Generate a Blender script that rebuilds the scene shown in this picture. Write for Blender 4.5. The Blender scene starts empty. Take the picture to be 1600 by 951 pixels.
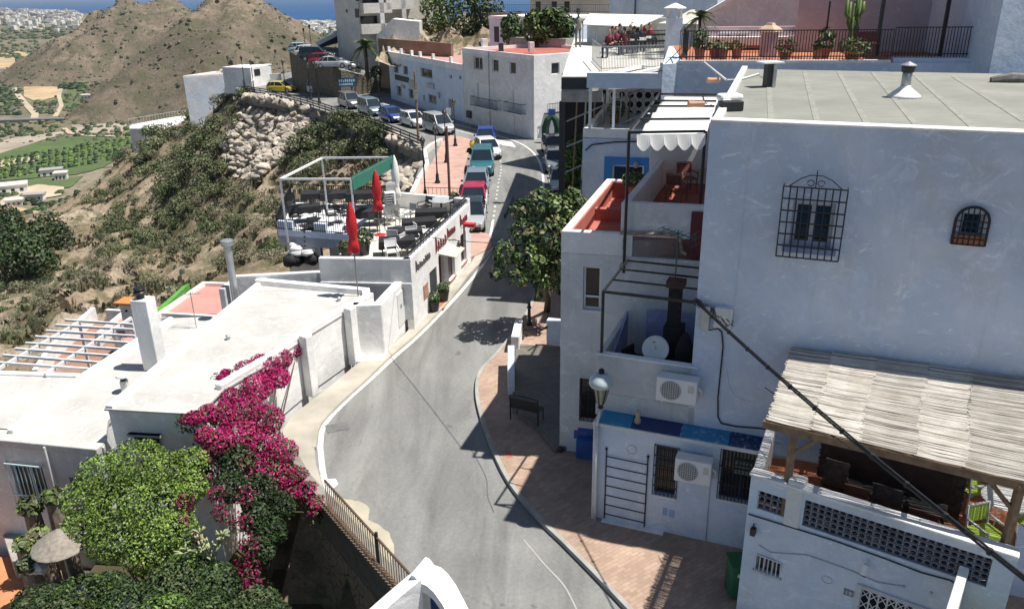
import bpy, bmesh, math, random
import numpy as np
from mathutils import Vector, Matrix, noise
from mathutils.geometry import tessellate_polygon
rnd = random.Random(7)
R = math.radians
scn = bpy.context.scene
COL = scn.collection
V = Vector
# ---------------------------------------------------------------- camera
H = 13.0; TH = R(21.7); FP = 1244.0; RO = R(0.92)
CAM = V((0, 0, H))
_R0 = V((1, 0, 0)); _U0 = V((0, math.sin(TH), math.cos(TH))); CF = V((0, math.cos(TH), -math.sin(TH)))
CR = _R0*math.cos(RO) - _U0*math.sin(RO); CU = _U0*math.cos(RO) + _R0*math.sin(RO)
def ray(px, py): return (CF*FP + CR*(px-800) - CU*(py-475.5)).normalized()
def P(px, py, z=0.0):
    d = ray(px, py); t = (z-H)/d.z
    return CAM + d*t
def PD(px, py, D):                       # point on the ray at ground distance Y = D
    d = ray(px, py); return CAM + d*(D/d.y)
def proj(p):
    q = V(p)-CAM; return 800+FP*q.dot(CR)/q.dot(CF), 475.5-FP*q.dot(CU)/q.dot(CF)
cd = bpy.data.cameras.new('camera'); cam = bpy.data.objects.new('camera', cd); COL.objects.link(cam)
cd.sensor_width = 36; cd.lens = FP/1600*36; cd.clip_end = 60000; cd.clip_start = .1
cam.matrix_world = Matrix(((CR.x, CU.x, -CF.x, 0), (CR.y, CU.y, -CF.y, 0), (CR.z, CU.z, -CF.z, H), (0, 0, 0, 1)))
scn.camera = cam
# ---------------------------------------------------------------- materials
MATS = {}
def s2l(c):
    return tuple((x/255/12.92 if x/255 <= .04045 else ((x/255+.055)/1.055)**2.4) for x in c)
class NT:
    def __init__(s, name):
        s.m = bpy.data.materials.new(name); s.m.use_nodes = True; s.t = s.m.node_tree; s.n = s.t.nodes
        s.b = s.n['Principled BSDF']; s.tc = s.n.new('ShaderNodeTexCoord'); s.L = s.t.links.new
        s.geo = s.n.new('ShaderNodeNewGeometry')
    def coord(s, sc=(1, 1, 1), world=False, rot=0):
        mp = s.n.new('ShaderNodeMapping'); mp.inputs['Scale'].default_value = sc; mp.inputs['Rotation'].default_value = (0, 0, rot)
        s.L(s.geo.outputs['Position'] if world else s.tc.outputs['Object'], mp.inputs[0]); return mp.outputs[0]
    def noise(s, co, scale, detail=4, rough=.6, dist=0):
        n = s.n.new('ShaderNodeTexNoise'); n.inputs['Scale'].default_value = scale; n.inputs['Detail'].default_value = detail
        n.inputs['Roughness'].default_value = rough; n.inputs['Distortion'].default_value = dist; s.L(co, n.inputs['Vector']); return n.outputs[0]
    def vor(s, co, scale, feat='F1', out=0):
        n = s.n.new('ShaderNodeTexVoronoi'); n.feature = feat; n.inputs['Scale'].default_value = scale; s.L(co, n.inputs['Vector']); return n.outputs[out]
    def ramp(s, fac, stops):
        r = s.n.new('ShaderNodeValToRGB'); e = r.color_ramp.elements
        while len(e) < len(stops): e.new(.5)
        for i, (p, c) in enumerate(stops):
            e[i].position = p; e[i].color = (*c, 1) if not isinstance(c, (int, float)) else (c, c, c, 1)
        s.L(fac, r.inputs[0]); return r.outputs[0]
    def mix(s, fac, a, b, mode='MIX'):
        m = s.n.new('ShaderNodeMix'); m.data_type = 'RGBA'; m.blend_type = mode
        for sock, v in ((m.inputs[0], fac), (m.inputs[6], a), (m.inputs[7], b)):
            if isinstance(v, (int, float)): sock.default_value = v
            elif isinstance(v, tuple): sock.default_value = (*v, 1)
            else: s.L(v, sock)
        return m.outputs[2]
    def bump(s, h, strength=.3, dist=.02):
        b = s.n.new('ShaderNodeBump'); b.inputs['Strength'].default_value = strength; b.inputs['Distance'].default_value = dist
        s.L(h, b.inputs['Height']); s.L(b.outputs[0], s.b.inputs['Normal'])
    def col(s, c):
        if isinstance(c, tuple): s.b.inputs['Base Color'].default_value = (*c, 1)
        else: s.L(c, s.b.inputs['Base Color'])
    def rough(s, r): s.b.inputs['Roughness'].default_value = r
def plain(name, c, rough=.6, var=.12, sc=3, metal=0, bump=0, spec=None, coat=0):
    if name in MATS: return MATS[name]
    t = NT(name); co = t.coord()
    n = t.noise(co, sc, 4)
    d = tuple(x*(1-var) for x in c); l = tuple(min(1, x*(1+var)) for x in c)
    t.col(t.ramp(n, [(.3, d), (.7, l)])); t.rough(rough); t.b.inputs['Metallic'].default_value = metal
    if bump: t.bump(t.noise(co, sc*8, 3), bump, .01)
    if spec is not None: t.b.inputs['Specular IOR Level'].default_value = spec
    if coat: t.b.inputs['Coat Weight'].default_value = coat; t.b.inputs['Coat Roughness'].default_value = .05
    MATS[name] = t.m; return t.m
def plaster(name, c, dirt=(.3, .27, .23), dirt_amt=.35, blue=0, streak=.25):
    t = NT(name); co = t.coord()
    base = t.mix(t.ramp(t.noise(co, .55, 5, .65, .6), [(.35, 0.), (.65, 1.)]), tuple(x*.80 for x in c), c)
    # old coats of limewash: blotches of slightly different white, brush scuffs
    base = t.mix(t.ramp(t.noise(co, 1.7, 8, .75, 1.2), [(.52, 0.), (.6, .55)]), base, tuple(min(1, x*1.12) for x in c))
    if blue: base = t.mix(t.ramp(t.noise(co, .4, 4, .6, .8), [(.4, 0.), (.62, blue)]), base, (c[0]*.62, c[1]*.8, c[2]*1.0))
    st = t.noise(t.coord((3, 3, .25)), 1.6, 6, .7)
    base = t.mix(t.ramp(st, [(.56, 0.), (.75, streak)]), base, dirt)
    base = t.mix(t.ramp(t.noise(t.coord((1, 1, 2.2)), .9, 9, .8, 2.5), [(.585, 0.), (.61, .6)]), base, tuple(min(1, x*1.3) for x in c))
    sp = t.noise(co, 6, 8, .8); base = t.mix(t.ramp(sp, [(.66, 0.), (.72, dirt_amt)]), base, dirt)
    t.col(base); t.rough(.85); t.b.inputs['Specular IOR Level'].default_value = .25
    t.bump(t.noise(co, 2.6, 9, .62), .55, .05)
    MATS[name] = t.m; return t.m
# ---------------------------------------------------------------- mesh builder
class MB:
    def __init__(s): s.v = []; s.f = []; s.mi = []; s.cur = 0; s.xf = None
    def add(s, vs, fs):
        o = len(s.v)
        if s.xf is not None: vs = [s.xf @ V(v) for v in vs]
        s.v += [tuple(v) for v in vs]; s.f += [tuple(i+o for i in f) for f in fs]; s.mi += [s.cur]*len(fs); return s
    def hexa(s, p):                       # 8 points: bottom ring 4, top ring 4
        return s.add(p, [(3, 2, 1, 0), (4, 5, 6, 7), (0, 1, 5, 4), (1, 2, 6, 5), (2, 3, 7, 6), (3, 0, 4, 7)])
    def box(s, c, d, rz=0):
        cx, cy, cz = c; x, y, z = d[0]/2, d[1]/2, d[2]/2; ca, sa = math.cos(rz), math.sin(rz)
        p = [(cx+a*x*ca-b*y*sa, cy+a*x*sa+b*y*ca, cz+k*z) for k in (-1, 1) for a, b in ((-1, -1), (1, -1), (1, 1), (-1, 1))]
        return s.hexa(p)
    def boxf(s, fr, a0, a1, z0, z1, b0, b1):
        return s.hexa([fr.pt(a, z, b) for z in (z0, z1) for a, b in ((a0, b0), (a1, b0), (a1, b1), (a0, b1))])
    def bar(s, p, q, w, h=None, up=V((0, 0, 1))):
        p = V(p); q = V(q); h = h or w; d = (q-p).normalized()
        if abs(d.dot(up)) > .99: up = V((1, 0, 0))
        a = d.cross(up).normalized()*(w/2); b = a.cross(d).normalized()*(h/2)
        return s.hexa([p-a-b, p+a-b, q+a-b, q-a-b, p-a+b, p+a+b, q+a+b, q-a+b])
    def tube(s, pts, r, n=8, cap=True):
        pts = [V(p) for p in pts]; rs = r if isinstance(r, (list, tuple)) else [r]*len(pts)
        vs = []; fs = []; up = V((0, 0, 1))
        prev = None
        for i, p in enumerate(pts):
            d = (pts[min(i+1, len(pts)-1)]-pts[max(i-1, 0)]).normalized()
            if prev is None:
                a = d.cross(up if abs(d.z) < .95 else V((1, 0, 0))).normalized()
            else: a = (prev - d*prev.dot(d)).normalized()
            prev = a; b = d.cross(a)
            for k in range(n):
                t = 2*math.pi*k/n; vs.append(p+(a*math.cos(t)+b*math.sin(t))*rs[i])
        for i in range(len(pts)-1):
            for k in range(n): fs.append((i*n+k, i*n+(k+1) % n, (i+1)*n+(k+1) % n, (i+1)*n+k))
        if cap: fs.append(tuple(range(n-1, -1, -1))); fs.append(tuple((len(pts)-1)*n+k for k in range(n)))
        return s.add(vs, fs)
    def lathe(s, c, prof, n=16, ax=V((0, 0, 1))):
        c = V(c); a = ax.cross(V((1, 0, 0)) if abs(ax.x) < .9 else V((0, 1, 0))).normalized(); b = ax.cross(a)
        vs = [c+ax*z+(a*math.cos(2*math.pi*k/n)+b*math.sin(2*math.pi*k/n))*max(r, 1e-4) for r, z in prof for k in range(n)]
        fs = [(i*n+k, i*n+(k+1) % n, (i+1)*n+(k+1) % n, (i+1)*n+k) for i in range(len(prof)-1) for k in range(n)]
        fs += [tuple(range(n-1, -1, -1)), tuple((len(prof)-1)*n+k for k in range(n))]
        return s.add(vs, fs)
    def ell(s, c, r, n=10, m=7, jit=0, rg=rnd):
        vs = []; fs = []; c = V(c); off = V((rg.random()*50, 0, 0))
        for i in range(m+1):
            t = math.pi*i/m
            for k in range(n):
                d = V((math.sin(t)*math.cos(2*math.pi*k/n), math.sin(t)*math.sin(2*math.pi*k/n), math.cos(t)))
                q = 1+jit*noise.noise(d*1.6+off)
                vs.append(c+V((d.x*r[0], d.y*r[1], d.z*r[2]))*q)
        for i in range(m):
            for k in range(n): fs.append((i*n+k, (i+1)*n+k, (i+1)*n+(k+1) % n, i*n+(k+1) % n))
        return s.add(vs, fs)
    def prism(s, poly, z0, z1, top=True, bot=False):
        n = len(poly); q = [V((p[0], p[1], 0)) for p in poly]
        z1s = z1 if isinstance(z1, (list, tuple)) else [z1]*n
        z0s = z0 if isinstance(z0, (list, tuple)) else [z0]*n
        vs = [(p.x, p.y, z0s[i]) for i, p in enumerate(q)]+[(p.x, p.y, z1s[i]) for i, p in enumerate(q)]
        fs = [(i, (i+1) % n, n+(i+1) % n, n+i) for i in range(n)]
        if top: fs += [tuple(n+i for i in t) for t in tessellate_polygon([q])]
        if bot: fs += [tuple(t) for t in tessellate_polygon([q])]
        return s.add(vs, fs)
    def sheet(s, pts):                     # flat polygon in 3-D
        q = [V(p) for p in pts]
        return s.add(q, [tuple(t) for t in tessellate_polygon([[V((p.x, p.y, 0)) for p in q]])])
    def ring(s, poly, z0, z1, th):
        q = inset(poly, th); n = len(poly)
        for i in range(n):
            j = (i+1) % n
            s.hexa([(poly[i][0], poly[i][1], z0), (poly[j][0], poly[j][1], z0), (q[j][0], q[j][1], z0), (q[i][0], q[i][1], z0),
                    (poly[i][0], poly[i][1], z1), (poly[j][0], poly[j][1], z1), (q[j][0], q[j][1], z1), (q[i][0], q[i][1], z1)])
        return s
    def wall(s, pts, th, z0, z1, side=0):  # free wall following a polyline, mitred
        pts = [V((p[0], p[1], 0)) for p in pts]; n = len(pts); L = []; Rr = []
        for i in range(n):
            d0 = (pts[i]-pts[max(i-1, 0)]); d1 = (pts[min(i+1, n-1)]-pts[i])
            d0 = d0.normalized() if d0.length else d1.normalized(); d1 = d1.normalized() if d1.length else d0
            m = V((-(d0.y+d1.y), d0.x+d1.x, 0)).normalized(); k = 1/max(.4, m.dot(V((-d0.y, d0.x, 0))))
            L.append(pts[i]+m*k*th*(.5+side/2)); Rr.append(pts[i]-m*k*th*(.5-side/2))
        z1s = z1 if isinstance(z1, (list, tuple)) else [z1]*n; z0s = z0 if isinstance(z0, (list, tuple)) else [z0]*n
        vs = []
        for i in range(n): vs += [(L[i].x, L[i].y, z0s[i]), (Rr[i].x, Rr[i].y, z0s[i]), (Rr[i].x, Rr[i].y, z1s[i]), (L[i].x, L[i].y, z1s[i])]
        fs = [(0, 1, 2, 3), tuple(4*(n-1)+k for k in (3, 2, 1, 0))]
        for i in range(n-1):
            for k in range(4): fs.append((4*i+k, 4*i+(k+1) % 4, 4*i+4+(k+1) % 4, 4*i+4+k))
        return s.add(vs, fs)
    def skin(s, fr, a0, a1, z0, z1, holes, th=.18):
        A = sorted({a0, a1, *[h[0] for h in holes], *[h[1] for h in holes]}); Z = sorted({z0, z1, *[h[2] for h in holes], *[h[3] for h in holes]})
        A = [a for a in A if a0 <= a <= a1]; Z = [z for z in Z if z0 <= z <= z1]
        for i in range(len(A)-1):
            for j in range(len(Z)-1):
                ca, cz = (A[i]+A[i+1])/2, (Z[j]+Z[j+1])/2
                if any(h[0] < ca < h[1] and h[2] < cz < h[3] for h in holes): continue
                s.add([fr.pt(A[i], Z[j]), fr.pt(A[i+1], Z[j]), fr.pt(A[i+1], Z[j+1]), fr.pt(A[i], Z[j+1])], [(0, 1, 2, 3)])
        for h in holes:
            c = [(h[0], h[2]), (h[1], h[2]), (h[1], h[3]), (h[0], h[3])]
            for k in range(4):
                a, b = c[k], c[(k+1) % 4]
                s.add([fr.pt(a[0], a[1]), fr.pt(b[0], b[1]), fr.pt(b[0], b[1], -th), fr.pt(a[0], a[1], -th)], [(0, 1, 2, 3)])
        c = [(a0, z0), (a1, z0), (a1, z1), (a0, z1)]
        for k in range(4):
            a, b = c[k], c[(k+1) % 4]
            s.add([fr.pt(a[0], a[1]), fr.pt(a[0], a[1], -th), fr.pt(b[0], b[1], -th), fr.pt(b[0], b[1])], [(0, 1, 2, 3)])
        return s
    def build(s, name, mats, origin=(0, 0, 0), parent=None, smooth=False, recalc=True, bevel=0, merge=True):
        me = bpy.data.meshes.new(name); o = V(origin)
        me.from_pydata([(v[0]-o.x, v[1]-o.y, v[2]-o.z) for v in s.v], [], s.f)
        for m in (mats if isinstance(mats, (list, tuple)) else [mats]): me.materials.append(m)
        if len(set(s.mi)) > 1: me.polygons.foreach_set('material_index', s.mi)
        if recalc:
            bm = bmesh.new(); bm.from_mesh(me)
            if merge: bmesh.ops.remove_doubles(bm, verts=bm.verts, dist=1e-5)
            bmesh.ops.recalc_face_normals(bm, faces=bm.faces)
            bm.to_mesh(me); bm.free()
        if smooth: me.polygons.foreach_set('use_smooth', [True]*len(me.polygons))
        me.update()
        ob = bpy.data.objects.new(name, me); COL.objects.link(ob)
        if parent is not None: ob.parent = parent
        else: ob.location = o
        if bevel:
            b = ob.modifiers.new('bevel', 'BEVEL'); b.width = bevel; b.segments = 2; b.limit_method = 'ANGLE'; b.angle_limit = R(35)
        return ob
def inset(poly, th):
    n = len(poly); q = [V((p[0], p[1])) for p in poly]
    area = sum(q[i].x*q[(i+1) % n].y-q[(i+1) % n].x*q[i].y for i in range(n)); sg = 1 if area > 0 else -1
    out = []
    for i in range(n):
        d0 = (q[i]-q[i-1]).normalized(); d1 = (q[(i+1) % n]-q[i]).normalized()
        n0 = V((-d0.y, d0.x))*sg; n1 = V((-d1.y, d1.x))*sg; m = (n0+n1).normalized()
        out.append(q[i]+m*th/max(.35, m.dot(n0)))
    return [(p.x, p.y) for p in out]
class Fr:                                  # vertical plane: a along u, z up, b outwards
    def __init__(s, p, q, flip=False):
        p = V((p[0], p[1], 0)); q = V((q[0], q[1], 0)); s.o = p; s.u = (q-p).normalized(); s.len = (q-p).length
        n = V((s.u.y, -s.u.x, 0))
        if n.dot(V((0, 0, 0))-p) < 0: n = -n
        s.n = -n if flip else n
    def pt(s, a, z, b=0): return s.o+s.u*a+s.n*b+V((0, 0, z))
    def px(s, x, y, b=0):
        d = ray(x, y); o = s.o+s.n*b; t = (o-CAM).dot(s.n)/d.dot(s.n); q = CAM+d*t; return (q-s.o).dot(s.u), q.z
    def rect(s, x0, y0, x1, y1, b=0):
        xm, ym = (x0+x1)/2, (y0+y1)/2
        return s.px(x0, ym, b)[0], s.px(x1, ym, b)[0], s.px(xm, y1, b)[1], s.px(xm, y0, b)[1]
def tag(o, label=None, cat=None, group=None, kind=None):
    if label: o['label'] = label
    if cat: o['category'] = cat
    if group: o['group'] = group
    if kind: o['kind'] = kind
    return o
class Thing:
    def __init__(s, name, label, cat, base=(0, 0, 0), group=None, rz=0):
        s.o = bpy.data.objects.new(name, None); COL.objects.link(s.o); s.o.location = base; s.base = V(base); s.o.empty_display_size = .2
        s.o.rotation_euler = (0, 0, rz); tag(s.o, label, cat, group)
    def part(s, name, mb, mat, parent=None, label=None, **k):
        ob = mb.build(name, mat, s.base, parent or s.o, **k)
        if label: ob['label'] = label
        return ob
def single(name, mb, mat, label, cat, base, group=None, **k):
    return tag(mb.build(name, mat, base, **k), label, cat, group)
def struct(name, mb, mat, **k): return tag(mb.build(name, mat, **k), kind='structure')
def dup(root, loc, rz=None, label=None, scale=None, name=None):
    r = root.copy(); COL.objects.link(r); r.location = loc
    if rz is not None: r.rotation_euler = (0, 0, rz)
    if scale is not None: r.scale = (scale,)*3 if isinstance(scale, (int, float)) else scale
    if label: r['label'] = label
    for ch in list(root.children):
        c = ch.copy(); COL.objects.link(c); c.parent = r
        for g in list(ch.children):
            d = g.copy(); COL.objects.link(d); d.parent = c
    return r
def pxs(lst, z=0): return [P(x, y, z) for x, y in lst]
# window in a skin hole: frame + pane (+ grille)
def window(T, fr, a0, a1, z0, z1, fm, gm, dep=.12, fw=.06, mull=1, rows=1, grille=None, gout=.06, gn=(5, 4), sill=None, name='window', label=None, gover=0):
    mb = MB()
    for (x0, x1, y0, y1) in ((a0+.005, a0+fw, z0+.005, z1-.005), (a1-fw, a1-.005, z0+.005, z1-.005), (a0+fw, a1-fw, z0+.005, z0+fw), (a0+fw, a1-fw, z1-fw, z1-.005)):
        mb.boxf(fr, x0, x1, y0, y1, -dep-.05, -dep)
    for i in range(1, mull):
        a = a0+(a1-a0)*i/mull; mb.boxf(fr, a-fw*.5, a+fw*.5, z0+fw, z1-fw, -dep-.05, -dep)
    for i in range(1, rows):
        z = z0+(z1-z0)*i/rows; mb.boxf(fr, a0+fw, a1-fw, z-fw*.4, z+fw*.4, -dep-.045, -dep-.005)
    w = T.part(name, mb, fm, label=label)
    g = MB(); g.boxf(fr, a0+.01, a1-.01, z0+.01, z1-.01, -dep-.035, -dep-.02); T.part('pane', g, gm, w)
    if grille:
        gr = MB(); o = gover
        for i in range(gn[0]+1):
            a = a0-o+(a1-a0+2*o)*i/gn[0]; gr.bar(fr.pt(a, z0-o, gout), fr.pt(a, z1+o, gout), .018)
        for i in range(gn[1]+1):
            z = z0-o+(z1-z0+2*o)*i/gn[1]; gr.bar(fr.pt(a0-o, z, gout), fr.pt(a1+o, z, gout), .022)
        if gout > .02:
            for a in (a0-o, a1+o):
                for z in (z0-o, z1+o): gr.bar(fr.pt(a, z, gout), fr.pt(a, z, -.02), .018)
        T.part('grille', gr, grille, w)
    if sill:
        sm = MB(); sm.boxf(fr, a0-.04, a1+.04, z0-.06, z0-.003, -dep, .05); T.part('sill', sm, sill, w)
    return w
# ---------------------------------------------------------------- light
w = bpy.data.worlds.new('World'); scn.world = w; w.use_nodes = True
SUN_EL, SUN_TO = 66.2, V((1.0, -.10, 0)).normalized()          # horizontal direction towards the sun
sky = w.node_tree.nodes.new('ShaderNodeTexSky'); sky.sky_type = 'NISHITA'; sky.sun_disc = False
sky.sun_elevation = R(SUN_EL); sky.sun_rotation = math.atan2(SUN_TO.x, SUN_TO.y); sky.dust_density = .6; sky.ozone_density = 1.2
bg = w.node_tree.nodes['Background']; bg.inputs[1].default_value = .057
w.node_tree.links.new(sky.outputs[0], bg.inputs[0])
sd = bpy.data.lights.new('sun', 'SUN'); sd.energy = 5.0; sd.angle = R(.53); sd.color = (1, .955, .89)
so = bpy.data.objects.new('sun', sd); COL.objects.link(so)
sdir = (SUN_TO*math.cos(R(SUN_EL))+V((0, 0, math.sin(R(SUN_EL)))))
so.rotation_euler = sdir.to_track_quat('Z', 'Y').to_euler(); so.location = (30, 10, 60)
scn.view_settings.view_transform = 'Standard'; scn.view_settings.look = 'None'; scn.view_settings.exposure = .42; scn.view_settings.gamma = 1
# ---------------------------------------------------------------- common materials
WHITE = plaster('white_limewash', (.88, .87, .85), dirt=(.6, .58, .54), dirt_amt=.2, streak=.12)
WHITE2 = plaster('worn_limewash', (.74, .74, .73), dirt=(.33, .31, .28), dirt_amt=.4, streak=.35)
BLUEW = plaster('bluish_limewash', (.70, .75, .82), blue=.4, dirt=(.4, .4, .4), streak=.12)
BIGW = plaster('big_wall_limewash', (.68, .72, .80), blue=.45, dirt=(.45, .42, .4), streak=.25, dirt_amt=.35)
GREYW = plaster('weathered_grey_render', (.62, .63, .63), dirt=(.30, .30, .28), dirt_amt=.5, streak=.4)
ROOFW = plaster('white_roof_coat', (.54, .53, .50), dirt=(.42, .37, .30), dirt_amt=.4, streak=.12)
PINKW = plaster('pink_render', (.62, .47, .50), dirt=(.5, .45, .45), streak=.15)
CREAM = plaster('cream_render', (.72, .68, .62), dirt=(.4, .36, .32), streak=.2)
CONC = plain('concrete', (.33, .32, .29), .9, .25, 2.5, bump=.3)
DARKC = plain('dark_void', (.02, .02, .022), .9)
BLACK = plain('black_iron', (.015, .015, .017), .45, .3)
BLACKC = plain('black_cloth', (.014, .014, .017), .8, .3)
GLASS = plain('dark_glass', (.02, .025, .03), .08, .3, 1.5)
WHITEP = plain('white_paint', (.78, .78, .77), .45, .05)
GREYM = plain('galvanised_metal', (.42, .44, .45), .4, .15, metal=.6)
WOOD = plain('weathered_wood', (.23, .15, .09), .75, .35, 6, bump=.3)
DKRED = plain('dark_red_wood', (.12, .02, .025), .5, .2)
TERRA = plain('terracotta', (.42, .15, .07), .8, .25, 3, bump=.2)
REDFL = plain('red_roof_paint', (.40, .12, .09), .8, .22, 1.2, bump=.3)
PINKFL = plain('pink_terrace_paint', (.52, .25, .21), .85, .14, .8, bump=.2)
BLUEP = plain('blue_paint', (.03, .10, .34), .6, .2)
RED = plain('red_fabric', (.50, .012, .02), .75, .15)
PLASTIC = plain('white_plastic', (.74, .74, .73), .4, .04)
BLUEF = plain('blue_window_surround', (.05, .24, .60), .6, .12)
POTB = plain('black_pot', (.025, .027, .03), .5, .2)
SKIN = plain('skin', (.42, .24, .16), .55, .06)
def leafmat(name, c, tr=.25):
    t = NT(name); co = t.coord(); oi = t.n.new('ShaderNodeObjectInfo')
    n = t.mix(t.ramp(t.noise(co, 1.3, 3), [(.35, 0.), (.65, 1.)]), tuple(x*.65 for x in c), tuple(min(1, x*1.4) for x in c))
    h = t.n.new('ShaderNodeHueSaturation'); t.L(n, h.inputs['Color'])
    mr = t.n.new('ShaderNodeMapRange'); t.L(oi.outputs['Random'], mr.inputs[0]); mr.inputs[3].default_value = .7; mr.inputs[4].default_value = 1.35
    t.L(mr.outputs[0], h.inputs['Value'])
    t.col(h.outputs[0]); t.rough(.55); t.b.inputs['Subsurface Weight'].default_value = 0
    t.b.inputs['Specular IOR Level'].default_value = .35
    MATS[name] = t.m; return t.m
G_DARK = leafmat('leaf_dark', (.022, .045, .014)); G_MID = leafmat('leaf_mid', (.055, .095, .024)); G_LIGHT = leafmat('leaf_light', (.13, .19, .045))
G_OLIVE = leafmat('leaf_olive', (.085, .095, .045)); G_DRY = leafmat('leaf_dry', (.16, .12, .075)); G_GREY = leafmat('leaf_grey', (.12, .125, .08))
G_FRESH = leafmat('leaf_fresh', (.21, .31, .05)); G_FRESHD = leafmat('leaf_fresh_dark', (.11, .19, .03))
MAG = leafmat('magenta_bract', (.27, .004, .075)); MAG2 = leafmat('magenta_bract_dark', (.15, .003, .04)); MAG3 = leafmat('magenta_bract_bright', (.36, .008, .12))
FLW = plain('white_petal', (.8, .8, .75), .6); BARK = plain('bark', (.11, .08, .06), .9, .3, 8, bump=.5)
def asphalt():
    t = NT('asphalt'); co = t.coord(world=True)
    n1 = t.noise(co, .16, 5, .6, 1.0); n2 = t.noise(co, 60, 3, .8); n3 = t.noise(t.coord((.35, .06, 1), True, R(12)), 2.2, 5, .65, .6)
    c = t.ramp(n1, [(.25, (.20, .20, .195)), (.5, (.24, .24, .23)), (.75, (.29, .288, .27))])
    c = t.mix(.75, c, t.ramp(n3, [(.34, .55), (.5, .86), (.66, 1.12)]), 'MULTIPLY')
    c = t.mix(.6, c, t.ramp(n2, [(.3, .62), (.7, 1.3)]), 'MULTIPLY')
    c = t.mix(.5, c, t.ramp(t.noise(co, 9, 6, .8), [(.35, .72), (.65, 1.22)]), 'MULTIPLY')
    # patches and cracks
    cr = t.vor(t.coord((1, 1, 1), True), .22, 'DISTANCE_TO_EDGE')
    wob = t.noise(co, 1.2, 4)
    m = t.n.new('ShaderNodeMath'); m.operation = 'MULTIPLY_ADD'; t.L(wob, m.inputs[0]); m.inputs[1].default_value = .05; t.L(cr, m.inputs[2])
    c = t.mix(t.ramp(m.outputs[0], [(.021, .28), (.025, 0.)]), c, (.09, .09, .09))
    c = t.mix(t.ramp(t.noise(co, 2.3, 6, .7), [(.64, 0.), (.70, .45)]), c, (.30, .29, .26))
    c = t.mix(t.ramp(t.noise(co, 1.1, 3, .5), [(.70, 0.), (.73, .6)]), c, (.10, .10, .10))
    t.col(c); t.rough(.88); t.b.inputs['Specular IOR Level'].default_value = .3; t.bump(n2, .3, .006); return t.m
ASPH = asphalt()
def pavers(name, c1, c2, mort, bw=.22, bh=.11, rot=0, dirt=.3):
    t = NT(name); co = t.coord(world=True, rot=rot)
    b = t.n.new('ShaderNodeTexBrick'); b.inputs['Scale'].default_value = 1; b.inputs['Brick Width'].default_value = bw; b.inputs['Row Height'].default_value = bh
    b.inputs['Mortar Size'].default_value = .008; b.inputs['Bias'].default_value = 0
    b.inputs['Color1'].default_value = (*c1, 1); b.inputs['Color2'].default_value = (*c2, 1); b.inputs['Mortar'].default_value = (*mort, 1); t.L(co, b.inputs[0])
    c = t.mix(.6, b.outputs[0], t.ramp(t.noise(t.coord(world=True), .9, 6, .7), [(.3, .6), (.7, 1.2)]), 'MULTIPLY')
    c = t.mix(t.ramp(t.noise(t.coord(world=True), 4, 5, .7), [(.6, 0.), (.75, dirt)]), c, (.22, .2, .18))
    t.col(c); t.rough(.85); t.bump(b.outputs[1], .25, .01).__class__; return t.m
PAVE = pavers('pink_pavers', (.45, .32, .235), (.36, .235, .175), (.30, .24, .19), rot=R(-35))
PAVE2 = pavers('pink_slabs', (.52, .33, .27), (.48, .30, .24), (.42, .3, .25), .4, .4, R(10), .15)
PLAZA = pavers('grey_cobbles', (.20, .18, .15), (.15, .14, .12), (.10, .10, .09), .16, .1, R(20), .3)
PCONC = plain('pavement_concrete', (.40, .37, .31), .9, .22, .7, bump=.2)
KERB = plain('kerb_stone', (.34, .33, .30), .85, .15, 2)
def linemat():
    t = NT('worn_road_paint'); co = t.coord(world=True)
    t.col(t.mix(t.ramp(t.noise(co, 5, 6, .8), [(.5, 0.), (.64, .85)]), (.70, .69, .66), (.26, .26, .25))); t.rough(.8); return t.m
LINE = linemat()
# ---------------------------------------------------------------- road platform (z=0) and pavements
PLAT = [(700, 1300), (648, 955), (607, 905), (520, 802), (470, 748), (444, 700), (440, 672), (458, 649), (501, 617), (559, 569), (602, 551), (628, 528), (668, 485),
        (700, 450), (735, 415), (722, 330), (640, 306), (652, 270), (664, 240), (655, 232), (600, 209), (540, 189), (480, 169), (430, 156), (380, 148), (368, 138), (380, 128)]
PLATW = [P(x, y) for x, y in PLAT] + [V((-36, 150, 0)), V((60, 175, 0)), V((120, 150, 0)), V((90, 0, 0))]
mb = MB(); mb.prism([(p.x, p.y) for p in PLATW], -1.2, 0)
struct('road', mb, ASPH)
def slab(name, pl, z, mat, z0=-.05, kw=0):
    mb = MB(); q = [(p.x, p.y) for p in [P(x, y, z) for x, y in pl]]; mb.prism(q, z0, z); return struct(name, mb, mat)
LKERB = [(607, 903), (560, 838), (520, 785), (505, 762), (494, 725), (491, 698), (499, 662), (530, 628), (570, 592), (610, 554), (650, 520), (700, 469), (735, 424), (757, 403), (768, 388)]
slab('pavement', LKERB+[(742, 400), (735, 413), (700, 448), (668, 483), (628, 526), (602, 549), (559, 567), (501, 615), (458, 647), (441, 672), (446, 700), (470, 745), (520, 800)], .10, PCONC)
slab('pavement', [(735, 402), (742, 399), (768, 386), (765, 366), (748, 362), (735, 362)], .12, PAVE2)
slab('pavement', [(640, 318), (724, 318), (722, 300), (726, 262), (733, 236), (736, 218), (722, 214), (704, 211), (690, 224), (667, 270)], .12, PAVE2)
RK = [(1040, 1010), (985, 950), (930, 893), (880, 843), (850, 814), (800, 756), (771, 700), (750, 640), (745, 603), (752, 577), (775, 552), (800, 522), (818, 496), (833, 468), (845, 430), (852, 392), (858, 345), (862, 330)]
slab('pavement', RK+[(1000, 330), (1300, 560), (2300, 1010)], .12, PAVE)
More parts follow.
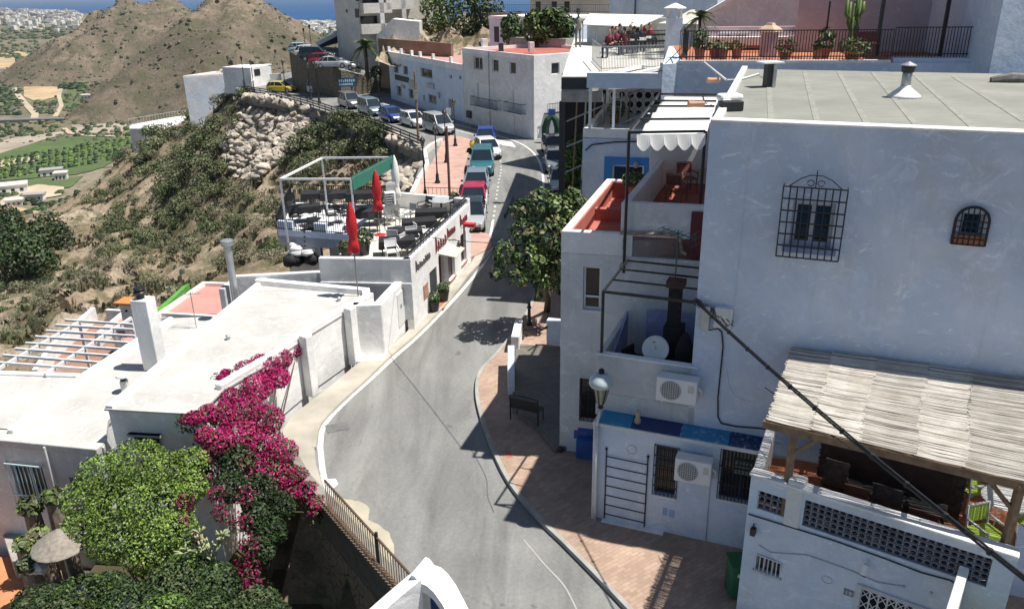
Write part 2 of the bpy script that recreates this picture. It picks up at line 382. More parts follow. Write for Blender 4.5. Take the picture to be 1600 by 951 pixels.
def strip(name, pl, wd, z, mat, z0=None, dash=None):
    pts = [P(x, y, z) for x, y in pl]; mb = MB()
    # resample with Catmull smoothing
    sm = []
    for i in range(len(pts)-1):
        p0, p1, p2, p3 = pts[max(i-1, 0)], pts[i], pts[i+1], pts[min(i+2, len(pts)-1)]
        for k in range(6):
            t = k/6; sm.append(.5*((2*p1)+(p2-p0)*t+(2*p0-5*p1+4*p2-p3)*t*t+(3*p1-p0-3*p2+p3)*t**3))
    sm.append(pts[-1])
    if dash:
        acc = 0; cur = []
        for a, b in zip(sm, sm[1:]):
            n = max(1, int((b-a).length/.25))
            for k in range(n):
                q = a.lerp(b, k/n); ph = (acc+(b-a).length*k/n) % (dash*2)
                if ph < dash: cur.append(q)
                else:
                    if len(cur) > 1: mb.wall(cur, wd, (z0 if z0 is not None else z-.003), z)
                    cur = []
            acc += (b-a).length
    else: mb.wall(sm, wd, (z0 if z0 is not None else z-.003), z)
    return struct(name, mb, mat)
strip('kerb', RK[:-1], .12, .135, KERB, -.02)
strip('kerb', LKERB[5:], .10, .112, PCONC, -.02)
strip('road_marking', [(519, 778), (507, 748), (502, 715), (501, 690), (508, 662), (540, 627), (580, 591), (620, 554), (656, 522), (706, 471), (744, 427), (764, 398), (768, 388), (790, 387)], .17, .006, LINE)
strip('road_marking', [(767, 372), (770, 350), (774, 320), (779, 285), (783, 262), (778, 235), (772, 225)], .12, .006, LINE, dash=.55)
strip('road_marking', [(765, 372), (768, 358), (770, 345)], .14, .008, LINE)
strip('road_marking', [(555, 152), (600, 162), (640, 173), (700, 191), (760, 207), (803, 220), (826, 232), (841, 249), (848, 272), (849, 300)], .16, .006, LINE)
strip('road_marking', [(590, 168), (640, 182), (700, 200), (760, 216), (785, 224)], .12, .006, LINE)
strip('road_marking', [(528, 145), (560, 156), (590, 168)], .12, .006, LINE)
struct('road_marking', MB().sheet(pxs([(748, 214), (800, 222), (806, 230), (765, 224)], .0065)), LINE)
SEAM = plain('tar_seam', (.11, .11, .11), .9); SEAML = plain('pale_seam', (.36, .36, .34), .9)
strip('road_seam', [(772, 585), (758, 605), (756, 640), (764, 690), (782, 740)], .035, .006, SEAML)
strip('road_seam', [(818, 842), (850, 880), (882, 915), (905, 960)], .04, .006, SEAML)
strip('road_seam', [(735, 700), (748, 722), (760, 748), (762, 775), (772, 800)], .03, .006, SEAM)
# beige concrete repair spread from the railing into the road, drain cover
mb = MB(); q = [(520, 776), (545, 780), (565, 783), (578, 795), (575, 812), (590, 818), (606, 830), (614, 845), (616, 860), (612, 880), (606, 898), (600, 895), (560, 838)]
qq = []
for i in range(len(q)):
    a, b = q[i], q[(i+1) % len(q)]
    for k in range(4): qq.append((a[0]+(b[0]-a[0])*k/4+rnd.uniform(-1, 1), a[1]+(b[1]-a[1])*k/4+rnd.uniform(-1, 1)))
struct('pavement_patch', MB().sheet(pxs(qq, .012)), plain('beige_mortar', (.42, .38, .29), .9, .15, 1))
struct('pavement_patch', MB().sheet(pxs([(510, 748), (524, 747), (529, 755), (522, 762), (513, 760)], .014)), LINE)
for c, s, l in (((527, 667), .7, 0), ((812, 672), .25, 1)):
    p = P(*c, .008); mb = MB(); mb.box((p.x, p.y, .006), (s, s*.7, .014), .4)
    for k in range(5): mb.box((p.x-s*.4+s*.2*k, p.y, .012), (.03, s*.6, .012), .4)
    if not l: struct('road_drain_cover', mb, plain('cast_iron', (.15, .15, .145), .8, .2))
# ---------------------------------------------------------------- hillside terrain (thin plate spline through surveyed points)
CT = [(372, 149, -.5), (400, 154, -.5), (430, 160, -.6), (480, 175, -.6), (540, 195, -.7), (600, 215, -.8), (650, 236, -1.1), (636, 306, -2.2), (380, 280, -8), (430, 265, -6), (480, 240, -4), (560, 240, -2.8),
      (600, 280, -3.2), (440, 330, -6.5), (440, 400, -5.5), (400, 420, -5.5), (300, 430, -9), (200, 430, -13), (100, 470, -14), (0, 530, -12), (350, 330, -13),
      (350, 200, -5.5), (350, 150, -1.8), (280, 200, -13), (205, 236, -20), (250, 302, -18.5), (150, 315, -29), (80, 368, -34), (0, 368, -42), (195, 275, -24), (110, 335, -36), (60, 352, -39), (0, 440, -25), (130, 380, -22), (-200, 440, -30), (-250, 560, -15)]
tp = [tuple(P(x, y, z)) for x, y, z in CT]
tp += [(-98, 178, -29.5), (-113, 190, -46), (-120, 215, -48), (-165, 245, -80), (-135, 190, -62), (-175, 210, -88), (-165, 205, -76), (-112, 104, -45), (-155, 104, -78), (-190, 110, -95), (-75, 185, -30), (-62, 230, -60), (-40, 300, -90), (-95, 240, -60),
       (-130, 300, -95), (-200, 300, -97), (-230, 200, -97), (-230, 80, -97), (-55, 152, -11), (-45, 160, -12), (-40, 200, -40), (-10, 240, -55), (40, 300, -90), (-25, 148, -3), (0, 165, -5), (50, 190, -10), (60, 240, -50),
       (20, 40, -2), (60, 60, -2), (60, 120, -2), (20, 10, -2), (-2, 60, -2), (10, 90, -2), (-6, 16, -3.6), (-9, 18, -3.4), (-14, 17, -3.5), (-22, 20, -4.5), (-4, 12, -3.8), (-12, 12, -3.8), (-30, 15, -9), (-20, 36, -5), (-14, 38, -4.2), (-28, 30, -6.5), (-60, 20, -25), (-110, 20, -55), (-170, 10, -90), (-12, 48, -5), (-8, 55, -4)]
tp = np.array(tp)
def U(r2): return np.where(r2 > 0, r2*np.log(np.maximum(r2, 1e-12)), 0)
n = len(tp); sc_ = 100.0; xy = tp[:, :2]/sc_
K = U(((xy[:, None]-xy[None])**2).sum(-1))+np.eye(n)*.002; Pm = np.c_[np.ones(n), xy]
A = np.block([[K, Pm], [Pm.T, np.zeros((3, 3))]]); wts = np.linalg.solve(A, np.r_[tp[:, 2], np.zeros(3)])
def tps(X, Y):
    q = np.stack([X, Y], -1)/sc_; sh = q.shape[:-1]; q = q.reshape(-1, 2); out = np.empty(len(q))
    for i in range(0, len(q), 20000):
        k = U(((q[i:i+20000, None]-xy[None])**2).sum(-1)); out[i:i+20000] = k@wts[:-3]+wts[-3]+q[i:i+20000]@wts[-2:]
    return out.reshape(sh)
PW = np.array([(p.x, p.y) for p in PLATW])
def pdist(X, Y, poly=PW):                  # signed distance to polygon (negative inside)
    d = np.full(X.shape, 1e9); ins = np.zeros(X.shape, bool)
    for i in range(len(poly)):
        a, b = poly[i], poly[(i+1) % len(poly)]; e = b-a; t = np.clip(((X-a[0])*e[0]+(Y-a[1])*e[1])/(e@e+1e-9), 0, 1)
        d = np.minimum(d, np.hypot(X-a[0]-t*e[0], Y-a[1]-t*e[1]))
        c = ((a[1] > Y) != (b[1] > Y)) & (X < (b[0]-a[0])*(Y-a[1])/(b[1]-a[1]+1e-12)+a[0]); ins ^= c
    return np.where(ins, -d, d)
GAR = np.array([(-30, -5), (2, -5), (2, 26), (-8, 26), (-30, 26)])
def fbm(x, y, f, o=4, s=0):
    return noise.fractal(V((x*f, y*f, s)), .55, 2.1, o)
def hT_arr(X, Y, det=True):
    Z = tps(X, Y); d = pdist(X, Y)
    Z = np.where(d < 0, -2.0, np.minimum(Z, -.30-np.clip(d, 0, 3)*.2))
    g = pdist(X, Y, GAR); f = np.clip(1-g/6, 0, 1); Z = Z*(1-f)+np.minimum(Z, -3.6)*f*.0+(-3.6)*f
    Z = np.where(d < -2.5, -2.2, np.where(d < 0, -.3, Z))
    if det:
        nz = np.vectorize(lambda x, y: fbm(x, y, .09)*2.2+fbm(x, y, .4, 4, 7)*.7+fbm(x, y, 1.3, 2, 9)*.22)(X, Y)
        Z = Z+nz*np.clip(d/6, 0, 1)*np.clip(g/10, 0, 1)*np.clip((-Z)/8, .35, .9)
    return np.maximum(Z, -96)
def hT(x, y): return float(hT_arr(np.array([float(x)]), np.array([float(y)]))[0])
gx = np.unique(np.r_[np.arange(-235, -60, 3.0), np.arange(-60, 0, .9), np.arange(0, 70, 5)]); gy = np.unique(np.r_[np.arange(-12, 40, 1.5), np.arange(40, 130, 1.0), np.arange(130, 235, 1.8), np.arange(235, 345, 4)])
X, Y = np.meshgrid(gx, gy); Z = hT_arr(X, Y)
nx, ny = len(gx), len(gy)
mb = MB(); mb.v = list(map(tuple, np.stack([X, Y, Z], -1).reshape(-1, 3).tolist()))
mb.f = [(j*nx+i, j*nx+i+1, (j+1)*nx+i+1, (j+1)*nx+i) for j in range(ny-1) for i in range(nx-1)]; mb.mi = [0]*len(mb.f)
def soil(name, a, b, c, s=1, green=(.075, .08, .035), gamt=.75, bumpd=.25):
    t = NT(name); co = t.coord(world=True)
    k = t.ramp(t.noise(co, .06*s, 8, .68, .5), [(.36, a), (.5, b), (.62, c)])
    k = t.mix(.6, k, t.ramp(t.noise(co, .9*s, 7, .75), [(.3, .5), (.7, 1.35)]), 'MULTIPLY')
    k = t.mix(t.ramp(t.noise(co, .35*s, 6, .7, .4), [(.47, 0.), (.56, gamt)]), k, green)
    # grey-brown dry tufts and pale stones are the ground's own speckle
    k = t.mix(t.ramp(t.noise(co, 3.2*s, 6, .8), [(.52, 0.), (.62, .6)]), k, (.085, .075, .05))
    k = t.mix(t.ramp(t.vor(co, 1.6*s), [(.10, .7), (.17, 0.)]), k, (.045, .055, .025))
    k = t.mix(t.ramp(t.noise(co, 5*s, 3, .6), [(.66, 0.), (.72, .6)]), k, (.42, .37, .30))
    t.col(k); t.rough(.95); t.b.inputs['Specular IOR Level'].default_value = .1; t.bump(t.noise(co, 1.2*s, 8, .75), .9, bumpd); return t.m
SOIL = soil('dry_soil', (.25, .19, .13), (.36, .28, .20), (.47, .39, .30), 1, (.10, .105, .05), .7)
struct('hillside', mb, SOIL, smooth=True, recalc=False)
# garden and terrace floors below the road, bottom-left
struct('garden_ground', MB().prism([(-9.5, 9), (1, 9), (-1.5, 12.5), (-3.0, 14.9), (-6.6, 19.2), (-8.4, 20.8), (-13, 20.8), (-13, 9)], -4.2, -3.35), soil('garden_soil', (.06, .045, .03), (.09, .07, .045), (.13, .10, .07), 8, bumpd=.05))
# ---------------------------------------------------------------- valley, far hills, sea
def valleymat():
    t = NT('valley'); co = t.coord(world=True)
    k = t.ramp(t.noise(co, .004, 8, .7, .8), [(.3, (.13, .125, .075)), (.45, (.20, .175, .12)), (.58, (.15, .14, .10)), (.7, (.33, .29, .22))])
    f = t.vor(t.coord((1, .45, 1), True, R(20)), .006, out=1)
    hs = t.n.new('ShaderNodeSeparateColor'); t.L(f, hs.inputs[0])
    k = t.mix(t.ramp(hs.outputs[0], [(.5, 0.), (.52, .55)]), k, t.ramp(hs.outputs[1], [(.2, (.09, .11, .04)), (.5, (.24, .20, .14)), (.8, (.34, .30, .23))]))
    k = t.mix(t.ramp(t.noise(co, .05, 5, .8), [(.55, 0.), (.62, .75)]), k, (.055, .065, .03))
    k = t.mix(.7, k, t.ramp(t.noise(co, .25, 5, .8), [(.3, .55), (.7, 1.35)]), 'MULTIPLY')
    t.col(k); t.rough(.95); t.b.inputs['Specular IOR Level'].default_value = .1; return t.m
VZ = -90.0
co_ = [V((-16000, 12000, VZ)), V((-7500, 8600, VZ)), P(0, 18, VZ), P(120, 21, VZ), P(300, 27, VZ), P(420, 34, VZ), P(490, 38, VZ), P(560, 38, VZ), P(800, 36, VZ), P(1400, 30, VZ)]
mb = MB(); nr_ = [V((-9000+i*1300, -300, VZ)) for i in range(len(co_))]
mb.add(co_+nr_, [(len(co_)+i, len(co_)+i+1, i+1, i) for i in range(len(co_)-1)])
struct('valley_ground', mb, valleymat(), recalc=False)
t = NT('sea_water'); t.col(t.ramp(t.noise(t.coord((1, 3, 1), True), .0006, 5, .6), [(.3, (.003, .055, .16)), (.7, (.005, .075, .20))])); t.rough(.7); t.b.inputs['Specular IOR Level'].default_value = .05
t.bump(t.noise(t.coord(world=True), .02, 6, .7), .3, 3)
mb = MB(); n = 48; ring = [V((math.cos(2*math.pi*k/n)*55000, math.sin(2*math.pi*k/n)*55000, VZ-4)) for k in range(n)]
mb.add(ring, [tuple(range(n))]); struct('sea', mb, t.m, recalc=False)
def patch(name, pl, mat, dz=.3, jit=0): 
    pts = []
    for i in range(len(pl)):
        a, b = pl[i], pl[(i+1) % len(pl)]
        for k in range(5): pts.append((a[0]+(b[0]-a[0])*k/5+rnd.uniform(-jit, jit), a[1]+(b[1]-a[1])*k/5+rnd.uniform(-jit, jit)*.5))
    return struct(name, MB().sheet(pxs(pts, VZ+dz)), mat, recalc=False)
def field(name, c1, c2, sc=.22, rot=35):
    t = NT(name); wv = t.n.new('ShaderNodeTexWave'); wv.inputs['Scale'].default_value = sc; wv.inputs['Distortion'].default_value = 1.5; wv.inputs['Detail'].default_value = 3
    t.L(t.coord((1, 1, 1), True, R(rot)), wv.inputs[0]); k = t.mix(wv.outputs[1], c1, c2)
    k = t.mix(.6, k, t.ramp(t.noise(t.coord(world=True), .05, 6, .75), [(.3, .45), (.7, 1.35)]), 'MULTIPLY')
    t.col(k); t.rough(.95); return t.m
GF = field('orchard_green', (.06, .10, .03), (.095, .14, .045)); GF2 = field('crop_green', (.07, .11, .035), (.11, .15, .055), .12, 80)
SAND = plain('sand_track', (.44, .36, .26), .95, .2, .02); SAND2 = plain('ochre_earth', (.42, .31, .18), .95, .3, .03); GRAVEL = plain('river_gravel', (.33, .28, .22), .95, .25, .03)
patch('field', [(-60, 252), (60, 222), (100, 213), (215, 216), (205, 235), (160, 262), (120, 272), (0, 282), (-80, 285)], GF, .5, 1.2)
patch('field', [(-40, 290), (60, 278), (130, 275), (110, 292), (50, 305), (-20, 312)], GF2, .5, 1)
patch('field', [(85, 150), (120, 138), (150, 150), (148, 172), (100, 172), (90, 160)], GF2, .5, 1.5)
patch('field', [(-40, 256), (62, 243), (60, 250), (0, 262), (-50, 268)], SAND, .7, .8)
patch('riverbed', [(-60, 236), (20, 216), (100, 205), (98, 211), (60, 221), (-20, 246), (-80, 256)], GRAVEL, .6, 1)
patch('bare_earth', [(40, 122), (70, 112), (110, 108), (98, 128), (96, 148), (60, 160), (36, 150)], SAND2, .5, 2)
patch('bare_earth', [(70, 112), (110, 102), (150, 102), (140, 112), (100, 122)], SAND, .6, 1.5)
patch('bare_earth', [(-20, 88), (20, 78), (50, 86), (58, 104), (20, 106), (-20, 108)], SAND2, .4, 2)
patch('bare_earth', [(20, 296), (60, 288), (100, 292), (95, 305), (40, 312), (5, 330), (0, 315)], SAND, .6, 1)
patch('bare_earth', [(-20, 330), (20, 322), (60, 330), (60, 350), (-20, 355)], SAND2, .55, 1)
patch('bare_earth', [(110, 195), (200, 192), (190, 208), (120, 208)], GRAVEL, .5, 1)
def track(name, pl, wd, mat, dz=.9): 
    pts = [P(x, y, VZ+dz) for x, y in pl]; return struct(name, MB().wall(pts, wd, VZ, VZ+dz), mat)
track('dirt_track', [(40, 118), (20, 130), (22, 140), (38, 160), (55, 178), (52, 190)], 6, SAND)
track('dirt_track', [(98, 128), (92, 150), (96, 165), (86, 182)], 4, SAND)
track('valley_road', [(-80, 190), (0, 187), (60, 185), (110, 184), (200, 180), (300, 168), (380, 160)], 9, plain('far_asphalt', (.16, .16, .155), .9), 2.5)
track('valley_road', [(-60, 112), (0, 109), (60, 104), (120, 101)], 7, plain('far_asphalt', (.16, .16, .155), .9), 1.5)
track('dirt_track', [(180, 212), (140, 212), (110, 208), (100, 200)], 4, SAND)
def cone(X, Y, cx, cy, H_, rx, ry, rot=0, p=1.1):
    c, s = math.cos(rot), math.sin(rot); a = (X-cx)*c+(Y-cy)*s; b = -(X-cx)*s+(Y-cy)*c
    ang = math.atan2(b, a); r = math.hypot(a/rx, b/ry); r *= 1+.12*math.sin(ang*3+cx)+.09*math.sin(ang*7+cy)
    return H_*max(0, 1-r)**p
def PDX(px, D): return PD(px, 0, D).x
HC = [(PDX(150, 1180), 1180, 82, 120, 150, 0), (PDX(195, 1180), 1180, 92, 150, 210, 0), (PDX(262, 1200), 1200, 96, 150, 220, 0), (PDX(70, 1150), 1150, 26, 90, 80, 0), (PDX(10, 900), 1010, 12, 50, 45, 0),
      (PDX(350, 880), 880, 101, 150, 190, 0), (PDX(385, 870), 870, 103, 150, 190, 0), (PDX(435, 880), 880, 62, 105, 150, 0), (PDX(330, 800), 790, 48, 130, 120, 0), (PDX(430, 780), 770, 40, 130, 110, 0), (PDX(300, 900), 900, 66, 120, 170, 0), (PDX(500, 930), 930, 24, 150, 150, 0), (PDX(580, 1050), 1050, 22, 220, 160, 0)]
hx = np.arange(-1050, 260, 7.0); hy = np.arange(560, 1460, 7.0); mb = MB(); HZ = {}
for j, y in enumerate(hy):
    for i, x in enumerate(hx):
        hs = [cone(x, y, *c) for c in HC]; m = max(hs); z = m+sum(sorted(hs)[-3:-1])*.08
        rg = noise.ridged_multi_fractal(V((x*.006, y*.006, 3)), 1, 2.1, 5, 1, 2)
        z += (rg-1.2)*8*min(1, z/30)+noise.fractal(V((x*.03, y*.03, 1)), .6, 2, 4)*5*min(1, z/15)
        mb.v.append((x, y, VZ-3+max(0, z)))
n1, n2 = len(hx), len(hy)
mb.f = [(j*n1+i, j*n1+i+1, (j+1)*n1+i+1, (j+1)*n1+i) for j in range(n2-1) for i in range(n1-1) if max(mb.v[k][2] for k in (j*n1+i, j*n1+i+1, (j+1)*n1+i+1, (j+1)*n1+i)) > VZ-2.9]
mb.mi = [0]*len(mb.f)
HILLM = soil('hill_scrub', (.14, .115, .085), (.20, .16, .12), (.30, .235, .17), .12, (.10, .10, .06), .75, 3)
struct('hills', mb, HILLM, smooth=True, recalc=False)
def hillz(x, y):
    i = int(round((x-hx[0])/7)); j = int(round((y-hy[0])/7))
    return mb_h[j*n1+i][2] if 0 <= i < n1 and 0 <= j < n2 else VZ
mb_h = mb.v
def blob(mb, c, r, sq=.8):
    vs = []; o = rnd.random()*9
    for k, (dz, rr) in enumerate(((-.4, .9), (.25, .95), (.8, .55))):
        for a in range(6): vs.append((c[0]+math.cos(a*1.047+k*.5+o)*r*rr*rnd.uniform(.75, 1.2), c[1]+math.sin(a*1.047+k*.5+o)*r*rr*rnd.uniform(.75, 1.2), c[2]+dz*r*sq))
    fs = [(k*6+a, k*6+(a+1) % 6, (k+1)*6+(a+1) % 6, (k+1)*6+a) for k in range(2) for a in range(6)]+[tuple(12+a for a in range(6))]
    mb.add(vs, fs)
mb = MB(); cnt = 0
while cnt < 5500:
    x = rnd.uniform(-950, 100); y = rnd.uniform(600, 1250); z = hillz(x, y)
    if z < VZ+1 or noise.noise(V((x*.012, y*.012, 5))) < rnd.uniform(-.5, .5): continue
    mb.cur = rnd.choice((0, 0, 1, 2)); blob(mb, (x, y, z), rnd.choice((.6, .8, 1.0, 1.3, 2.2))*rnd.uniform(.6, 1.2)); cnt += 1
tag(mb.build('hill_shrubs', [plain('hill_shrub_dark', (.08, .085, .05), .9), plain('hill_shrub_olive', (.14, .13, .085), .9), G_GREY], recalc=False), 'dark low shrubs dotted over the bare hills', 'shrubs', kind='stuff')
# valley trees and scrub reading as a mass
mb = MB()
def scat(x0, x1, y0, y1, n_, r0, r1, mi):
    for _ in range(n_):
        p = P(rnd.uniform(x0, x1), rnd.uniform(y0, y1), VZ); mb.cur = rnd.choice(mi); blob(mb, (p.x, p.y, VZ+r0*.4), rnd.uniform(r0, r1))
scat(125, 300, 178, 190, 260, 2, 4.2, (0, 1)); scat(96, 128, 122, 140, 80, 3, 6, (0, 0, 1)); scat(125, 175, 122, 145, 120, 2, 6, (0, 1, 2)); scat(56, 86, 160, 178, 60, 1.5, 3.5, (0, 1, 2))
scat(0, 34, 122, 180, 110, 1.5, 4.5, (0, 1, 2, 3)); scat(100, 170, 148, 178, 90, 1.5, 4, (1, 2, 3)); scat(-20, 140, 60, 98, 160, 3, 7, (1, 2, 3)); scat(-20, 100, 190, 215, 90, 1.2, 3, (0, 1, 2)); scat(-10, 200, 205, 225, 60, 1.0, 2.5, (1, 2)); scat(80, 150, 92, 101, 50, 3, 6, (0, 1)); scat(430, 540, 46, 70, 260, 5, 11, (0, 1, 2)); scat(0, 110, 30, 62, 120, 5, 12, (1, 2, 3)); scat(-10, 130, 300, 345, 60, 1.5, 3, (0, 1)); scat(110, 240, 190, 215, 70, 1.5, 3.2, (0, 1, 2))
for r_ in range(9):
    for c_ in range(26):
        f = c_/25; x = -40+250*f; y = 258-42*f+r_*4.2+rnd.uniform(-.8, .8)
        if y > 280-f*45+10: continue
        p = P(x+rnd.uniform(-2, 2), y, VZ); mb.cur = rnd.choice((0, 1, 4)); blob(mb, (p.x, p.y, VZ+1.0), rnd.uniform(1.2, 2.3))
tag(mb.build('valley_trees', [G_DARK, G_MID, G_GREY, G_OLIVE, G_FRESHD], recalc=False), 'trees, orchards and scrub spread over the valley floor', 'trees', kind='stuff')
# coastal town: a far strip of small pale buildings
mb = MB(); TW = [plain('town_white', (.72, .70, .67), .8, .05), plain('town_cream', (.55, .48, .40), .8, .1), plain('town_dark', (.2, .2, .2), .8, .1)]
for _ in range(1500):
    x = rnd.choice((rnd.uniform(-60, 125), rnd.uniform(425, 540), rnd.uniform(-60, 110))); base_ = 18 if x < 200 else 36
    y = base_+abs(rnd.gauss(0, 6))+2.2+(x*.02 if x < 200 else (x-480)*.03)+(rnd.random()**2*20 if rnd.random() < .3 else 0)
    p = P(x, y, VZ); mb.cur = rnd.choice((0, 0, 0, 1, 2)); k = p.y/3000; h_ = rnd.uniform(5, 20)*k
    mb.box((p.x, p.y, VZ+h_/2), (rnd.uniform(8, 26)*k, rnd.uniform(8, 20), h_*.8), rnd.uniform(-.3, .3))
tag(mb.build('coastal_town', TW, recalc=False), 'pale low coastal town strung along the sea front', 'town', kind='stuff')
# valley buildings
for i, (x, y, wd, dp, h_, rz, lab, m) in enumerate(((22, 300, 26, 16, 6, .5, 'grey white flat-roofed shed at the edge of the green fields', WHITEP), (82, 274, 22, 12, 5, .4, 'white farm shed nearest the bare slope', WHITEP), (97, 281, 12, 10, 6, .3, 'small white farmhouse among the valley sheds', CREAM),
        (55, 312, 18, 9, 4, .2, 'low white shed below the farm track', WHITEP), (137, 155, 20, 12, 6, .1, 'white house among dark trees at the foot of the hill', WHITEP), (143, 98, 20, 10, 7, 0, 'small white house under the far left hill', WHITEP), (24, 321, 14, 7, 4, .3, 'brown-roofed shed at the left edge of the valley', CREAM))):
    wd, dp, h_ = wd*.55, dp*.6, h_*.7; p = P(x, y, VZ); T = Thing('farm_building', lab, 'building', (p.x, p.y, VZ), 'farm buildings down in the valley')
    mb = MB(); mb.box((p.x, p.y, VZ+h_/2), (wd, dp, h_), rz); T.part('wall', mb, m)
    mb = MB(); mb.box((p.x, p.y, VZ+h_+.4), (wd+.8, dp+.8, .8), rz); T.part('roof', mb, CONC if i % 2 else CREAM)
    mb = MB()
    for k in (-.3, 0, .3): mb.box((p.x+math.cos(rz)*wd*k+math.sin(rz)*dp*.5, p.y+math.sin(rz)*wd*k-math.cos(rz)*dp*.5, VZ+h_*.5), (wd*.12, .3, h_*.35), rz)
    T.part('window', mb, GLASS)
# ================================================================ LEFT SIDE: terraced houses below the road
def q2(l): return [(p.x, p.y) for p in l]
# --- house with big white roof (A)
TA = Thing('white_house', 'long low white house with a big flat white roof beside the road bend', 'house', P(300, 560, 1.9))
A_poly = q2(pxs([(165, 638), (312, 646), (346, 610), (425, 563), (475, 527), (545, 484), (580, 470), (578, 457), (405, 441)], 1.95))
mb = MB(); mb.prism(inset(A_poly, .04), -4.2, 1.9); TA.part('wall', mb, WHITE)
frA = Fr(A_poly[0], A_poly[1])
mb = MB(); mb.prism(inset(A_poly, -.03), 1.9, 1.95); TA.part('roof', mb, ROOFW)
mb = MB(); mb.wall([A_poly[i] for i in (2, 3, 4, 5, 6)], .26, -.2, 2.14, 1); TA.part('parapet', mb, WHITE, bevel=.05)
mb = MB(); mb.wall([A_poly[i] for i in (6, 7, 8)], .3, 1.9, 2.16, 1); mb.wall([A_poly[8], A_poly[0]], .22, 1.9, 2.05, 1); TA.part('parapet', mb, WHITE, bevel=.05)
for x, y in ((478, 527), (547, 484)):
    p = P(x, y, 2.1); mb = MB(); mb.box((p.x-.02, p.y+.02, 1.05), (.34, .34, 2.3), R(-30)); TA.part('pillar', mb, WHITE, bevel=.04)
a0, a1, z0, z1 = frA.rect(212, 680, 250, 706)
g = MB(); g.boxf(frA, a0, a1, z0, z1, .004, .012); wv = TA.part('window', g, DARKC)
for x, y, r_ in ((357, 530, .07), (530, 470, .07)):
    q = P(x, y, 1.95); mb = MB(); mb.lathe(q, [(r_, 0), (r_, .12), (r_*1.4, .13), (r_*.3, .18)], 10); single('roof_vent', mb, GREYM, {357: 'small metal vent in the middle of the big white roof', 530: 'small metal vent near the street corner of the big white roof'}[x], 'vent', q); g = MB(); g.boxf(frA, a0-.12, a1+.12, z1, z1+.08, 0, .12); TA.part('sill', g, WHITE2, wv)
# --- house B/C (lower roofs) to the left
TB = Thing('white_house', 'lower white house with a pale blue window grille near the garden', 'house', P(80, 640, .8))
B_poly = q2(pxs([(-60, 675), (160, 697), (163, 640), (405, 442), (335, 490), (268, 497), (212, 532), (120, 590)], .8))
B_poly = q2([P(-200, 662, .8), P(160, 697, .8), P(166, 655, .8), P(345, 494, .8), P(268, 497, .8), P(212, 533, .8), P(130, 587, .8), P(15, 672, .8)])
frB = Fr(B_poly[0], B_poly[1])
hB = [frB.rect(32, 722, 80, 776), frB.rect(118, 741, 150, 760)]
mb = MB(); mb.prism(B_poly, -4.2, .62); 
TB.part('wall', mb, GREYW)
mb = MB(); mb.xf = None
fb2 = Fr(frB.pt(0, 0, .2), frB.pt(1, 0, .2)); fb2.n = frB.n.copy(); aL, aR = 0, frB.len
h2 = [(h[0], h[1], h[2], h[3]) for h in hB]
mb.skin(fb2, aL, aR, -4.2, .6, h2, .19); TB.part('wall', mb, GREYW)
mb = MB(); mb.prism(inset(B_poly, -.05), .62, .8); mb.boxf(fb2, aL, aR, .6, .86, -.3, .06); TB.part('roof', mb, ROOFW, bevel=.03)
mb = MB(); mb.wall([P(15, 673, .9), P(130, 587, .9), P(212, 533, .9), P(268, 497, .9)], .22, .7, .98); TB.part('parapet', mb, WHITE, bevel=.06)
PALEB = plain('pale_blue_paint', (.42, .60, .66), .6)
w1 = window(TB, fb2, *h2[0], PALEB, GLASS, .1, .05, 2, 1)
gr = MB(); a0, a1, z0, z1 = h2[0]
for i in range(9): gr.bar(fb2.pt(a0-.05+(a1-a0+.1)*i/8, z0-.1, .12), fb2.pt(a0-.05+(a1-a0+.1)*i/8, z1+.08, .12), .02)
for z in (z0-.1, z0+.28, z1+.08): gr.bar(fb2.pt(a0-.07, z, .12), fb2.pt(a1+.07, z, .12), .035)
for a in (a0-.07, a1+.07):
    for z in (z0-.1, z1+.08): gr.bar(fb2.pt(a, z, .12), fb2.pt(a, z, 0), .03)
TB.part('grille', gr, PALEB, w1)
window(TB, fb2, *h2[1], WHITE2, GLASS, .12, .04)
pp, pq = fb2.px(72, 696), fb2.px(94, 775); mb = MB(); mb.tube([fb2.pt(pp[0], pp[1], .08), fb2.pt(pq[0], pq[1], .1), fb2.pt(pq[0]+.15, pq[1]-1.0, .1)], .035); TB.part('drain_pipe', mb, WHITE2)
# left-hand roof C
TC = Thing('white_house', 'house under the flat white roof strip in front of the slatted pergola', 'house', P(40, 600, .5))
C_poly = q2([P(-260, 575, .55), P(129, 588, .55), P(14, 673, .55), P(-200, 660, .55)])
mb = MB(); mb.prism(C_poly, -4.5, .5); TC.part('wall', mb, WHITE); mb = MB(); mb.prism(inset(C_poly, .05), .5, .6); TC.part('roof', mb, ROOFW)
mb = MB(); mb.wall([C_poly[0], C_poly[1]], .22, .5, .7, -1); TC.part('parapet', mb, WHITE, bevel=.05)
# chimney stack on B
p0 = P(226, 580, .8)
mb = MB(); T = Thing('chimney', 'tall square white chimney stack rising from the lower flat roof', 'chimney', (p0.x, p0.y, .8))
mb.xf = Matrix.Translation((p0.x+.3, p0.y+.25, 0)) @ Matrix.Rotation(R(-12), 4, 'Z'); mb.box((0, 0, 2.1), (.62, .52, 2.65)); T.part('shaft', mb, WHITE, bevel=.03)
mb = MB(); mb.lathe((p0.x+.25, p0.y+.25, 3.42), [(.13, 0), (.13, .14), (.2, .16), (.22, .24), (.14, .30), (.2, .33), (.16, .40)], 12); T.part('cowl', mb, BLACK)
p1 = P(205, 520, -.5); T = Thing('chimney', 'white chimney with an orange tiled cap and a small dark vent hole', 'chimney', (p1.x, p1.y, 0))
cz = 13-(p1.y)*.385
mb = MB(); mb.box((p1.x+.2, p1.y, cz/2-.45), (.62, .55, cz+.8), R(-10)); T.part('shaft', mb, WHITE2, bevel=.03)
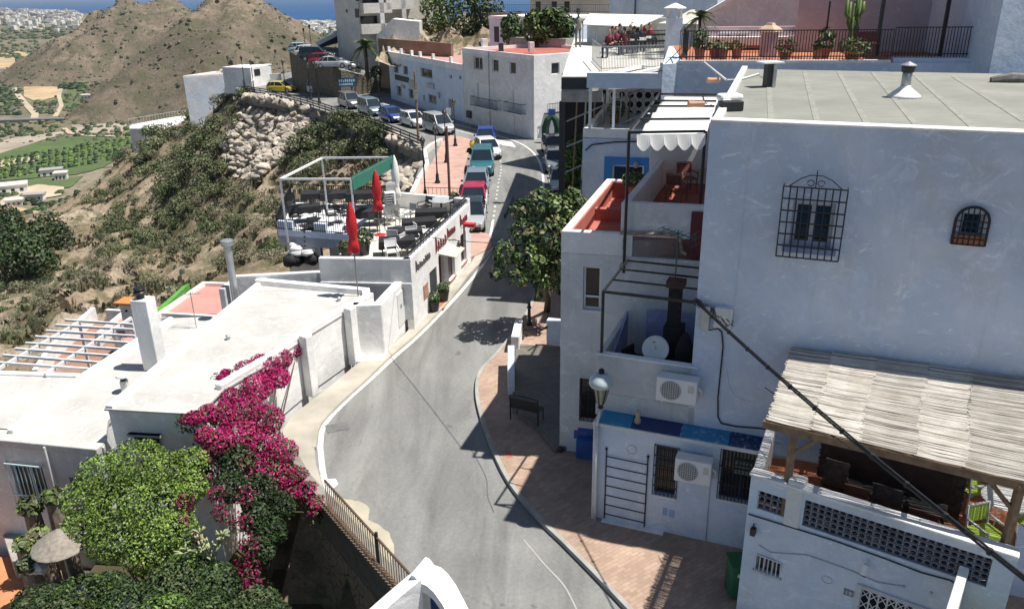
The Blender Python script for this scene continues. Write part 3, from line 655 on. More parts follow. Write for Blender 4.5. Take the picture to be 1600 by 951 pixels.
mb = MB(); mb.box((p1.x+.2, p1.y, cz+.02), (.95, .75, .1), R(-10)); T.part('cap', mb, plain('orange_tile', (.62, .22, .06), .7, .15), bevel=.02)
mb = MB(); mb.lathe((p1.x+.14, p1.y-.3, cz-.3), [(.05, -.02), (.05, .02)], 10, V((0, 1, 0))); T.part('vent_hole', mb, DARKC)
p2 = P(197, 612, .8); T = Thing('roof_vent', 'small stubby white vent with a capped top on the lower white roof', 'vent', (p2.x, p2.y, .8))
mb = MB(); mb.box((p2.x, p2.y, 1.0), (.22, .22, .45), .2); T.part('shaft', mb, WHITE2, bevel=.02)
mb = MB(); mb.box((p2.x, p2.y, 1.32), (.16, .16, .16), .2); T.part('louvre', mb, BLACK); mb = MB(); mb.lathe((p2.x, p2.y, 1.38), [(.22, 0), (.2, .05), (.05, .12)], 12); T.part('cap', mb, WHITE2)
# grey flue
p3 = P(368, 466, 1.7); T = Thing('metal_flue', 'tall grey metal flue with a flat cap behind the big white roof', 'flue', (p3.x, p3.y, -.5))
mb = MB(); mb.tube([(p3.x, p3.y, -.5), (p3.x, p3.y, 3.95)], .14, 14); T.part('pipe', mb, GREYM, smooth=False)
mb = MB(); mb.lathe((p3.x, p3.y, 3.9), [(.24, 0), (.24, .2), (.2, .22)], 16); T.part('cap', mb, GREYM)
# tv antenna
def antenna(p, h, lab, n=7, mat=GREYM, ang=.3, ln=.8):
    T = Thing('tv_antenna', lab, 'antenna', p); p = V(p); mb = MB(); mb.tube([p, p+V((0, 0, h))], .018, 6); T.part('mast', mb, mat)
    mb = MB(); d = V((math.cos(ang), math.sin(ang), .12)); t_ = p+V((0, 0, h-.08)); mb.tube([t_-d*ln*.5, t_+d*ln*.5], .013, 6); s = V((-math.sin(ang), math.cos(ang), 0))
    for i in range(n): q = t_+d*ln*(i/(n-1)-.5); mb.tube([q-s*(.28-.02*i), q+s*(.28-.02*i)], .008, 5)
    for k in (-1, 1):
        mb.tube([t_-d*ln*.5-s*.2+V((0, 0, k*.16)), t_-d*ln*.5+s*.2+V((0, 0, k*.16))], .008, 5)
        mb.tube([t_-d*ln*.5, t_-d*ln*.5+V((0, 0, k*.16))], .008, 5)
    T.part('aerial', mb, mat)
q = P(307, 512, .8); antenna((q.x, q.y, .8), 1.5, 'thin tv aerial on a mast between the two white roofs', ang=-.2)
# pink terraces
T = Thing('roof_terrace', 'pink painted roof terrace with white edge walls behind the long white house', 'terrace', P(320, 465, .1))
pk = q2([P(236, 497, .1), P(318, 441, .1), P(372, 443, .1), P(372, 470, .1), P(340, 492, .1)])
mb = MB(); mb.prism(pk, -4.5, .1); T.part('wall', mb, WHITE); mb = MB(); mb.prism(inset(pk, .05), .1, .14); T.part('floor', mb, PINKFL)
mb = MB(); mb.wall([P(236, 497, .3), P(318, 441, .3), P(374, 443, .3)], .16, -.2, .32); T.part('parapet', mb, WHITE, bevel=.03)
mb = MB(); mb.wall([P(246, 487, .3), P(345, 493, .3)], .14, 0, .3); T.part('parapet', mb, WHITE, bevel=.03)
T = Thing('roof_terrace', 'smaller sloping pink terrace left of the tall white chimney', 'terrace', P(200, 490, -.6))
pk = q2([P(172, 505, -.6), P(205, 477, -.6), P(250, 480, -.6), P(236, 520, -.6), P(200, 545, -.6)])
mb = MB(); mb.prism(pk, -5, -.6); T.part('wall', mb, WHITE2); mb = MB(); mb.prism(inset(pk, .04), -.6, -.55); T.part('floor', mb, PINKFL); mb = MB(); mb.wall([P(150, 522, -.4), P(205, 476, -.4)], .16, -1, -.4); T.part('parapet', mb, WHITE)
mb = MB(); mb.prism(q2([P(240, 487, -.2), P(285, 447, -.2), P(296, 442, -.2), P(252, 485, -.2)]), -.6, -.2)
single('awning_edge', mb, plain('bright_green', (.10, .32, .04), .7), 'narrow bright green strip along the far edge of the pink terrace', 'awning', P(265, 465, -.6))
# slatted pergola
T = Thing('pergola', 'white slatted pergola over the hillside terrace at the left edge', 'pergola', P(90, 550, -2))
sl = [((102, 500), (208, 507)), ((87, 508), (209, 515)), ((72, 517), (211, 525)), ((56, 526), (208, 536)), ((40, 536), (195, 546)), ((24, 545), (178, 556)), ((5, 555), (163, 567)), ((-20, 565), (147, 577))]
for a, b in sl:
    mb = MB(); mb.bar(P(*a, .8), P(*b, .8), .07, .09); T.part('slat', mb, WHITEP)
for a, b in (((134, 498), (-6, 578)), ((205, 497), (70, 585))):
    mb = MB(); mb.bar(P(*a, .72), P(*b, .72), .09, .12); T.part('beam', mb, WHITEP)
for x, y in ((124, 505), (0, 575), (205, 498)):
    q = P(x, y, .7); mb = MB(); mb.bar((q.x, q.y, -2.6), (q.x, q.y, .68), .09); T.part('post', mb, WHITEP)
T = Thing('lower_terrace', 'white walled hillside terrace with a brown tiled floor under the pergola', 'terrace', P(110, 560, -2.4))
pk = q2([P(150, 500, -2.4), P(215, 510, -2.4), P(200, 585, -2.4), P(60, 600, -2.4), P(85, 560, -2.4)])
mb = MB(); mb.prism(pk, -6, -2.4); T.part('floor', mb, plain('brown_tile', (.30, .17, .12), .8, .2)); mb = MB(); mb.wall([pk[0], pk[4], pk[3]], .2, -6, -1.7); T.part('parapet', mb, WHITE); mb = MB(); mb.wall([P(168, 492, -1.3), P(215, 495, -1.3)], .2, -4, -1.0); T.part('parapet', mb, GREYW)
# --- block K with courtyard wall beside the pavement
TK = Thing('courtyard_house', 'plain white street wall and grey courtyard wall between the restaurant and the white roof', 'house', P(600, 500, 0))
K_poly = q2(pxs([(549, 477), (596, 475), (652, 413), (628, 404), (560, 455), (549, 466)], 2.15))
kp = [P(549, 477, 2.15), P(596, 475, 2.15), P(651, 415, 2.15)]
mb = MB(); mb.wall(kp, .35, -.1, 2.15, 1); TK.part('wall', mb, WHITE, bevel=.05)
mb = MB(); mb.wall([kp[0], P(578, 457, 2.15)], .3, 0, 2.15); TK.part('wall', mb, WHITE)
yd = q2([P(365, 432, 2.3), P(495, 425, 2.3), P(626, 434, 2.3), P(626, 402, 2.3), P(380, 402, 2.3)])
mb = MB(); mb.wall([yd[0], yd[1], yd[2]], .25, -3.5, 2.3, 1); mb.wall([yd[0], P(345, 447, 2.3)], .25, -3, 2.2); TK.part('wall', mb, GREYW, bevel=.03)
mb = MB(); mb.prism(q2([P(600, 475, .9), P(650, 430, .9), P(610, 428, .9), P(560, 460, .9)]), -.5, .9); TK.part('floor', mb, CONC)
frK = Fr(kp[1], kp[2])
mb = MB(); a0, a1, z0, z1 = frK.rect(621, 455, 637, 505); mb.boxf(frK, a0, a1, z0, 1.85, -.02, .03); d = TK.part('door', mb, PLASTIC)
mb = MB(); aa = a0+(a1-a0)*.5; mb.boxf(frK, aa-.35, aa-.2, 1.2, 1.35, .03, .05); mb.boxf(frK, aa+.15, aa+.22, .8, 1.0, .03, .06); TK.part('letterbox', mb, GREYM, d)
mb = MB(); mb.wall([kp[0], kp[1]], .5, -.1, .12, -1); TK.part('plinth', mb, WHITE, bevel=.05)
mb = MB(); q = P(626, 420, 2.4); mb.box((q.x-.1, q.y, 2.35), (1.0, .8, .5), R(-35)); TK.part('pillar', mb, WHITE, bevel=.06)
# --- restaurant (E)
TE = Thing('restaurant_building', 'white street restaurant with dark red script on its parapet and a dining terrace on top', 'building', P(690, 450, 0))
RZ = 3.1; FLZ = 2.55
e0, e1, e2, e3 = P(497, 403, RZ), P(641, 405, RZ), P(733, 318, RZ), P(604, 306, RZ)
e0b = P(545, 358, RZ)
E_poly = q2([e0, e1, e2, e3, P(560, 330, RZ)])
ins = inset(E_poly, .28); mb = MB(); mb.prism(ins, -1, FLZ); TE.part('wall', mb, WHITE)
mb = MB(); mb.prism(inset(E_poly, .3), FLZ, FLZ+.04); TE.part('terrace_floor', mb, plain('terrace_floor', (.66, .62, .52), .8, .08))
frE = Fr(e1, e2)
hE = [frE.rect(650, 420, 657, 470), frE.rect(658, 430, 671, 474), frE.rect(674, 405, 682, 465), frE.rect(686, 385, 699, 446), frE.rect(710, 370, 720, 422)]
L_ = frE.len
hE = [(a, b, z0, z1) for a, b, z0, z1 in hE]
LE = L_
E_h = [(LE*.25, LE*.25+1.0, .55, 1.75), (LE*.40, LE*.40+.75, .12, 2.05), (LE*.56, LE*.56+1.05, .35, 1.85), (LE*.80, LE*.80+.95, .45, 1.95)]
mb = MB(); mb.skin(frE, 0, LE, -.2, RZ, E_h, .28); TE.part('wall', mb, WHITE)
fr0 = Fr(e0, e1); mb = MB(); mb.boxf(fr0, 0, fr0.len, .5, RZ, -.28, 0); mb.boxf(fr0, 0, fr0.len, 1.95, 2.12, .0, .10); TE.part('front_parapet', mb, GREYW, bevel=.03)
fr2 = Fr(e3, e2); mb = MB(); mb.wall([e3, e2], .25, 1, RZ+.25, 0); TE.part('back_parapet', mb, WHITE, bevel=.03)
mb = MB(); a0, a1, z0, z1 = E_h[0]; mb.boxf(frE, a0, a1, z0, z1, -.1, -.05); TE.part('menu_board', mb, plain('dark_board', (.05, .055, .06), .5, .4, 8))
mb = MB(); mb.boxf(frE, LE*.25-.9, LE*.25-.35, .9, 1.5, .0, .04); TE.part('notice_board', mb, plain('notice', (.45, .25, .18), .6, .6, 9))
a0, a1, z0, z1 = E_h[1]; mb = MB(); mb.boxf(frE, a0, a1, z0, z1, -.2, -.14); TE.part('door', mb, DKRED)
for h in E_h[2:]: window(TE, frE, *h, DKRED, GLASS, .14, .07, 2, 1, sill=TERRA)
# small shade canopy, wall lamps on brackets
mb = MB(); a = E_h[1][1]; mb.add([frE.pt(a-.7, 2.15, .0), frE.pt(a+.9, 2.15, 0), frE.pt(a+.9, 1.95, .75), frE.pt(a-.5, 1.95, .75), frE.pt(a-.7, 2.19, .0), frE.pt(a+.9, 2.19, 0), frE.pt(a+.9, 1.99, .75), frE.pt(a-.5, 1.99, .75)], [(0, 1, 2, 3), (4, 5, 6, 7), (0, 1, 5, 4), (1, 2, 6, 5), (2, 3, 7, 6), (3, 0, 4, 7)])
TE.part('door_canopy', mb, plain('beige_canvas', (.60, .56, .44), .8))
mb = MB(); mb.boxf(frE, LE*.86, LE*.90, 2.25, 2.4, 0, .55); TE.part('small_awning', mb, RED)
for f in (.58, .82):
    mb = MB(); mb.tube([frE.pt(LE*f, 2.3, 0), frE.pt(LE*f, 2.4, .3), frE.pt(LE*f, 2.3, .5)], .015, 6); mb.lathe(frE.pt(LE*f, 2.1, .5), [(.09, 0), (.1, .12), (.03, .2)], 8); TE.part('wall_lamp', mb, BLACK)
mb = MB(); rr = random.Random(3)        # script lettering, hand-brushed strokes standing on the parapet face
def script(a, n, w_, h_, z, mat, nm):
    mb = MB()
    for i in range(n):
        x = a+i*w_; k = rr.random(); hh = h_*(1.5 if i == 0 else rr.uniform(.7, 1.05))
        pts = [frE.pt(x+w_*.1, z, .02), frE.pt(x+w_*.18, z+hh*.9, .02), frE.pt(x+w_*.45, z+hh*.75, .02), frE.pt(x+w_*.5, z+hh*.1, .02), frE.pt(x+w_*.85, z+hh*.3, .02)]
        mb.tube(pts, .028, 5); 
        if k > .4: mb.tube([frE.pt(x+w_*.1, z+hh*.45, .02), frE.pt(x+w_*.8, z+hh*.5, .02)], .02, 5)
    TE.part(nm, mb, mat)
SCR = plain('oxblood_lettering', (.22, .045, .06), .6, .3)
script(LE*.06, 8, .24, .34, 2.38, plain('grey_lettering', (.13, .10, .11), .6, .3), 'lettering'); script(LE*.36, 5, .34, .55, 2.3, SCR, 'lettering'); script(LE*.56, 6, .22, .36, 2.45, SCR, 'lettering'); script(LE*.80, 5, .26, .42, 2.42, SCR, 'lettering')
mb = MB(); n_ = 22
for i in range(n_+1): mb.bar(frE.pt(.1+(LE-.2)*i/n_, RZ, -.12), frE.pt(.1+(LE-.2)*i/n_, RZ+.38, -.12), .02)
for z in (RZ+.38, RZ+.2): mb.bar(frE.pt(0, z, -.12), frE.pt(LE, z, -.12), .05)
TE.part('handrail', mb, BLACK)
# left platform with pergola frame
TW_ = Thing('restaurant_annexe', 'raised white terrace block with notched parapet left of the red parasols', 'building', P(490, 365, 0))
w0, w1_, w2, w3 = P(432, 350, 3.0), P(549, 358, 3.0), P(640, 300, 3.0), P(470, 292, 3.0)
WP = q2([w0, w1_, P(600, 322, 3.0), P(604, 304, 3.0), P(455, 300, 3.0)])
mb = MB(); mb.prism(WP, 2.0, 2.45, bot=True); TW_.part('floor', mb, WHITE2)
fW = Fr(w0, w1_); mb = MB(); mb.boxf(fW, 0, fW.len, 2.0, 2.75, -.2, 0); mb.boxf(fW, 0, .8, 2.75, 3.15, -.2, 0); mb.boxf(fW, fW.len*.5, fW.len*.66, 2.75, 3.15, -.2, 0); TW_.part('parapet', mb, BLUEW, bevel=.03)
mb = MB(); mb.prism(q2([P(448, 384, 2), P(500, 386, 2), P(500, 350, 2), P(455, 345, 2)]), -4.5, 2.0); TW_.part('wall', mb, CREAM)
mb = MB(); mb.prism(inset(q2([P(500, 386, 2), P(548, 378, 2), P(560, 340, 2), P(500, 340, 2)]), .4), -4.5, 2.0); TW_.part('wall', mb, GREYW)
def rail(T, a, b, z, h, n, mat=BLACK, name='railing', parent=None):
    mb = MB(); a = V((a[0], a[1], z)); b = V((b[0], b[1], z))
    for i in range(n+1):
        q = a.lerp(b, i/n); mb.bar(q, q+V((0, 0, h)), .022)
    for k in (.12, 1): mb.bar(a+V((0, 0, h*k)), b+V((0, 0, h*k)), .035)
    return T.part(name, mb, mat, parent)
rail(TW_, WP[0], WP[4], 2.45, .95, 40); rail(TW_, WP[4], WP[3], 2.45, .95, 44); rail(TW_, w0, w1_, 2.75, .5, 34)
T = Thing('metal_pergola', 'bare white metal pergola frame over the far dining terrace', 'pergola', P(520, 340, 2.4))
ptop = 5.35
c0, c1, c2, c3 = P(438, 280, ptop), P(548, 280, ptop), P(612, 246, ptop), P(505, 246, ptop)
c3 = P(503, 247, ptop)
for c in (c0, c1, c2, c3):
    mb = MB(); mb.bar((c.x, c.y, 2.45), (c.x, c.y, ptop-.05), .075); T.part('post', mb, WHITEP)
for a, b in ((c0, c1), (c1, c2), (c2, c3), (c3, c0)):
    mb = MB(); mb.bar(a, b, .085); T.part('beam', mb, WHITEP)
mb = MB(); d_ = V((.6, .1, -.75)); mb.add([c1+V((0, 0, .1)), c2+V((0, 0, .1)), c2+V((.08, -.05, -.5)), c1+V((.08, -.05, -.5)), c1+V((0.03, 0, .13)), c2+V((0.03, 0, .13)), c2+V((.11, -.05, -.49)), c1+V((.11, -.05, -.49))], [(0, 1, 2, 3), (4, 5, 6, 7), (0, 1, 5, 4), (1, 2, 6, 5), (2, 3, 7, 6), (3, 0, 4, 7)])
T.part('green_awning', mb, plain('green_canvas', (.02, .14, .10), .75))
# ================================================================ C1 / C2 street houses, far middle
T = Thing('street_house', 'long two-storey white house with small irregular windows beyond the parked cars', 'house', P(660, 170, 0))
f1a, f1b = P(600, 151, 0), P(726, 191.5, 0); fC1 = Fr(f1a, f1b); h1 = 5.8
ax = fC1.px(609, 120)[0]; L1 = fC1.len
def fh(fr, *r): a0, a1, z0, z1 = fr.rect(*r); return (min(a0, a1), max(a0, a1), z0, z1)
H1 = [fh(fC1, 616, 101, 622, 113), fh(fC1, 631, 104, 637, 116), fh(fC1, 658, 108, 675, 121), fh(fC1, 702, 117, 706, 123), fh(fC1, 717, 118, 721, 124), fh(fC1, 621, 135, 627, 149), fh(fC1, 640, 140, 646, 153), fh(fC1, 661, 149, 664, 158), fh(fC1, 670, 149, 682, 161), fh(fC1, 701, 155, 707, 182)]
nb = fC1.n*-1; bk = 11
def block(T, fr, a0, a1, depth, z0, z1, mat, holes, th=.25, name='wall', **k):
    mb = MB(); c = [fr.pt(a0, 0, -th+.002), fr.pt(a1, 0, -th+.002), fr.pt(a1, 0, -depth), fr.pt(a0, 0, -depth)]
    mb.prism(q2(c), z0, z1); mb.skin(fr, a0, a1, z0, z1, holes, th); return T.part(name, mb, mat, **k)
block(T, fC1, ax, L1-.02, bk, -.3, h1-.6, BLUEW, H1)
mb = MB(); c = [fC1.pt(ax, 0), fC1.pt(L1-.02, 0), fC1.pt(L1-.02, 0, -bk), fC1.pt(ax, 0, -bk)]; mb.ring(q2(c), h1-.6, h1, .22); T.part('parapet', mb, WHITE)
mb = MB(); mb.prism(inset(q2(c), .22), h1-.6, h1-.5); T.part('roof', mb, PINKFL)
for h in H1[:-1]: window(T, fC1, *h, WHITEP, GLASS, .14, .06, 2 if h[1]-h[0] > 1.0 else 1, grille=BLACK if h[1]-h[0] > 1.0 else None, gout=.08, gn=(6, 2))
mb = MB(); mb.boxf(fC1, H1[-1][0], H1[-1][1], H1[-1][2], H1[-1][3], -.15, -.1); T.part('door', mb, CONC)
mb = MB(); a0, a1, z0, z1 = fh(fC1, 618, 119, 639, 127); mb.boxf(fC1, a0, a1, z0, z1, 0, .08); T.part('shop_sign', mb, BLACK)
for r in ((641, 127, 651, 138), (669, 131, 679, 138), (628, 133, 633, 138), (685, 145, 688, 153)):
    a0, a1, z0, z1 = fh(fC1, *r); mb = MB(); mb.boxf(fC1, a0, a1, z0, z1, 0, .18); T.part('wall_box', mb, GREYM)
mb = MB()
for i, x in enumerate((607, 626, 642, 655, 675, 703)): 
    a = fC1.px(x, 95)[0]; mb2 = MB(); mb2.boxf(fC1, a-.18, a+.18, h1, h1+.55, -.3, 0); T.part('parapet_post', mb2, WHITE)
q = fC1.pt(L1-1.0, h1, -1.5); mb = MB(); mb.lathe(q, [(.9, -.3), (.9, .3), (.75, .65), (.45, .9), (.05, 1.0)], 16); T.part('water_tank', mb, WHITE, smooth=True)
# C2
T = Thing('street_house', 'three-storey white corner house with wrought balconies and a garage door', 'house', P(780, 205, 0))
f2b = P(832, 218, 0); fC2 = Fr(f1b, f2b); L2 = fC2.len; h2_ = 7.4
H2 = [fh(fC2, 741, 90, 754, 108), fh(fC2, 769, 93, 779, 112), fh(fC2, 796, 97, 806, 116), fh(fC2, 744, 128, 772, 160), fh(fC2, 801, 141, 820, 172), fh(fC2, 803, 182, 826, 212), fh(fC2, 757, 90, 761, 92)][:6]
H2[3] = fh(fC2, 746, 132, 770, 160)
block(T, fC2, .02, L2, 10, -.3, h2_-.4, WHITE2, H2[:3]+H2[3:], .25)
cc = q2([fC2.pt(.02, 0), fC2.pt(L2, 0), fC2.pt(L2, 0, -10), fC2.pt(.02, 0, -10)])
mb = MB(); mb.ring(cc, h2_-.4, h2_, .25); T.part('parapet', mb, WHITE); mb = MB(); mb.prism(inset(cc, .25), h2_-.4, h2_-.3); T.part('roof', mb, REDFL)
for h in H2[:3]: window(T, fC2, *h, WHITEP, GLASS, .12, .07, 2 if h is H2[0] else 1, grille=BLACK if h is H2[0] else None, gout=.06, gn=(5, 2))
for h in H2[3:5]: window(T, fC2, *h, WHITEP, PLASTIC, .12, .07, 2)
mb = MB(); h = H2[5]; mb.boxf(fC2, h[0], h[1], h[2], h[3], -.16, -.1); 
for i in range(1, 6): mb.boxf(fC2, h[0], h[1], h[2]+(h[3]-h[2])*i/6-.01, h[2]+(h[3]-h[2])*i/6+.01, -.1, -.085)
T.part('garage_door', mb, WHITE2)
for r in ((742, 148, 784, 168), (794, 158, 822, 176)):
    a0, a1, z0, z1 = fh(fC2, *r); mb = MB(); mb.boxf(fC2, a0, a1, z0-.08, z0, 0, .55); b_ = T.part('balcony', mb, WHITE2)
    mb = MB(); n_ = int((a1-a0)/.14)
    for i in range(n_+1): mb.bar(fC2.pt(a0+(a1-a0)*i/n_, z0, .52), fC2.pt(a0+(a1-a0)*i/n_, z0+.9, .52), .022)
    for z in (z0+.06, z0+.9): mb.bar(fC2.pt(a0, z, .52), fC2.pt(a1, z, .52), .05)
    for a in (a0, a1): mb.bar(fC2.pt(a, z0+.9, .52), fC2.pt(a, z0+.9, 0), .04)
    T.part('railing', mb, BLACK, b_)
mb = MB(); a0, a1, z0, z1 = fh(fC2, 731, 173, 737, 184); mb.boxf(fC2, a0, a1, z0, z1, 0, .2); T.part('meter_box', mb, POTB)
mb = MB(); a, z = fC2.px(764, 100); mb.tube([fC2.pt(a, h2_, .05), fC2.pt(a, .3, .05)], .05, 6); T.part('drain_pipe', mb, GREYM)
f2c = P(886, 80, h2_); fC3 = Fr(fC2.pt(L2+.01, 0, -.0), fC2.pt(L2+.01, 0, -10)); L3 = fC3.len
H3 = [fh(fC3, 859, 98, 868, 116)]; H3 = [(h[0], h[0]+.9, h[2], h[3]) for h in H3]; fC3.o = fC3.o+fC3.n*.26; mb = MB(); mb.skin(fC3, .02, L3, -.3, h2_, H3, .25); T.part('side_wall', mb, WHITE)
window(T, fC3, *H3[0], WHITEP, GLASS, .12, .06)
a0, a1, z0, z1 = fC3.rect(850, 150, 880, 176); a0 = a0+.0; mb = MB(); mb.boxf(fC3, a0, a1, z0, z0+.06, 0, .6)
for i in range(13): mb.bar(fC3.pt(a0+(a1-a0)*i/12, z0, .57), fC3.pt(a0+(a1-a0)*i/12, z0+.9, .57), .03)
for z in (z0+.06, z0+.9): mb.bar(fC3.pt(a0, z, .57), fC3.pt(a1, z, .57), .05)
T.part('balcony', mb, BLACK)
for x, y, s_ in ((757, 70, .6), (783, 78, .4), (830, 76, .5)):
    q = P(x, y+6, h2_-.2); mb = MB(); mb.box((q.x, q.y, h2_+.3), (s_, s_, .9), .3); T.part('roof_vent', mb, WHITE2 if s_ > .45 else POTB, bevel=.03)
# ================================================================ RIGHT SIDE
# --- R1 corner house, three storeys, red painted roof terrace
ZT = 6.93
F_ = P(877, 360, ZT); Bk = P(948, 279, ZT); uR = (P(970, 365, ZT)-F_).normalized()
TR = Thing('corner_house', 'tall whitewashed corner house with a red roof terrace next to the street tree', 'house', P(900, 700, .1))
Uend = F_+uR*9.0; Bend = Bk+uR*9.0
fR1 = Fr(F_, F_+uR)
hR = [fh(fR1, 911, 417, 939, 484), fh(fR1, 906, 592, 934, 656)]
hR[1] = (hR[1][0], hR[1][0]+.75, hR[1][2], hR[1][3])
block(TR, fR1, .0, 4.35, 6.3, -.1, 6.3, WHITE2, hR, .2)
rp = q2([F_, F_+uR*1.95, Bk+uR*1.25, Bk]); rp_full = q2([F_, F_+uR*1.9, Bk+uR*1.9, Bk])
mb = MB(); mb.ring(rp_full, 6.3, ZT, .2); TR.part('parapet', mb, WHITE, bevel=.03)
mb = MB(); mb.ring(inset(rp_full, .202), 6.3, ZT-.06, .05); TR.part('painted_upstand', mb, REDFL)
mb = MB(); mb.prism(inset(rp_full, .2), 6.3, 6.34); TR.part('roof_floor', mb, REDFL)
m0 = F_.lerp(Bk, .52); mb = MB(); mb.wall([m0+uR*.2, m0+uR*1.7], .22, 6.3, 6.72); TR.part('low_divider', mb, REDFL, bevel=.02)
window(TR, fR1, *hR[0], WHITEP, GLASS, .1, .06, 1, 1, sill=WHITE)
a0, a1, z0, z1 = hR[0]; mb = MB(); mb.boxf(fR1, a0+.05, a1-.05, z0+.35, z0+.40, -.1, -.06); TR.part('window_transom', mb, WHITEP)
window(TR, fR1, *hR[1], DKRED, GLASS, .12, .05, 1, 1, grille=BLACK, gout=.05, gn=(6, 3))
a0, a1, z0, z1 = fh(fR1, 897, 672, 918, 685); mb = MB(); mb.boxf(fR1, a0, a1, z0, z1, 0, .03); TR.part('blue_plaque', mb, plain('plaque_blue', (.08, .12, .35), .5))
a0, a1, z0, z1 = fh(fR1, 903, 702, 926, 752); mb = MB(); mb.boxf(fR1, .55, 1.6, .12, .95, 0, .02); TR.part('painted_plinth', mb, BLUEP)
mb = MB(); mb.boxf(fR1, .55, 1.2, .12, .7, .021, .35); single('storage_box', mb, BLUEP, 'dark blue box standing at the foot of the corner house wall', 'box', fR1.pt(.9, .12, .2), bevel=.02)
mb = MB(); mb.ell(fR1.pt(.05, .2, .1), (.1, .1, .1)); single('round_stone', mb, POTB, 'small dark round stone at the corner of the house wall', 'stone', fR1.pt(.05, .1, .1))
# upper terrace block with front parapet and rusty pipe
ZP = 7.75; ZF = 6.85
T0 = P(971, 316, ZP); T1 = P(1036, 241, ZP); uT = uR
TU = Thing('upper_terrace', 'upper roof terrace with a red tiled floor between white parapets', 'terrace', (T0.x, T0.y, ZF))
wd = 3.6
tp_ = q2([T0, T0+uT*wd, T1+uT*wd, T1]); mb = MB(); mb.prism(tp_, 6.3, ZF); TU.part('floor', mb, TERRA and plain('red_tile_floor', (.34, .09, .06), .7, .2, 4))
mb = MB(); mb.wall([T0+uT*2.55, T0, T1, T1+uT*3.2], .2, 5.9, ZP, -1); TU.part('parapet', mb, WHITE2, bevel=.03)
TU2 = []
mb = MB(); fT = Fr(T0, T0+uT)
pts = [fT.px(970, 363), fT.px(1040, 364), fT.px(1056, 367), fT.px(1064, 375), fT.px(1066, 392), fT.px(1072, 396)]
mb.tube([fT.pt(a, z, .07) for a, z in pts], .05, 8); TU.part('rusty_pipe', mb, plain('rusty_pipe', (.33, .24, .18), .7, .6, 9))
mb = MB(); g_ = fT.rect(1078, 330, 1090, 410); mb.boxf(fT, g_[0], g_[1]+.3, g_[2], g_[3], .02, .06); TU.part('dark_slit_panel', mb, DKRED)  # tall dark panel added to stand for the slit beside the big house
# chairs / planter pots on the upper terrace
def leafy(mb, c, r, n, s, mats=(0, 1, 2), flat=1.0, hollow=.55, rg=rnd, up=.35):
    c = V(c); rx, ry, rz = r if isinstance(r, (tuple, list)) else (r, r, r)
    for _ in range(n):
        while True:
            d = V((rg.uniform(-1, 1), rg.uniform(-1, 1), rg.uniform(-1, 1)))
            if .05 < d.length < 1: break
        l = d.length; d = d/l*(hollow+(1-hollow)*l); p = c+V((d.x*rx, d.y*ry, d.z*rz))
        nrm = (d+V((rg.uniform(-1, 1), rg.uniform(-1, 1), rg.uniform(-1, 1)+up))*.9).normalized()
        a = nrm.cross(V((rg.random()-.5, rg.random()-.5, rg.random()-.5))).normalized(); b = nrm.cross(a); q = s*rg.uniform(.6, 1.35)
        mb.cur = rg.choice(mats); o = len(mb.v)
        mb.v += [tuple(p-a*q*.5), tuple(p-b*q*.28+nrm*q*.05), tuple(p+a*q*.6), tuple(p+b*q*.28+nrm*q*.05)]; mb.f.append((o, o+1, o+2, o+3)); mb.mi.append(mb.cur)
def pot_plant(p, lab, r=.16, h=.3, pr=.25, ph=.3, pm=TERRA, leaves=(G_DARK, G_MID, G_LIGHT), n=160, s=.1, name='potted_plant', grp=None):
    T = Thing(name, lab, 'plant', p, grp); p = V(p); mb = MB(); mb.lathe(p, [(r*.7, 0), (r, h), (r*1.1, h), (r*1.1, h+.03), (r*.9, h+.03), (r*.85, h-.03)], 12); T.part('pot', mb, pm)
    mb = MB(); leafy(mb, p+V((0, 0, h+ph*.8)), (pr, pr, ph), n, s); T.part('foliage', mb, list(leaves), recalc=False); return T
p = P(992, 309, ZF+.02)+V((0, .3, 0)); pot_plant(p, 'leafy green plant behind the front parapet of the upper terrace', .18, .3, .38, .25, n=260, s=.12, leaves=(G_FRESH, G_MID, G_FRESHD))
p = P(1033, 283, ZF); pot_plant(p, 'dark potted shrub by the back wall of the upper terrace', .16, .3, .2, .25)
p = P(1078, 268, ZF+.3); pot_plant(p, 'dry brown potted plant at the back corner of the upper terrace', .14, .25, .22, .22, leaves=(G_DRY, G_OLIVE, G_DRY))
def chair(p, rz, lab, m1, m2, grp=None, arms=True, w_=.5, slat=False, name='chair', cat='chair'):
    T = Thing(name, lab, cat, p, grp, rz); W = w_/2
    def prt(nm, f, m):
        mb = MB(); f(mb); ob = mb.build(nm, m, (0, 0, 0), T.o); return ob
    for x in (-W, W):
        for y in (-W, W):
            prt('leg', lambda b: b.bar((x, y, 0), (x*.95, y*.95, .44 if y < 0 or not arms else .44), .03), m1)
    prt('seat', lambda b: b.box((0, 0, .455), (w_, w_, .03)), m2)
    def bk_(b):
        for x in (-W, W): b.bar((x*.95, W*.95, .44), (x*.95, W*1.2, .9), .03)
        b.bar((-W, W*1.2, .9), (W, W*1.2, .9), .03)
    prt('back_frame', bk_, m1)
    prt('backrest', lambda b: b.hexa([(-W*.9, W, .56), (W*.9, W, .56), (W*.9, W+.02, .56), (-W*.9, W+.02, .56), (-W*.9, W*1.18, .87), (W*.9, W*1.18, .87), (W*.9, W*1.18+.02, .87), (-W*.9, W*1.18+.02, .87)]), m2)
    if arms:
        for x in (-W, W): prt('armrest', lambda b: (b.bar((x, -W, .64), (x, W, .64), .035), b.bar((x, -W, .44), (x, -W, .64), .025)), m1)
    return T
BURG = plain('burgundy_stripe', (.20, .07, .06), .7, .4, 9)
p = P(1072, 300, ZF); c1_ = chair(p, .2, 'wooden armchair with a striped reddish cushion on the upper terrace', WOOD, BURG)
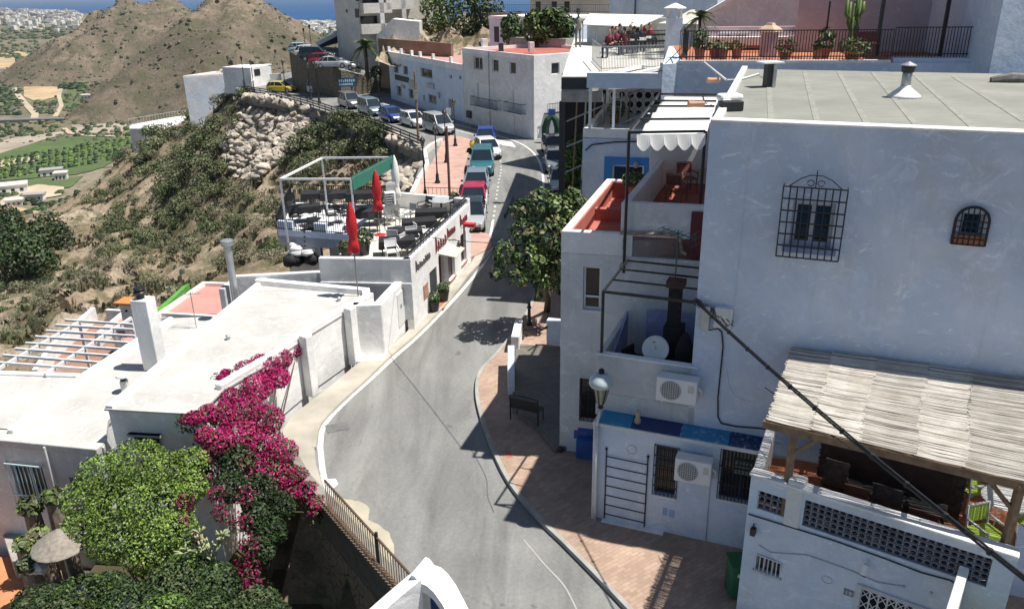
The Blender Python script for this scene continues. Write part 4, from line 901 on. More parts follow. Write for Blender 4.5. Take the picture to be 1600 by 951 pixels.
p = P(1052, 316, ZF); dup(c1_.o, p+V((.1, .1, 0)), 2.6, 'wooden armchair seen from behind near the front parapet of the red terrace')
# awning canopy on a black frame over the terrace
ZA = 9.6
T = Thing('awning_canopy', 'white scalloped awning stretched on a black steel frame above the red terrace', 'awning', P(1040, 320, ZF))
aL, aR, bL, bR = P(983, 207, ZA), P(1102, 205, ZA), P(1030, 147, ZA), P(1123, 148, ZA)
for p, z0 in ((aL, ZF), (aR, ZF)):
    mb = MB(); mb.bar((p.x, p.y, 5.9 if p is aL else z0), (p.x, p.y, ZA), .07); T.part('post', mb, BLACK)
for p in (bL,):
    mb = MB(); mb.bar((p.x, p.y, 6.8), (p.x, p.y, ZA), .07); T.part('post', mb, BLACK)
for t_ in (0, .28, .62, .78, 1.0):
    mb = MB(); mb.bar(aL.lerp(bL, t_), aR.lerp(bR, t_), .06); T.part('crossbar', mb, BLACK)
mb = MB(); mb.bar(aL, bL, .06); T.part('side_bar', mb, BLACK)
mb = MB(); nx_, ny_ = 16, 22; vs = []
for j in range(ny_+1):
    for i in range(nx_+1):
        l = aL.lerp(bL, j/ny_)+(aR-aL)*.10; r = aR.lerp(bR, j/ny_); q = l.lerp(r, i/nx_); sag = abs(math.sin(j/ny_*math.pi*4))*.13
        vs.append(q+V((0, 0, -.07-sag*.8)))
mb.add(vs, [(j*(nx_+1)+i, j*(nx_+1)+i+1, (j+1)*(nx_+1)+i+1, (j+1)*(nx_+1)+i) for j in range(ny_) for i in range(nx_)])
CANV = plain('white_canvas', (.80, .79, .76), .85, .04); sh = T.part('canvas', mb, CANV, smooth=True)
m = sh.modifiers.new('thick', 'SOLIDIFY'); m.thickness = .012
mb = MB(); k = 5; vs = []
for i in range(k*8+1):
    t_ = i/(k*8); q = (aL+(aR-aL)*.10).lerp(aR, t_); ph = (t_*k) % 1; dr = .24+.16*math.sin(math.pi*ph)
    vs += [q+V((0, -.05, -.05)), q+V((0, -.12, -.05-dr)), q+V((0, -.03, -.05)), q+V((0, -.10, -.05-dr))]
for i in range(k*8): o = i*4; mb.f += [(o, o+1, o+5, o+4), (o+2, o+6, o+7, o+3), (o+1, o+3, o+7, o+5)]; mb.mi += [0]*3
mb.v = [tuple(v) for v in vs]; T.part('scalloped_valance', mb, CANV)
mb = MB(); q0, q1 = P(1060, 222, 9.0), P(1100, 222, 9.0); mb.box((P(1075, 232, 8.2).x, P(1075, 232, 8.2).y+.6, 8.2), (2.2, .03, 1.6), .05); T.part('side_curtain', mb, CANV)
# --- balcony block W1 under the corner house, coplanar with the big wall
Ow = V((2.2, 17.71, 0)); uw = V((.93, -.366, 0)).normalized(); fW1 = Fr(Ow-uw*.14, Ow+uw)
aE = fW1.px(1086, 560)[0]
zb = fW1.px(930, 553)[1]
dpt = 2.5; zfl = 3.55
T = Thing('balcony_block', 'white walled balcony recess with a black pergola frame above the ground floor shop', 'balcony', Ow)
mb = MB(); mb.boxf(fW1, 0, aE+.1, 2.9, zfl, -dpt+.02, 0); mb.boxf(fW1, 0, aE+.1, zfl, zb, -.14, -.001); mb.boxf(fW1, 0, .14, zfl, zb, -dpt+.02, -.141); T.part('parapet_wall', mb, GREYW, bevel=.02); mb = MB(); mb.boxf(fW1, -.03, aE+.1, zb, zb+.05, -.17, .03); T.part('coping', mb, WHITE, bevel=.015)
mb = MB(); mb.boxf(fW1, .15, aE, zfl, zfl+.02, -dpt, -.142); T.part('floor', mb, plain('dark_tiles', (.05, .03, .04), .6, .3))
LIL = plaster('lilac_blue_paint', (.36, .38, .62), streak=.1)
mb = MB(); mb.boxf(fW1, .7, aE+.02, zfl+.02, 4.9, -dpt, -dpt+.03); T.part('painted_back_wall', mb, LIL)
mb = MB(); mb.hexa([fW1.pt(.15, zfl, -dpt+.03), fW1.pt(.2, zfl, -dpt+.03), fW1.pt(.2, zfl, -.15), fW1.pt(.15, zfl, -.15), fW1.pt(.15, 4.8, -dpt+.03), fW1.pt(.2, 4.8, -dpt+.03), fW1.pt(.2, 3.9, -.15), fW1.pt(.15, 3.9, -.15)]); T.part('painted_side_wall', mb, LIL)
zfr = 6.22
fl, fr_, b_l, b_r = fW1.pt(.1, zfr, -.06), fW1.pt(aE, zfr, -.06), fW1.pt(.1, zfr, -dpt), fW1.pt(aE, zfr, -dpt)
for t_ in (0, .36, .7, 1):
    mb = MB(); mb.bar(fl.lerp(b_l, t_), fr_.lerp(b_r, t_), .06 if t_ == 0 else .04); T.part('pergola_bar', mb, BLACK)
mb = MB(); mb.bar(fl, b_l, .05); T.part('pergola_bar', mb, BLACK); mb = MB(); mb.bar(fl, fW1.pt(.1, zb, -.06), .07); T.part('pergola_post', mb, BLACK)
mb = MB(); rr = random.Random(5)
a, z = fT.px(972, 365); pts = [fT.pt(a, z-.2*i, .05+rr.uniform(0, .05))+uw*rr.uniform(-.06, .06) for i in range(14)]; mb.tube(pts, .012, 5); T.part('hanging_cable', mb, BLACK)
# dish, antenna, barbecue, bicycle-like clutter on the balcony
dc = fW1.pt(*fW1.px(1025, 545, -.4), -.4); T = Thing('satellite_dish', 'round pale satellite dish standing on the balcony behind the parapet', 'dish', fW1.pt(fW1.px(1025, 545)[0], zfl, -.5))
mb = MB(); mb.xf = Matrix.Translation(dc) @ (V((-.35, -.85, .42)).to_track_quat('Z', 'Y').to_matrix().to_4x4()); mb.lathe((0, 0, 0), [(.0, 0), (.12, .01), (.22, .035), (.30, .07), (.33, .085), (.32, .095), (.22, .06), (.12, .03), (0, .02)], 24); T.part('reflector', mb, plain('dish_grey', (.60, .61, .60), .5, .08), smooth=True)
mb = MB(); mb.tube([dc, dc+V((-.12, -.33, .3))], .012, 6); mb.box(dc+V((-.12, -.34, .31)), (.06, .08, .06)); T.part('feed_arm', mb, GREYM); mb = MB(); mb.tube([dc+V((0, .05, 0)), V((dc.x, dc.y+.1, zfl))], .025, 6); T.part('mast', mb, GREYM)
bc = fW1.pt(fW1.px(1036, 500)[0]+.05, 0, -1.4); T = Thing('covered_chimney', 'tall dark covered stove chimney in the balcony corner with a rusty capped top', 'chimney', (bc.x, bc.y, zfl))
BR = plain('sooty_black', (.018, .016, .018), .85, .4)
mb = MB(); mb.box((bc.x, bc.y, zfl+.75), (.5, .45, 1.5), -.38); T.part('body', mb, BR, bevel=.05); mb = MB(); mb.box((bc.x-.02, bc.y, zfl+2.0), (.3, .28, 1.1), -.38); T.part('shaft', mb, BR); mb = MB(); mb.box((bc.x-.02, bc.y, zfl+2.6), (.44, .4, .16), -.38); T.part('cap', mb, plain('rust', (.10, .04, .03), .8, .4))
bc = fW1.pt(fW1.px(1062, 520)[0], 0, -1.0); mb = MB(); mb.lathe((bc.x, bc.y, zfl), [(.2, 0), (.26, .3), (.24, 1.0), (.12, 1.35), (.02, 1.5)], 12); single('furled_cover', mb, BR, 'dark furled cover leaning beside the balcony chimney', 'cover', (bc.x, bc.y, zfl), smooth=True)
bc = fW1.pt(fW1.px(985, 555)[0], zfl+.02, -.8); c2_ = chair(bc, .8, 'dark garden chair in the left part of the balcony', BLACK, POTB)
q = fW1.pt(fW1.px(1037, 500)[0]-.02, zfl+2.7, -1.4); antenna(q, 1.25, 'green tv antenna on a mast above the balcony recess', 7, plain('green_metal', (.03, .12, .10), .5), 2.4, .95)
def ac_unit(fr, x, y, w_, h_, lab, grp='air conditioning units on the shop wall'):
    a, z = fr.px(x, y); T = Thing('air_conditioner', lab, 'air conditioner', fr.pt(a, z-h_/2), grp); d = .34; g = .12
    mb = MB(); mb.boxf(fr, a-w_/2, a+w_/2, z-h_/2, z+h_/2, g, g+d); T.part('casing', mb, PLASTIC, bevel=.02)
    cx = a-w_*.14; r = h_*.40; mb = MB(); o = fr.pt(cx, z, g+d); 
    mb.lathe(o, [(r, 0), (r, .012), (r*.93, .016), (r*.93, .004)], 24, fr.n); T.part('fan_ring', mb, GREYM)
    mb = MB(); mb.lathe(o, [(r*.92, .002), (r*.9, .008)], 24, fr.n); T.part('fan_guard', mb, plain('fan_grey', (.16, .15, .14), .6, .3))
    mb = MB()
    for k in range(-4, 5):
        s = r*.9*math.sqrt(max(0, 1-(k/4.6)**2)); mb.bar(fr.pt(cx-s, z+k*r/4.8, g+d+.014), fr.pt(cx+s, z+k*r/4.8, g+d+.014), .008); mb.bar(fr.pt(cx+k*r/4.8, z-s, g+d+.014), fr.pt(cx+k*r/4.8, z+s, g+d+.014), .008)
    T.part('fan_grille', mb, PLASTIC)
    mb = MB(); mb.boxf(fr, a+w_*.28, a+w_*.42, z+h_*.02, z+h_*.3, g+d, g+d+.01); T.part('label_plate', mb, GREYM)
    mb = MB()
    for k in (-.35, .35): mb.bar(fr.pt(a+w_*k, z-h_/2-.02, 0), fr.pt(a+w_*k, z-h_/2-.02, g+d), .03); mb.bar(fr.pt(a+w_*k, z-h_/2-.25, 0), fr.pt(a+w_*k, z-h_/2-.02, g+d*.8), .025)
    T.part('bracket', mb, WHITEP)
    mb = MB(); mb.tube([fr.pt(a+w_/2, z+.1, g+.2), fr.pt(a+w_/2+.08, z, g+.15), fr.pt(a+w_/2+.05, z-h_/2, .05)], .03, 6); T.part('pipe', mb, PLASTIC); return T
ac_unit(fW1, 1062, 598, .95, .62, 'white air conditioner under the balcony parapet with its fan facing out')
# --- ground floor annex
A0 = P(926, 806, .12); frX = Fr((A0.x, A0.y), (A0.x+uw.x, A0.y+uw.y)); zx = frX.px(935, 659)[1]
LX = 7.2
hX = [fh(frX, 1023, 698, 1057, 774), fh(frX, 1125, 706, 1190, 784)]
T = TX = Thing('shop_annex', 'single-storey white shop front with a blue tiled ledge and barred windows', 'house', A0)
block(T, frX, 0, LX, 1.0, -.1, zx-.1, BLUEW, hX, .2)
mb = MB(); mb.boxf(frX, -.05, LX, zx-.1, zx, -1.0, .06); T.part('ledge', mb, WHITE2, bevel=.015)
dl = (Ow-frX.o).dot(frX.n)
tiles = [((936, 985), (.01, .22, .42)), ((985, 1062), (.010, .03, .14)), ((1062, 1140), (.01, .20, .40)), ((1140, 1196), (.012, .035, .13))]
for (x0, x1), c in tiles:
    a0 = frX.px(x0, 668)[0]; a1 = frX.px(x1, 680)[0]; mb = MB(); mb.hexa([frX.pt(a, z, b) for z_, (z, ) in ((0, (zx+.004,)), (1, (zx+.02,))) for a, b in ((a0, .03), (a1, .03), (a1, dl+.01), (a0, dl+.01))])
    for k in range(4, 8): v = mb.v[k]; 
    mb.v = [(v[0], v[1], v[2]+(.10 if i % 4 in (2, 3) else 0)) for i, v in enumerate(mb.v)]
    t_ = NT('glazed_tile'); co = t_.coord(); k_ = t_.mix(t_.ramp(t_.noise(co, 9 if x0 > 1060 else 2, 8, .8), [(.55, 0.), (.62, .8 if x0 > 1060 else .12)]), c, (.5, .6, .65)); t_.col(k_); t_.rough(.25)
    T.part('tiled_ledge', mb, t_.m)
for i, h in enumerate(hX): window(T, frX, *h, plain('dark_blue_frame', (.03, .05, .10), .5), GLASS, .12, .05, 1 if i == 0 else 2, 1, grille=BLACK, gout=.03, gn=(6, 5) if i == 0 else (12, 3), gover=.03, sill=WHITE2)
# for-sale sign in the second window
def text(s_, fr, a, z, size, mat, T, b=.02, name='lettering', rot=0):
    cu = bpy.data.curves.new('t', 'FONT'); cu.body = s_; cu.size = size; cu.extrude = .004; cu.align_x = 'CENTER'; cu.align_y = 'CENTER'
    o = bpy.data.objects.new('t', cu); COL.objects.link(o); bpy.context.view_layer.update()
    me = bpy.data.meshes.new_from_object(o.evaluated_get(bpy.context.evaluated_depsgraph_get())); bpy.data.objects.remove(o)
    M = Matrix((( fr.u.x, 0, fr.n.x, 0), (fr.u.y, 0, fr.n.y, 0), (0, 1, 0, 0), (0, 0, 0, 1)))
    M = Matrix.Translation(fr.pt(a, z, b)-T.base) @ M @ Matrix.Rotation(rot, 4, 'Z'); me.transform(M); me.materials.append(mat)
    ob = bpy.data.objects.new(name, me); COL.objects.link(ob); ob.parent = T.o; return ob
a0, a1, z0, z1 = fh(frX, 1144, 722, 1176, 746); mb = MB(); mb.boxf(frX, a0, a1, z0, z1, -.115, -.105); T.part('sale_sign', mb, plain('sign_dark', (.04, .06, .06), .5))
text('SE VENDE', frX, (a0+a1)/2, z1-.1, (a1-a0)*.21, plain('sign_text', (.45, .48, .46), .6), T, -.102)
mb = MB()
for k in range(4): mb.boxf(frX, a0+.05, a1-.05, z0+.04+k*.055, z0+.06+k*.055, -.105, -.100)
T.part('sign_lines', mb, plain('sign_text', (.45, .48, .46), .6))
# white door with dark ladder-like bars
a0, a1, z0, z1 = fh(frX, 946, 712, 1010, 815)
mb = MB()
for i in range(7): z = z1-.1-(z1-z0-.15)*i/6.3; mb.bar(frX.pt(a0, z, .02), frX.pt(a1, z-.02, .02), .022)
for a in (a0, a1): mb.bar(frX.pt(a, z0, .025), frX.pt(a, z1+.1, .025), .028); mb.ell(frX.pt(a, z1+.12, .03), (.035, .035, .04), 8, 5)
T.part('barred_door', mb, BLACK)
mb = MB(); mb.boxf(frX, a0+.02, a1-.02, .12, z1-.05, .001, .012); T.part('door_panel', mb, BLUEW)
mb = MB(); mb.boxf(frX, a0-.05, a1+.5, .1, .16, 0, .16); T.part('doorstep', mb, WHITE)
a, z = frX.px(987, 702); mb = MB(); n_ = 20; mb.tube([frX.pt(a+.12*math.cos(2*math.pi*k/n_), z+.12*math.sin(2*math.pi*k/n_), .01) for k in range(n_+1)], .008, 5); T.part('round_relief', mb, GREYW)
mb = MB(); a, z = frX.px(1044, 800); mb.boxf(frX, a-.14, a-.02, z-.1, z+.12, 0, .003); mb.boxf(frX, a+.02, a+.16, z-.12, z+.1, 0, .003); T.part('blue_patch', mb, plain('faded_blue', (.30, .42, .62), .8, .2, 9))
mb = MB(); p0 = frX.px(1112, 715); p1 = frX.px(1104, 832); mb.tube([frX.pt(p0[0], p0[1], .02), frX.pt(p1[0], .15, .02)], .012, 5); T.part('cable', mb, GREYM)
mb = MB(); mb.tube([frX.pt(.02, 3.0, .06), frX.pt(.02, .12, .06)], .045, 8); T.part('drain_pipe', mb, WHITE2)
ac_unit(frX, 1087, 722, .85, .62, 'white air conditioner between the two barred shop windows')
a, z = frX.px(994, 650); p = frX.pt(a, zx+.02, -.2); mb = MB(); mb.lathe(p, [(.07, 0), (.09, .1), (.05, .2), (.07, .3), (.03, .38)], 12); single('clay_ornament', mb, plain('pale_clay', (.50, .38, .24), .7, .2), 'small pale clay jug ornament on the blue tiled ledge', 'ornament', p, smooth=True)
# --- big house R2
zR = 10.35
aL_ = fW1.px(1094, 400)[0]
T = TBG = Thing('big_house', 'large whitewashed house with a felted grey flat roof and two barred windows', 'house', fW1.pt(aL_, 0))
LR = aL_+12.5
hG = [fh(fW1, 1236, 316, 1302, 386), fh(fW1, 1501, 333, 1537, 370)]
mb = MB(); mb.skin(fW1, aL_, LR, -.1, zR, hG, .22); T.part('front_wall', mb, BIGW)
cc = [fW1.pt(aL_, 0, -.225), fW1.pt(LR, 0, -.225), fW1.pt(LR, 0, -12.6)+uw*.0, fW1.pt(aL_, 0, -12.6)+uw*-.7]
mb = MB(); mb.prism(q2(cc), -.1, zR-.25); T.part('wall', mb, BIGW)
fel = NT('roof_felt'); co = fel.coord(); k_ = fel.ramp(fel.noise(co, .5, 6, .65), [(.3, (.20, .205, .18)), (.6, (.27, .27, .235)), (.8, (.32, .31, .28))]); k_ = fel.mix(fel.ramp(fel.noise(fel.coord((1, 6, 1)), 1.3, 5, .7), [(.5, 0.), (.7, .4)]), k_, (.15, .15, .13)); k_ = fel.mix(fel.ramp(fel.noise(co, 7, 6, .8), [(.66, 0.), (.7, .4)]), k_, (.45, .42, .36)); fel.col(k_); fel.rough(.9); fel.bump(fel.noise(co, 5, 6, .7), .4, .02)
mb = MB(); mb.prism(inset(q2(cc), .0), zR-.25, zR-.12); T.part('roof', mb, fel.m)
frw = [fW1.pt(aL_, 0, -.225), fW1.pt(LR, 0, -.225)]
mb = MB(); mb.boxf(fW1, aL_, LR, zR-.02, zR+.03, -.30, .03); T.part('roof_edge', mb, WHITE, bevel=.02)
mb = MB(); d_ = (cc[3]-cc[0]).normalized(); mb.hexa([cc[0]+V((0, 0, zR-.2)), cc[0]+uw*.18+V((0, 0, zR-.2)), cc[3]+uw*.18+V((0, 0, zR-.2)), cc[3]+V((0, 0, zR-.2)), cc[0]+V((0, 0, zR-.02)), cc[0]+uw*.18+V((0, 0, zR-.02)), cc[3]+uw*.18+V((0, 0, zR-.02)), cc[3]+V((0, 0, zR-.02))]); T.part('roof_edge', mb, WHITE2)
# felt seams: low ridges running front to back
for i, (xa, xb) in enumerate((((1205, 193), (1200, 112)), ((1278, 196), (1257, 112)), ((1357, 198), (1310, 112)), ((1435, 200), (1362, 112)), ((1525, 204), (1425, 114)), ((1600, 190), (1490, 120)))):
    p = P(*xa, zR-.12); q = P(*xb, zR-.12); q = p+(q-p)*min(1, 11.6/max(.1, (q-p).length)); mb = MB(); mb.bar(p, q, .13, .02); T.part('felt_seam', mb, plain('felt_light', (.27, .27, .235), .9, .2))
w_ = window(T, fW1, *hG[0], plain('window_frame_pale', (.50, .50, .55), .6), GLASS, .14, .09, 2, 1)
a0, a1, z0, z1 = fh(fW1, 1219, 290, 1318, 400); mb = MB(); n_ = 9
for i in range(n_+1): a = a0+(a1-a0)*i/n_; mb.bar(fW1.pt(a, z0, .22), fW1.pt(a, z1, .22), .022)
for i in range(7): z = z0+(z1-z0)*i/6; mb.bar(fW1.pt(a0, z, .22), fW1.pt(a1, z, .22), .026); [mb.bar(fW1.pt(a, z, .22), fW1.pt(a, z, 0), .018) for a in (a0, a1) if i in (0, 6)]
am = (a0+a1)/2; mb.tube([fW1.pt(a0+.1, z1, .22), fW1.pt(am-.3, z1+.18, .22), fW1.pt(am-.12, z1+.26, .22), fW1.pt(am+.12, z1+.26, .22), fW1.pt(am+.3, z1+.18, .22), fW1.pt(a1-.1, z1, .22)], .012, 6); mb.tube([fW1.pt(am, z1, .22), fW1.pt(am, z1+.36, .22)], .012, 6)
for s_ in (-1, 1):
    mb.tube([fW1.pt(am+s_*(.1+.07*math.cos(t_*.8)), z1+.1+.06*math.sin(t_*.8), .22) for t_ in range(8)], .01, 5)
T.part('grille', mb, BLACK, w_)
mb = MB(); mb.boxf(fW1, hG[0][0]-.12, hG[0][1]+.12, hG[0][2]-.12, hG[0][2]-.003, -.1, .14); T.part('sill', mb, plain('blue_sill', (.25, .32, .50), .6), w_)
w2 = window(T, fW1, *hG[1], plain('window_frame_pale', (.50, .50, .55), .6), GLASS, .14, .05, 1, 1)
mb = MB(); a0, a1, z0, z1 = fh(fW1, 1491, 322, 1544, 382); am = (a0+a1)/2; r_ = (a1-a0)/2; zc_ = z1-r_
arch = [fW1.pt(a0, z0, .06), fW1.pt(a0, zc_, .06)]+[fW1.pt(am-r_*math.cos(t_*math.pi/12), zc_+r_*math.sin(t_*math.pi/12), .06) for t_ in range(1, 12)]+[fW1.pt(a1, zc_, .06), fW1.pt(a1, z0, .06)]
mb.tube(arch, .028, 6)
for i in range(1, 6): a = a0+(a1-a0)*i/6; top = zc_+math.sqrt(max(0, r_*r_-(a-am)**2)); mb.bar(fW1.pt(a, z0, .06), fW1.pt(a, top, .06), .018)
for i in range(5): z = z0+(zc_-z0)*i/4; mb.bar(fW1.pt(a0, z, .06), fW1.pt(a1, z, .06), .02)
T.part('arched_grille', mb, BLACK, w2)
mb = MB(); mb.boxf(fW1, a0+.03, a1-.03, z0, z0+.18, .0, .05); T.part('brick_sill', mb, TERRA, w2)
mb = MB(); mb.boxf(fW1, fW1.px(1165, 300)[0], fW1.px(1165, 300)[0]+.012, 6.0, zR-.05, 0, .012); T.part('hairline_cable', mb, WHITE2)
for (x0, y0, x1, y1) in ((1096, 475, 1110, 512), (1117, 478, 1145, 510)):
    a0, a1, z0, z1 = fh(fW1, x0, y0, x1, y1); mb = MB(); mb.boxf(fW1, a0, a1, z0, z1, 0, .14); T.part('junction_box', mb, WHITE2 if x0 > 1110 else GREYM, bevel=.015)
mb = MB(); pts = [fW1.px(*q) for q in ((1120, 510), (1128, 518), (1130, 540), (1126, 580), (1122, 620), (1122, 650), (1127, 660), (1150, 665), (1190, 668), (1200, 670))]; mb.tube([fW1.pt(a, z, .03) for a, z in pts], .018, 6)
pts = [fW1.px(*q) for q in ((1098, 495), (1100, 508), (1108, 514), (1122, 512), (1128, 500), (1120, 490))]; mb.tube([fW1.pt(a, z, .06) for a, z in pts], .015, 6); T.part('wall_cable', mb, BLACK)
mb = MB(); pts = [fW1.px(*q) for q in ((1135, 575), (1138, 600), (1145, 615), (1160, 624), (1177, 627))]; mb.tube([fW1.pt(a, z, .015) for a, z in pts], .008, 5); T.part('wall_cable', mb, WHITE)
# roof things on R2
def roofp(x, y): return P(x, y, zR-.12)
p = roofp(1412, 152); T = Thing('roof_vent', 'white mortar-based roof vent with a conical cap on the grey felt roof', 'vent', p)
mb = MB(); mb.lathe(p, [(.42, 0), (.38, .06), (.2, .2), (.13, .26), (.12, .3)], 16); T.part('mortar_base', mb, WHITE, smooth=True); mb = MB(); mb.lathe(p, [(.12, .2), (.12, .72)], 14); T.part('pipe', mb, GREYM, smooth=True)
mb = MB(); mb.lathe(p, [(.15, .62), (.17, .74), (.15, .78)], 12); T.part('louvre', mb, BLACK); mb = MB(); mb.lathe(p, [(.2, .78), (.19, .8), (.02, .88)], 14); T.part('cap', mb, GREYM)
p = roofp(1200, 136); T = Thing('roof_vent', 'dark rectangular vent stack with a thin flat white cap, left part of the felt roof', 'vent', p)
mb = MB(); mb.box(p+V((0, 0, .32)), (.24, .24, .64), .2); T.part('stack', mb, POTB); mb = MB(); mb.box(p+V((.09, -.02, .32)), (.1, .28, .62), .2); T.part('side_plate', mb, GREYM); mb = MB(); mb.box(p+V((0, 0, .68)), (.62, .5, .04), .2); T.part('cap', mb, WHITEP)
mb = MB(); pts = [P(1100, 102, 10.3)+V((0, 0, .1)), roofp(1135, 128)+V((0, 0, .05)), roofp(1160, 125)+V((0, 0, .04)), roofp(1185, 118)+V((0, 0, .05)), roofp(1197, 124)+V((0, 0, .04))]; mb.tube(pts, .03, 6); single('white_hose', mb, WHITEP, 'white hose curving across the left corner of the felt roof', 'hose', pts[1])
for (x, y), l in (((1127, 125), 'clay drain spout poking left from the roof edge above the awning'), ((1103, 162), 'second clay drain spout, lower, over the white awning')):
    q = P(x, y, zR-.2); mb = MB(); mb.lathe(q-V((.05, 0, 0)), [(.07, 0), (.075, .2), (.09, .42)], 10, V((-1, -.15, 0)).normalized()); single('drain_spout', mb, plain('spout_clay', (.55, .30, .17), .7), l, 'spout', q)
q = P(1140, 152, zR); mb = MB(); mb.box(q, (.62, .4, .18), .1); single('roof_cushion', mb, WHITE, 'white rounded mortar lump on the left edge of the felt roof', 'mortar', q, bevel=.08)
q = P(1142, 172, zR-.1); mb = MB(); mb.box(q+V((0, 0, .1)), (.5, .3, .22), .1); single('roof_box', mb, POTB, 'small dark box on the left roof edge below the mortar lump', 'box', q, bevel=.02)
q = roofp(1585, 128); mb = MB(); mb.tube([q+V((-.7, 0, .05)), q+V((-.2, -.1, .12)), q+V((.4, -.2, .1)), q+V((1.0, -.5, .1))], [.1, .16, .14, .15], 8); single('rolled_sheet', mb, plain('tarp_grey', (.14, .14, .13), .7, .4, 6), 'rolled grey tarpaulin at the back right of the felt roof', 'tarpaulin', q)
# ---------------------------------------------------------------- overhead cable bundle
T = Thing('overhead_cable', 'thick black twisted cable bundle slanting from the wall box to lower right', 'cable', fW1.pt(*fW1.px(1090, 470), .1))
def cabpts(p, q, sag, n=24): return [p.lerp(q, i/n)-V((0, 0, sag*4*(i/n)*(1-i/n))) for i in range(n+1)]
ca = fW1.pt(*fW1.px(1088, 468), .12); cb = PD(1625, 925, 7.6)
for k, off in enumerate((V((0, 0, 0)), V((.02, 0, .035)))):
    mb = MB(); mb.tube(cabpts(ca+off, cb+off, .12), .019, 6); T.part('conductor', mb, BLACK)
mb = MB(); c0_ = fW1.pt(*fW1.px(1110, 480), .1); mb.tube(cabpts(PD(1195, 605, 15.5), PD(1330, 700, 12.4), .0), .012, 5); T.part('thin_cable', mb, BLACK)
mb = MB(); cp = cabpts(ca, cb, .12)
for i in range(2, 24, 2): mb.tube([cp[i]+V((0, 0, -.03)), cp[i]+V((.01, -.004, .06))], .034, 8)
T.part('cable_tie', mb, BLACK)
mb = MB(); rr = random.Random(2)
for k in range(9):
    mb.tube([fW1.pt(*fW1.px(1088+i*7+rr.uniform(-3, 3), 468+i*4.5+rr.uniform(-7, 7)), .06+rr.uniform(0, .1)) for i in range(9)], .013, 5)
T.part('tangled_wires', mb, plain('wire_grey', (.10, .09, .08), .6, .6, 20))
# thin wire crossing the street
mb = MB(); pa, pb = PD(556, 472, 28.2), PD(840, 306, 26); pa = P(560, 478, 2.2); mb.tube(cabpts(PD(640, 365, 29.5), fR1.pt(.0, 6.6, .05), .15), .012, 5); mb.tube(cabpts(PD(400, 402, 29.5), PD(640, 365, 29.5), .1), .012, 5); single('street_wire', mb, BLACK, 'thin dark wire crossing over the street from the restaurant to the corner house', 'wire', PD(640, 365, 29.5))
# ================================================================ R3 foreground terrace house
q0, q1 = P(1174, 741, 3.8), P(1592, 872, 3.8); f3 = Fr(q0, q1); L3_ = f3.len; vb = -f3.n
T = T3 = Thing('terrace_house', 'white house number 19 with a lattice block parapet under the reed roof', 'house', q0)
def f3r(*r): return fh(f3, *r)
l1 = f3r(1184, 768, 1234, 798); l1 = (f3.px(1184, 775)[0], f3.px(1236, 790)[0], f3.px(1184, 794)[1], f3.px(1184, 765)[1])
l2 = (f3.px(1257, 790)[0], f3.px(1550, 880)[0], f3.px(1258, 822)[1], f3.px(1258, 780)[1])
dd = (f3.px(1345, 925)[0], f3.px(1345, 925)[0]+1.9, .1, f3.px(1345, 917)[1]); vw = (f3.px(1181, 875)[0], f3.px(1220, 888)[0], f3.px(1181, 888)[1], f3.px(1181, 864)[1])
mb = MB(); mb.skin(f3, 0, L3_, -.1, 3.8, [l1, l2, dd, vw], .2); T.part('front_wall', mb, BLUEW)
mb = MB(); mb.boxf(f3, -.03, L3_, 3.8, 3.86, -.24, .05); T.part('coping', mb, WHITE, bevel=.02)
aP = f3.px(1245, 752)[0]; mb = MB(); mb.boxf(f3, aP-.16, aP+.16, 2.9, 3.98, -.26, .03); T.part('pillar', mb, WHITE2, bevel=.04)
s_l = V((.42, .9, 0)).normalized(); bl_ = P(1199, 662, 3.8); 
mb = MB(); mb.wall([q0, bl_], .2, -.1, 3.8, -1); T.part('side_wall', mb, WHITE, bevel=.03)
body = q2([f3.pt(0.02, 0, -.205), f3.pt(L3_, 0, -.205), f3.pt(L3_, 0, -4.4), bl_+V((0.05, 0, 0))]); mb = MB(); mb.prism(body, -.1, 2.88); T.part('wall', mb, WHITE2); mb = MB(); mb.prism(inset(body, .01), 2.88, 2.92); T.part('terrace_floor', mb, TERRA)
def lattice(T, fr, rect, mat, n=None, b0=-.16, b1=-.05, cell=.15, t=.02):
    a0, a1, z0, z1 = rect; nzr = max(1, round((z1-z0)/cell)); na = max(1, round((a1-a0)/cell)); ca, cz = (a1-a0)/na, (z1-z0)/nzr; mb = MB(); bm_ = (b0+b1)/2
    for i in range(na):
        for j in range(nzr):
            cx, cy = a0+(i+.5)*ca, z0+(j+.5)*cz; m_ = 8
            P8 = [(cx+ca*.46*math.cos(2*math.pi*k/m_), cy+cz*.46*math.sin(2*math.pi*k/m_)) for k in range(m_)]
            for k in range(m_):
                (x0, y0), (x1, y1) = P8[k], P8[(k+1) % m_]; mb.bar(fr.pt(x0, y0, bm_), fr.pt(x1, y1, bm_), t, b1-b0, up=fr.n)
    for i in range(na+1): mb.bar(fr.pt(a0+i*ca, z0, bm_), fr.pt(a0+i*ca, z1, bm_), t*.9, .1, up=fr.n)
    for j in range(nzr+1): mb.bar(fr.pt(a0, z0+j*cz, bm_), fr.pt(a1, z0+j*cz, bm_), t*.9, .1, up=fr.n)
    return T.part('lattice_panel', mb, mat)
for r_ in (l1, l2): mb = MB(); mb.boxf(f3, r_[0], r_[1], r_[2], r_[3], -.235, -.225); T3.part('shade_backing', mb, BLACKC)  # thin black panels added so the lattice holes read as deep shade
LATM = plain('lattice_grey', (.24, .24, .27), .8, .3)
lattice(T3, f3, l1, LATM, cell=.13, t=.012, b0=-.12); lattice(T3, f3, l2, LATM, cell=.13, t=.012, b0=-.12)
w_ = window(T3, f3, *vw, GREYM, GLASS, .05, .03, 3, 1, grille=WHITE2, gout=.02, gn=(6, 1), label='small white framed vent window with ornamental bars')
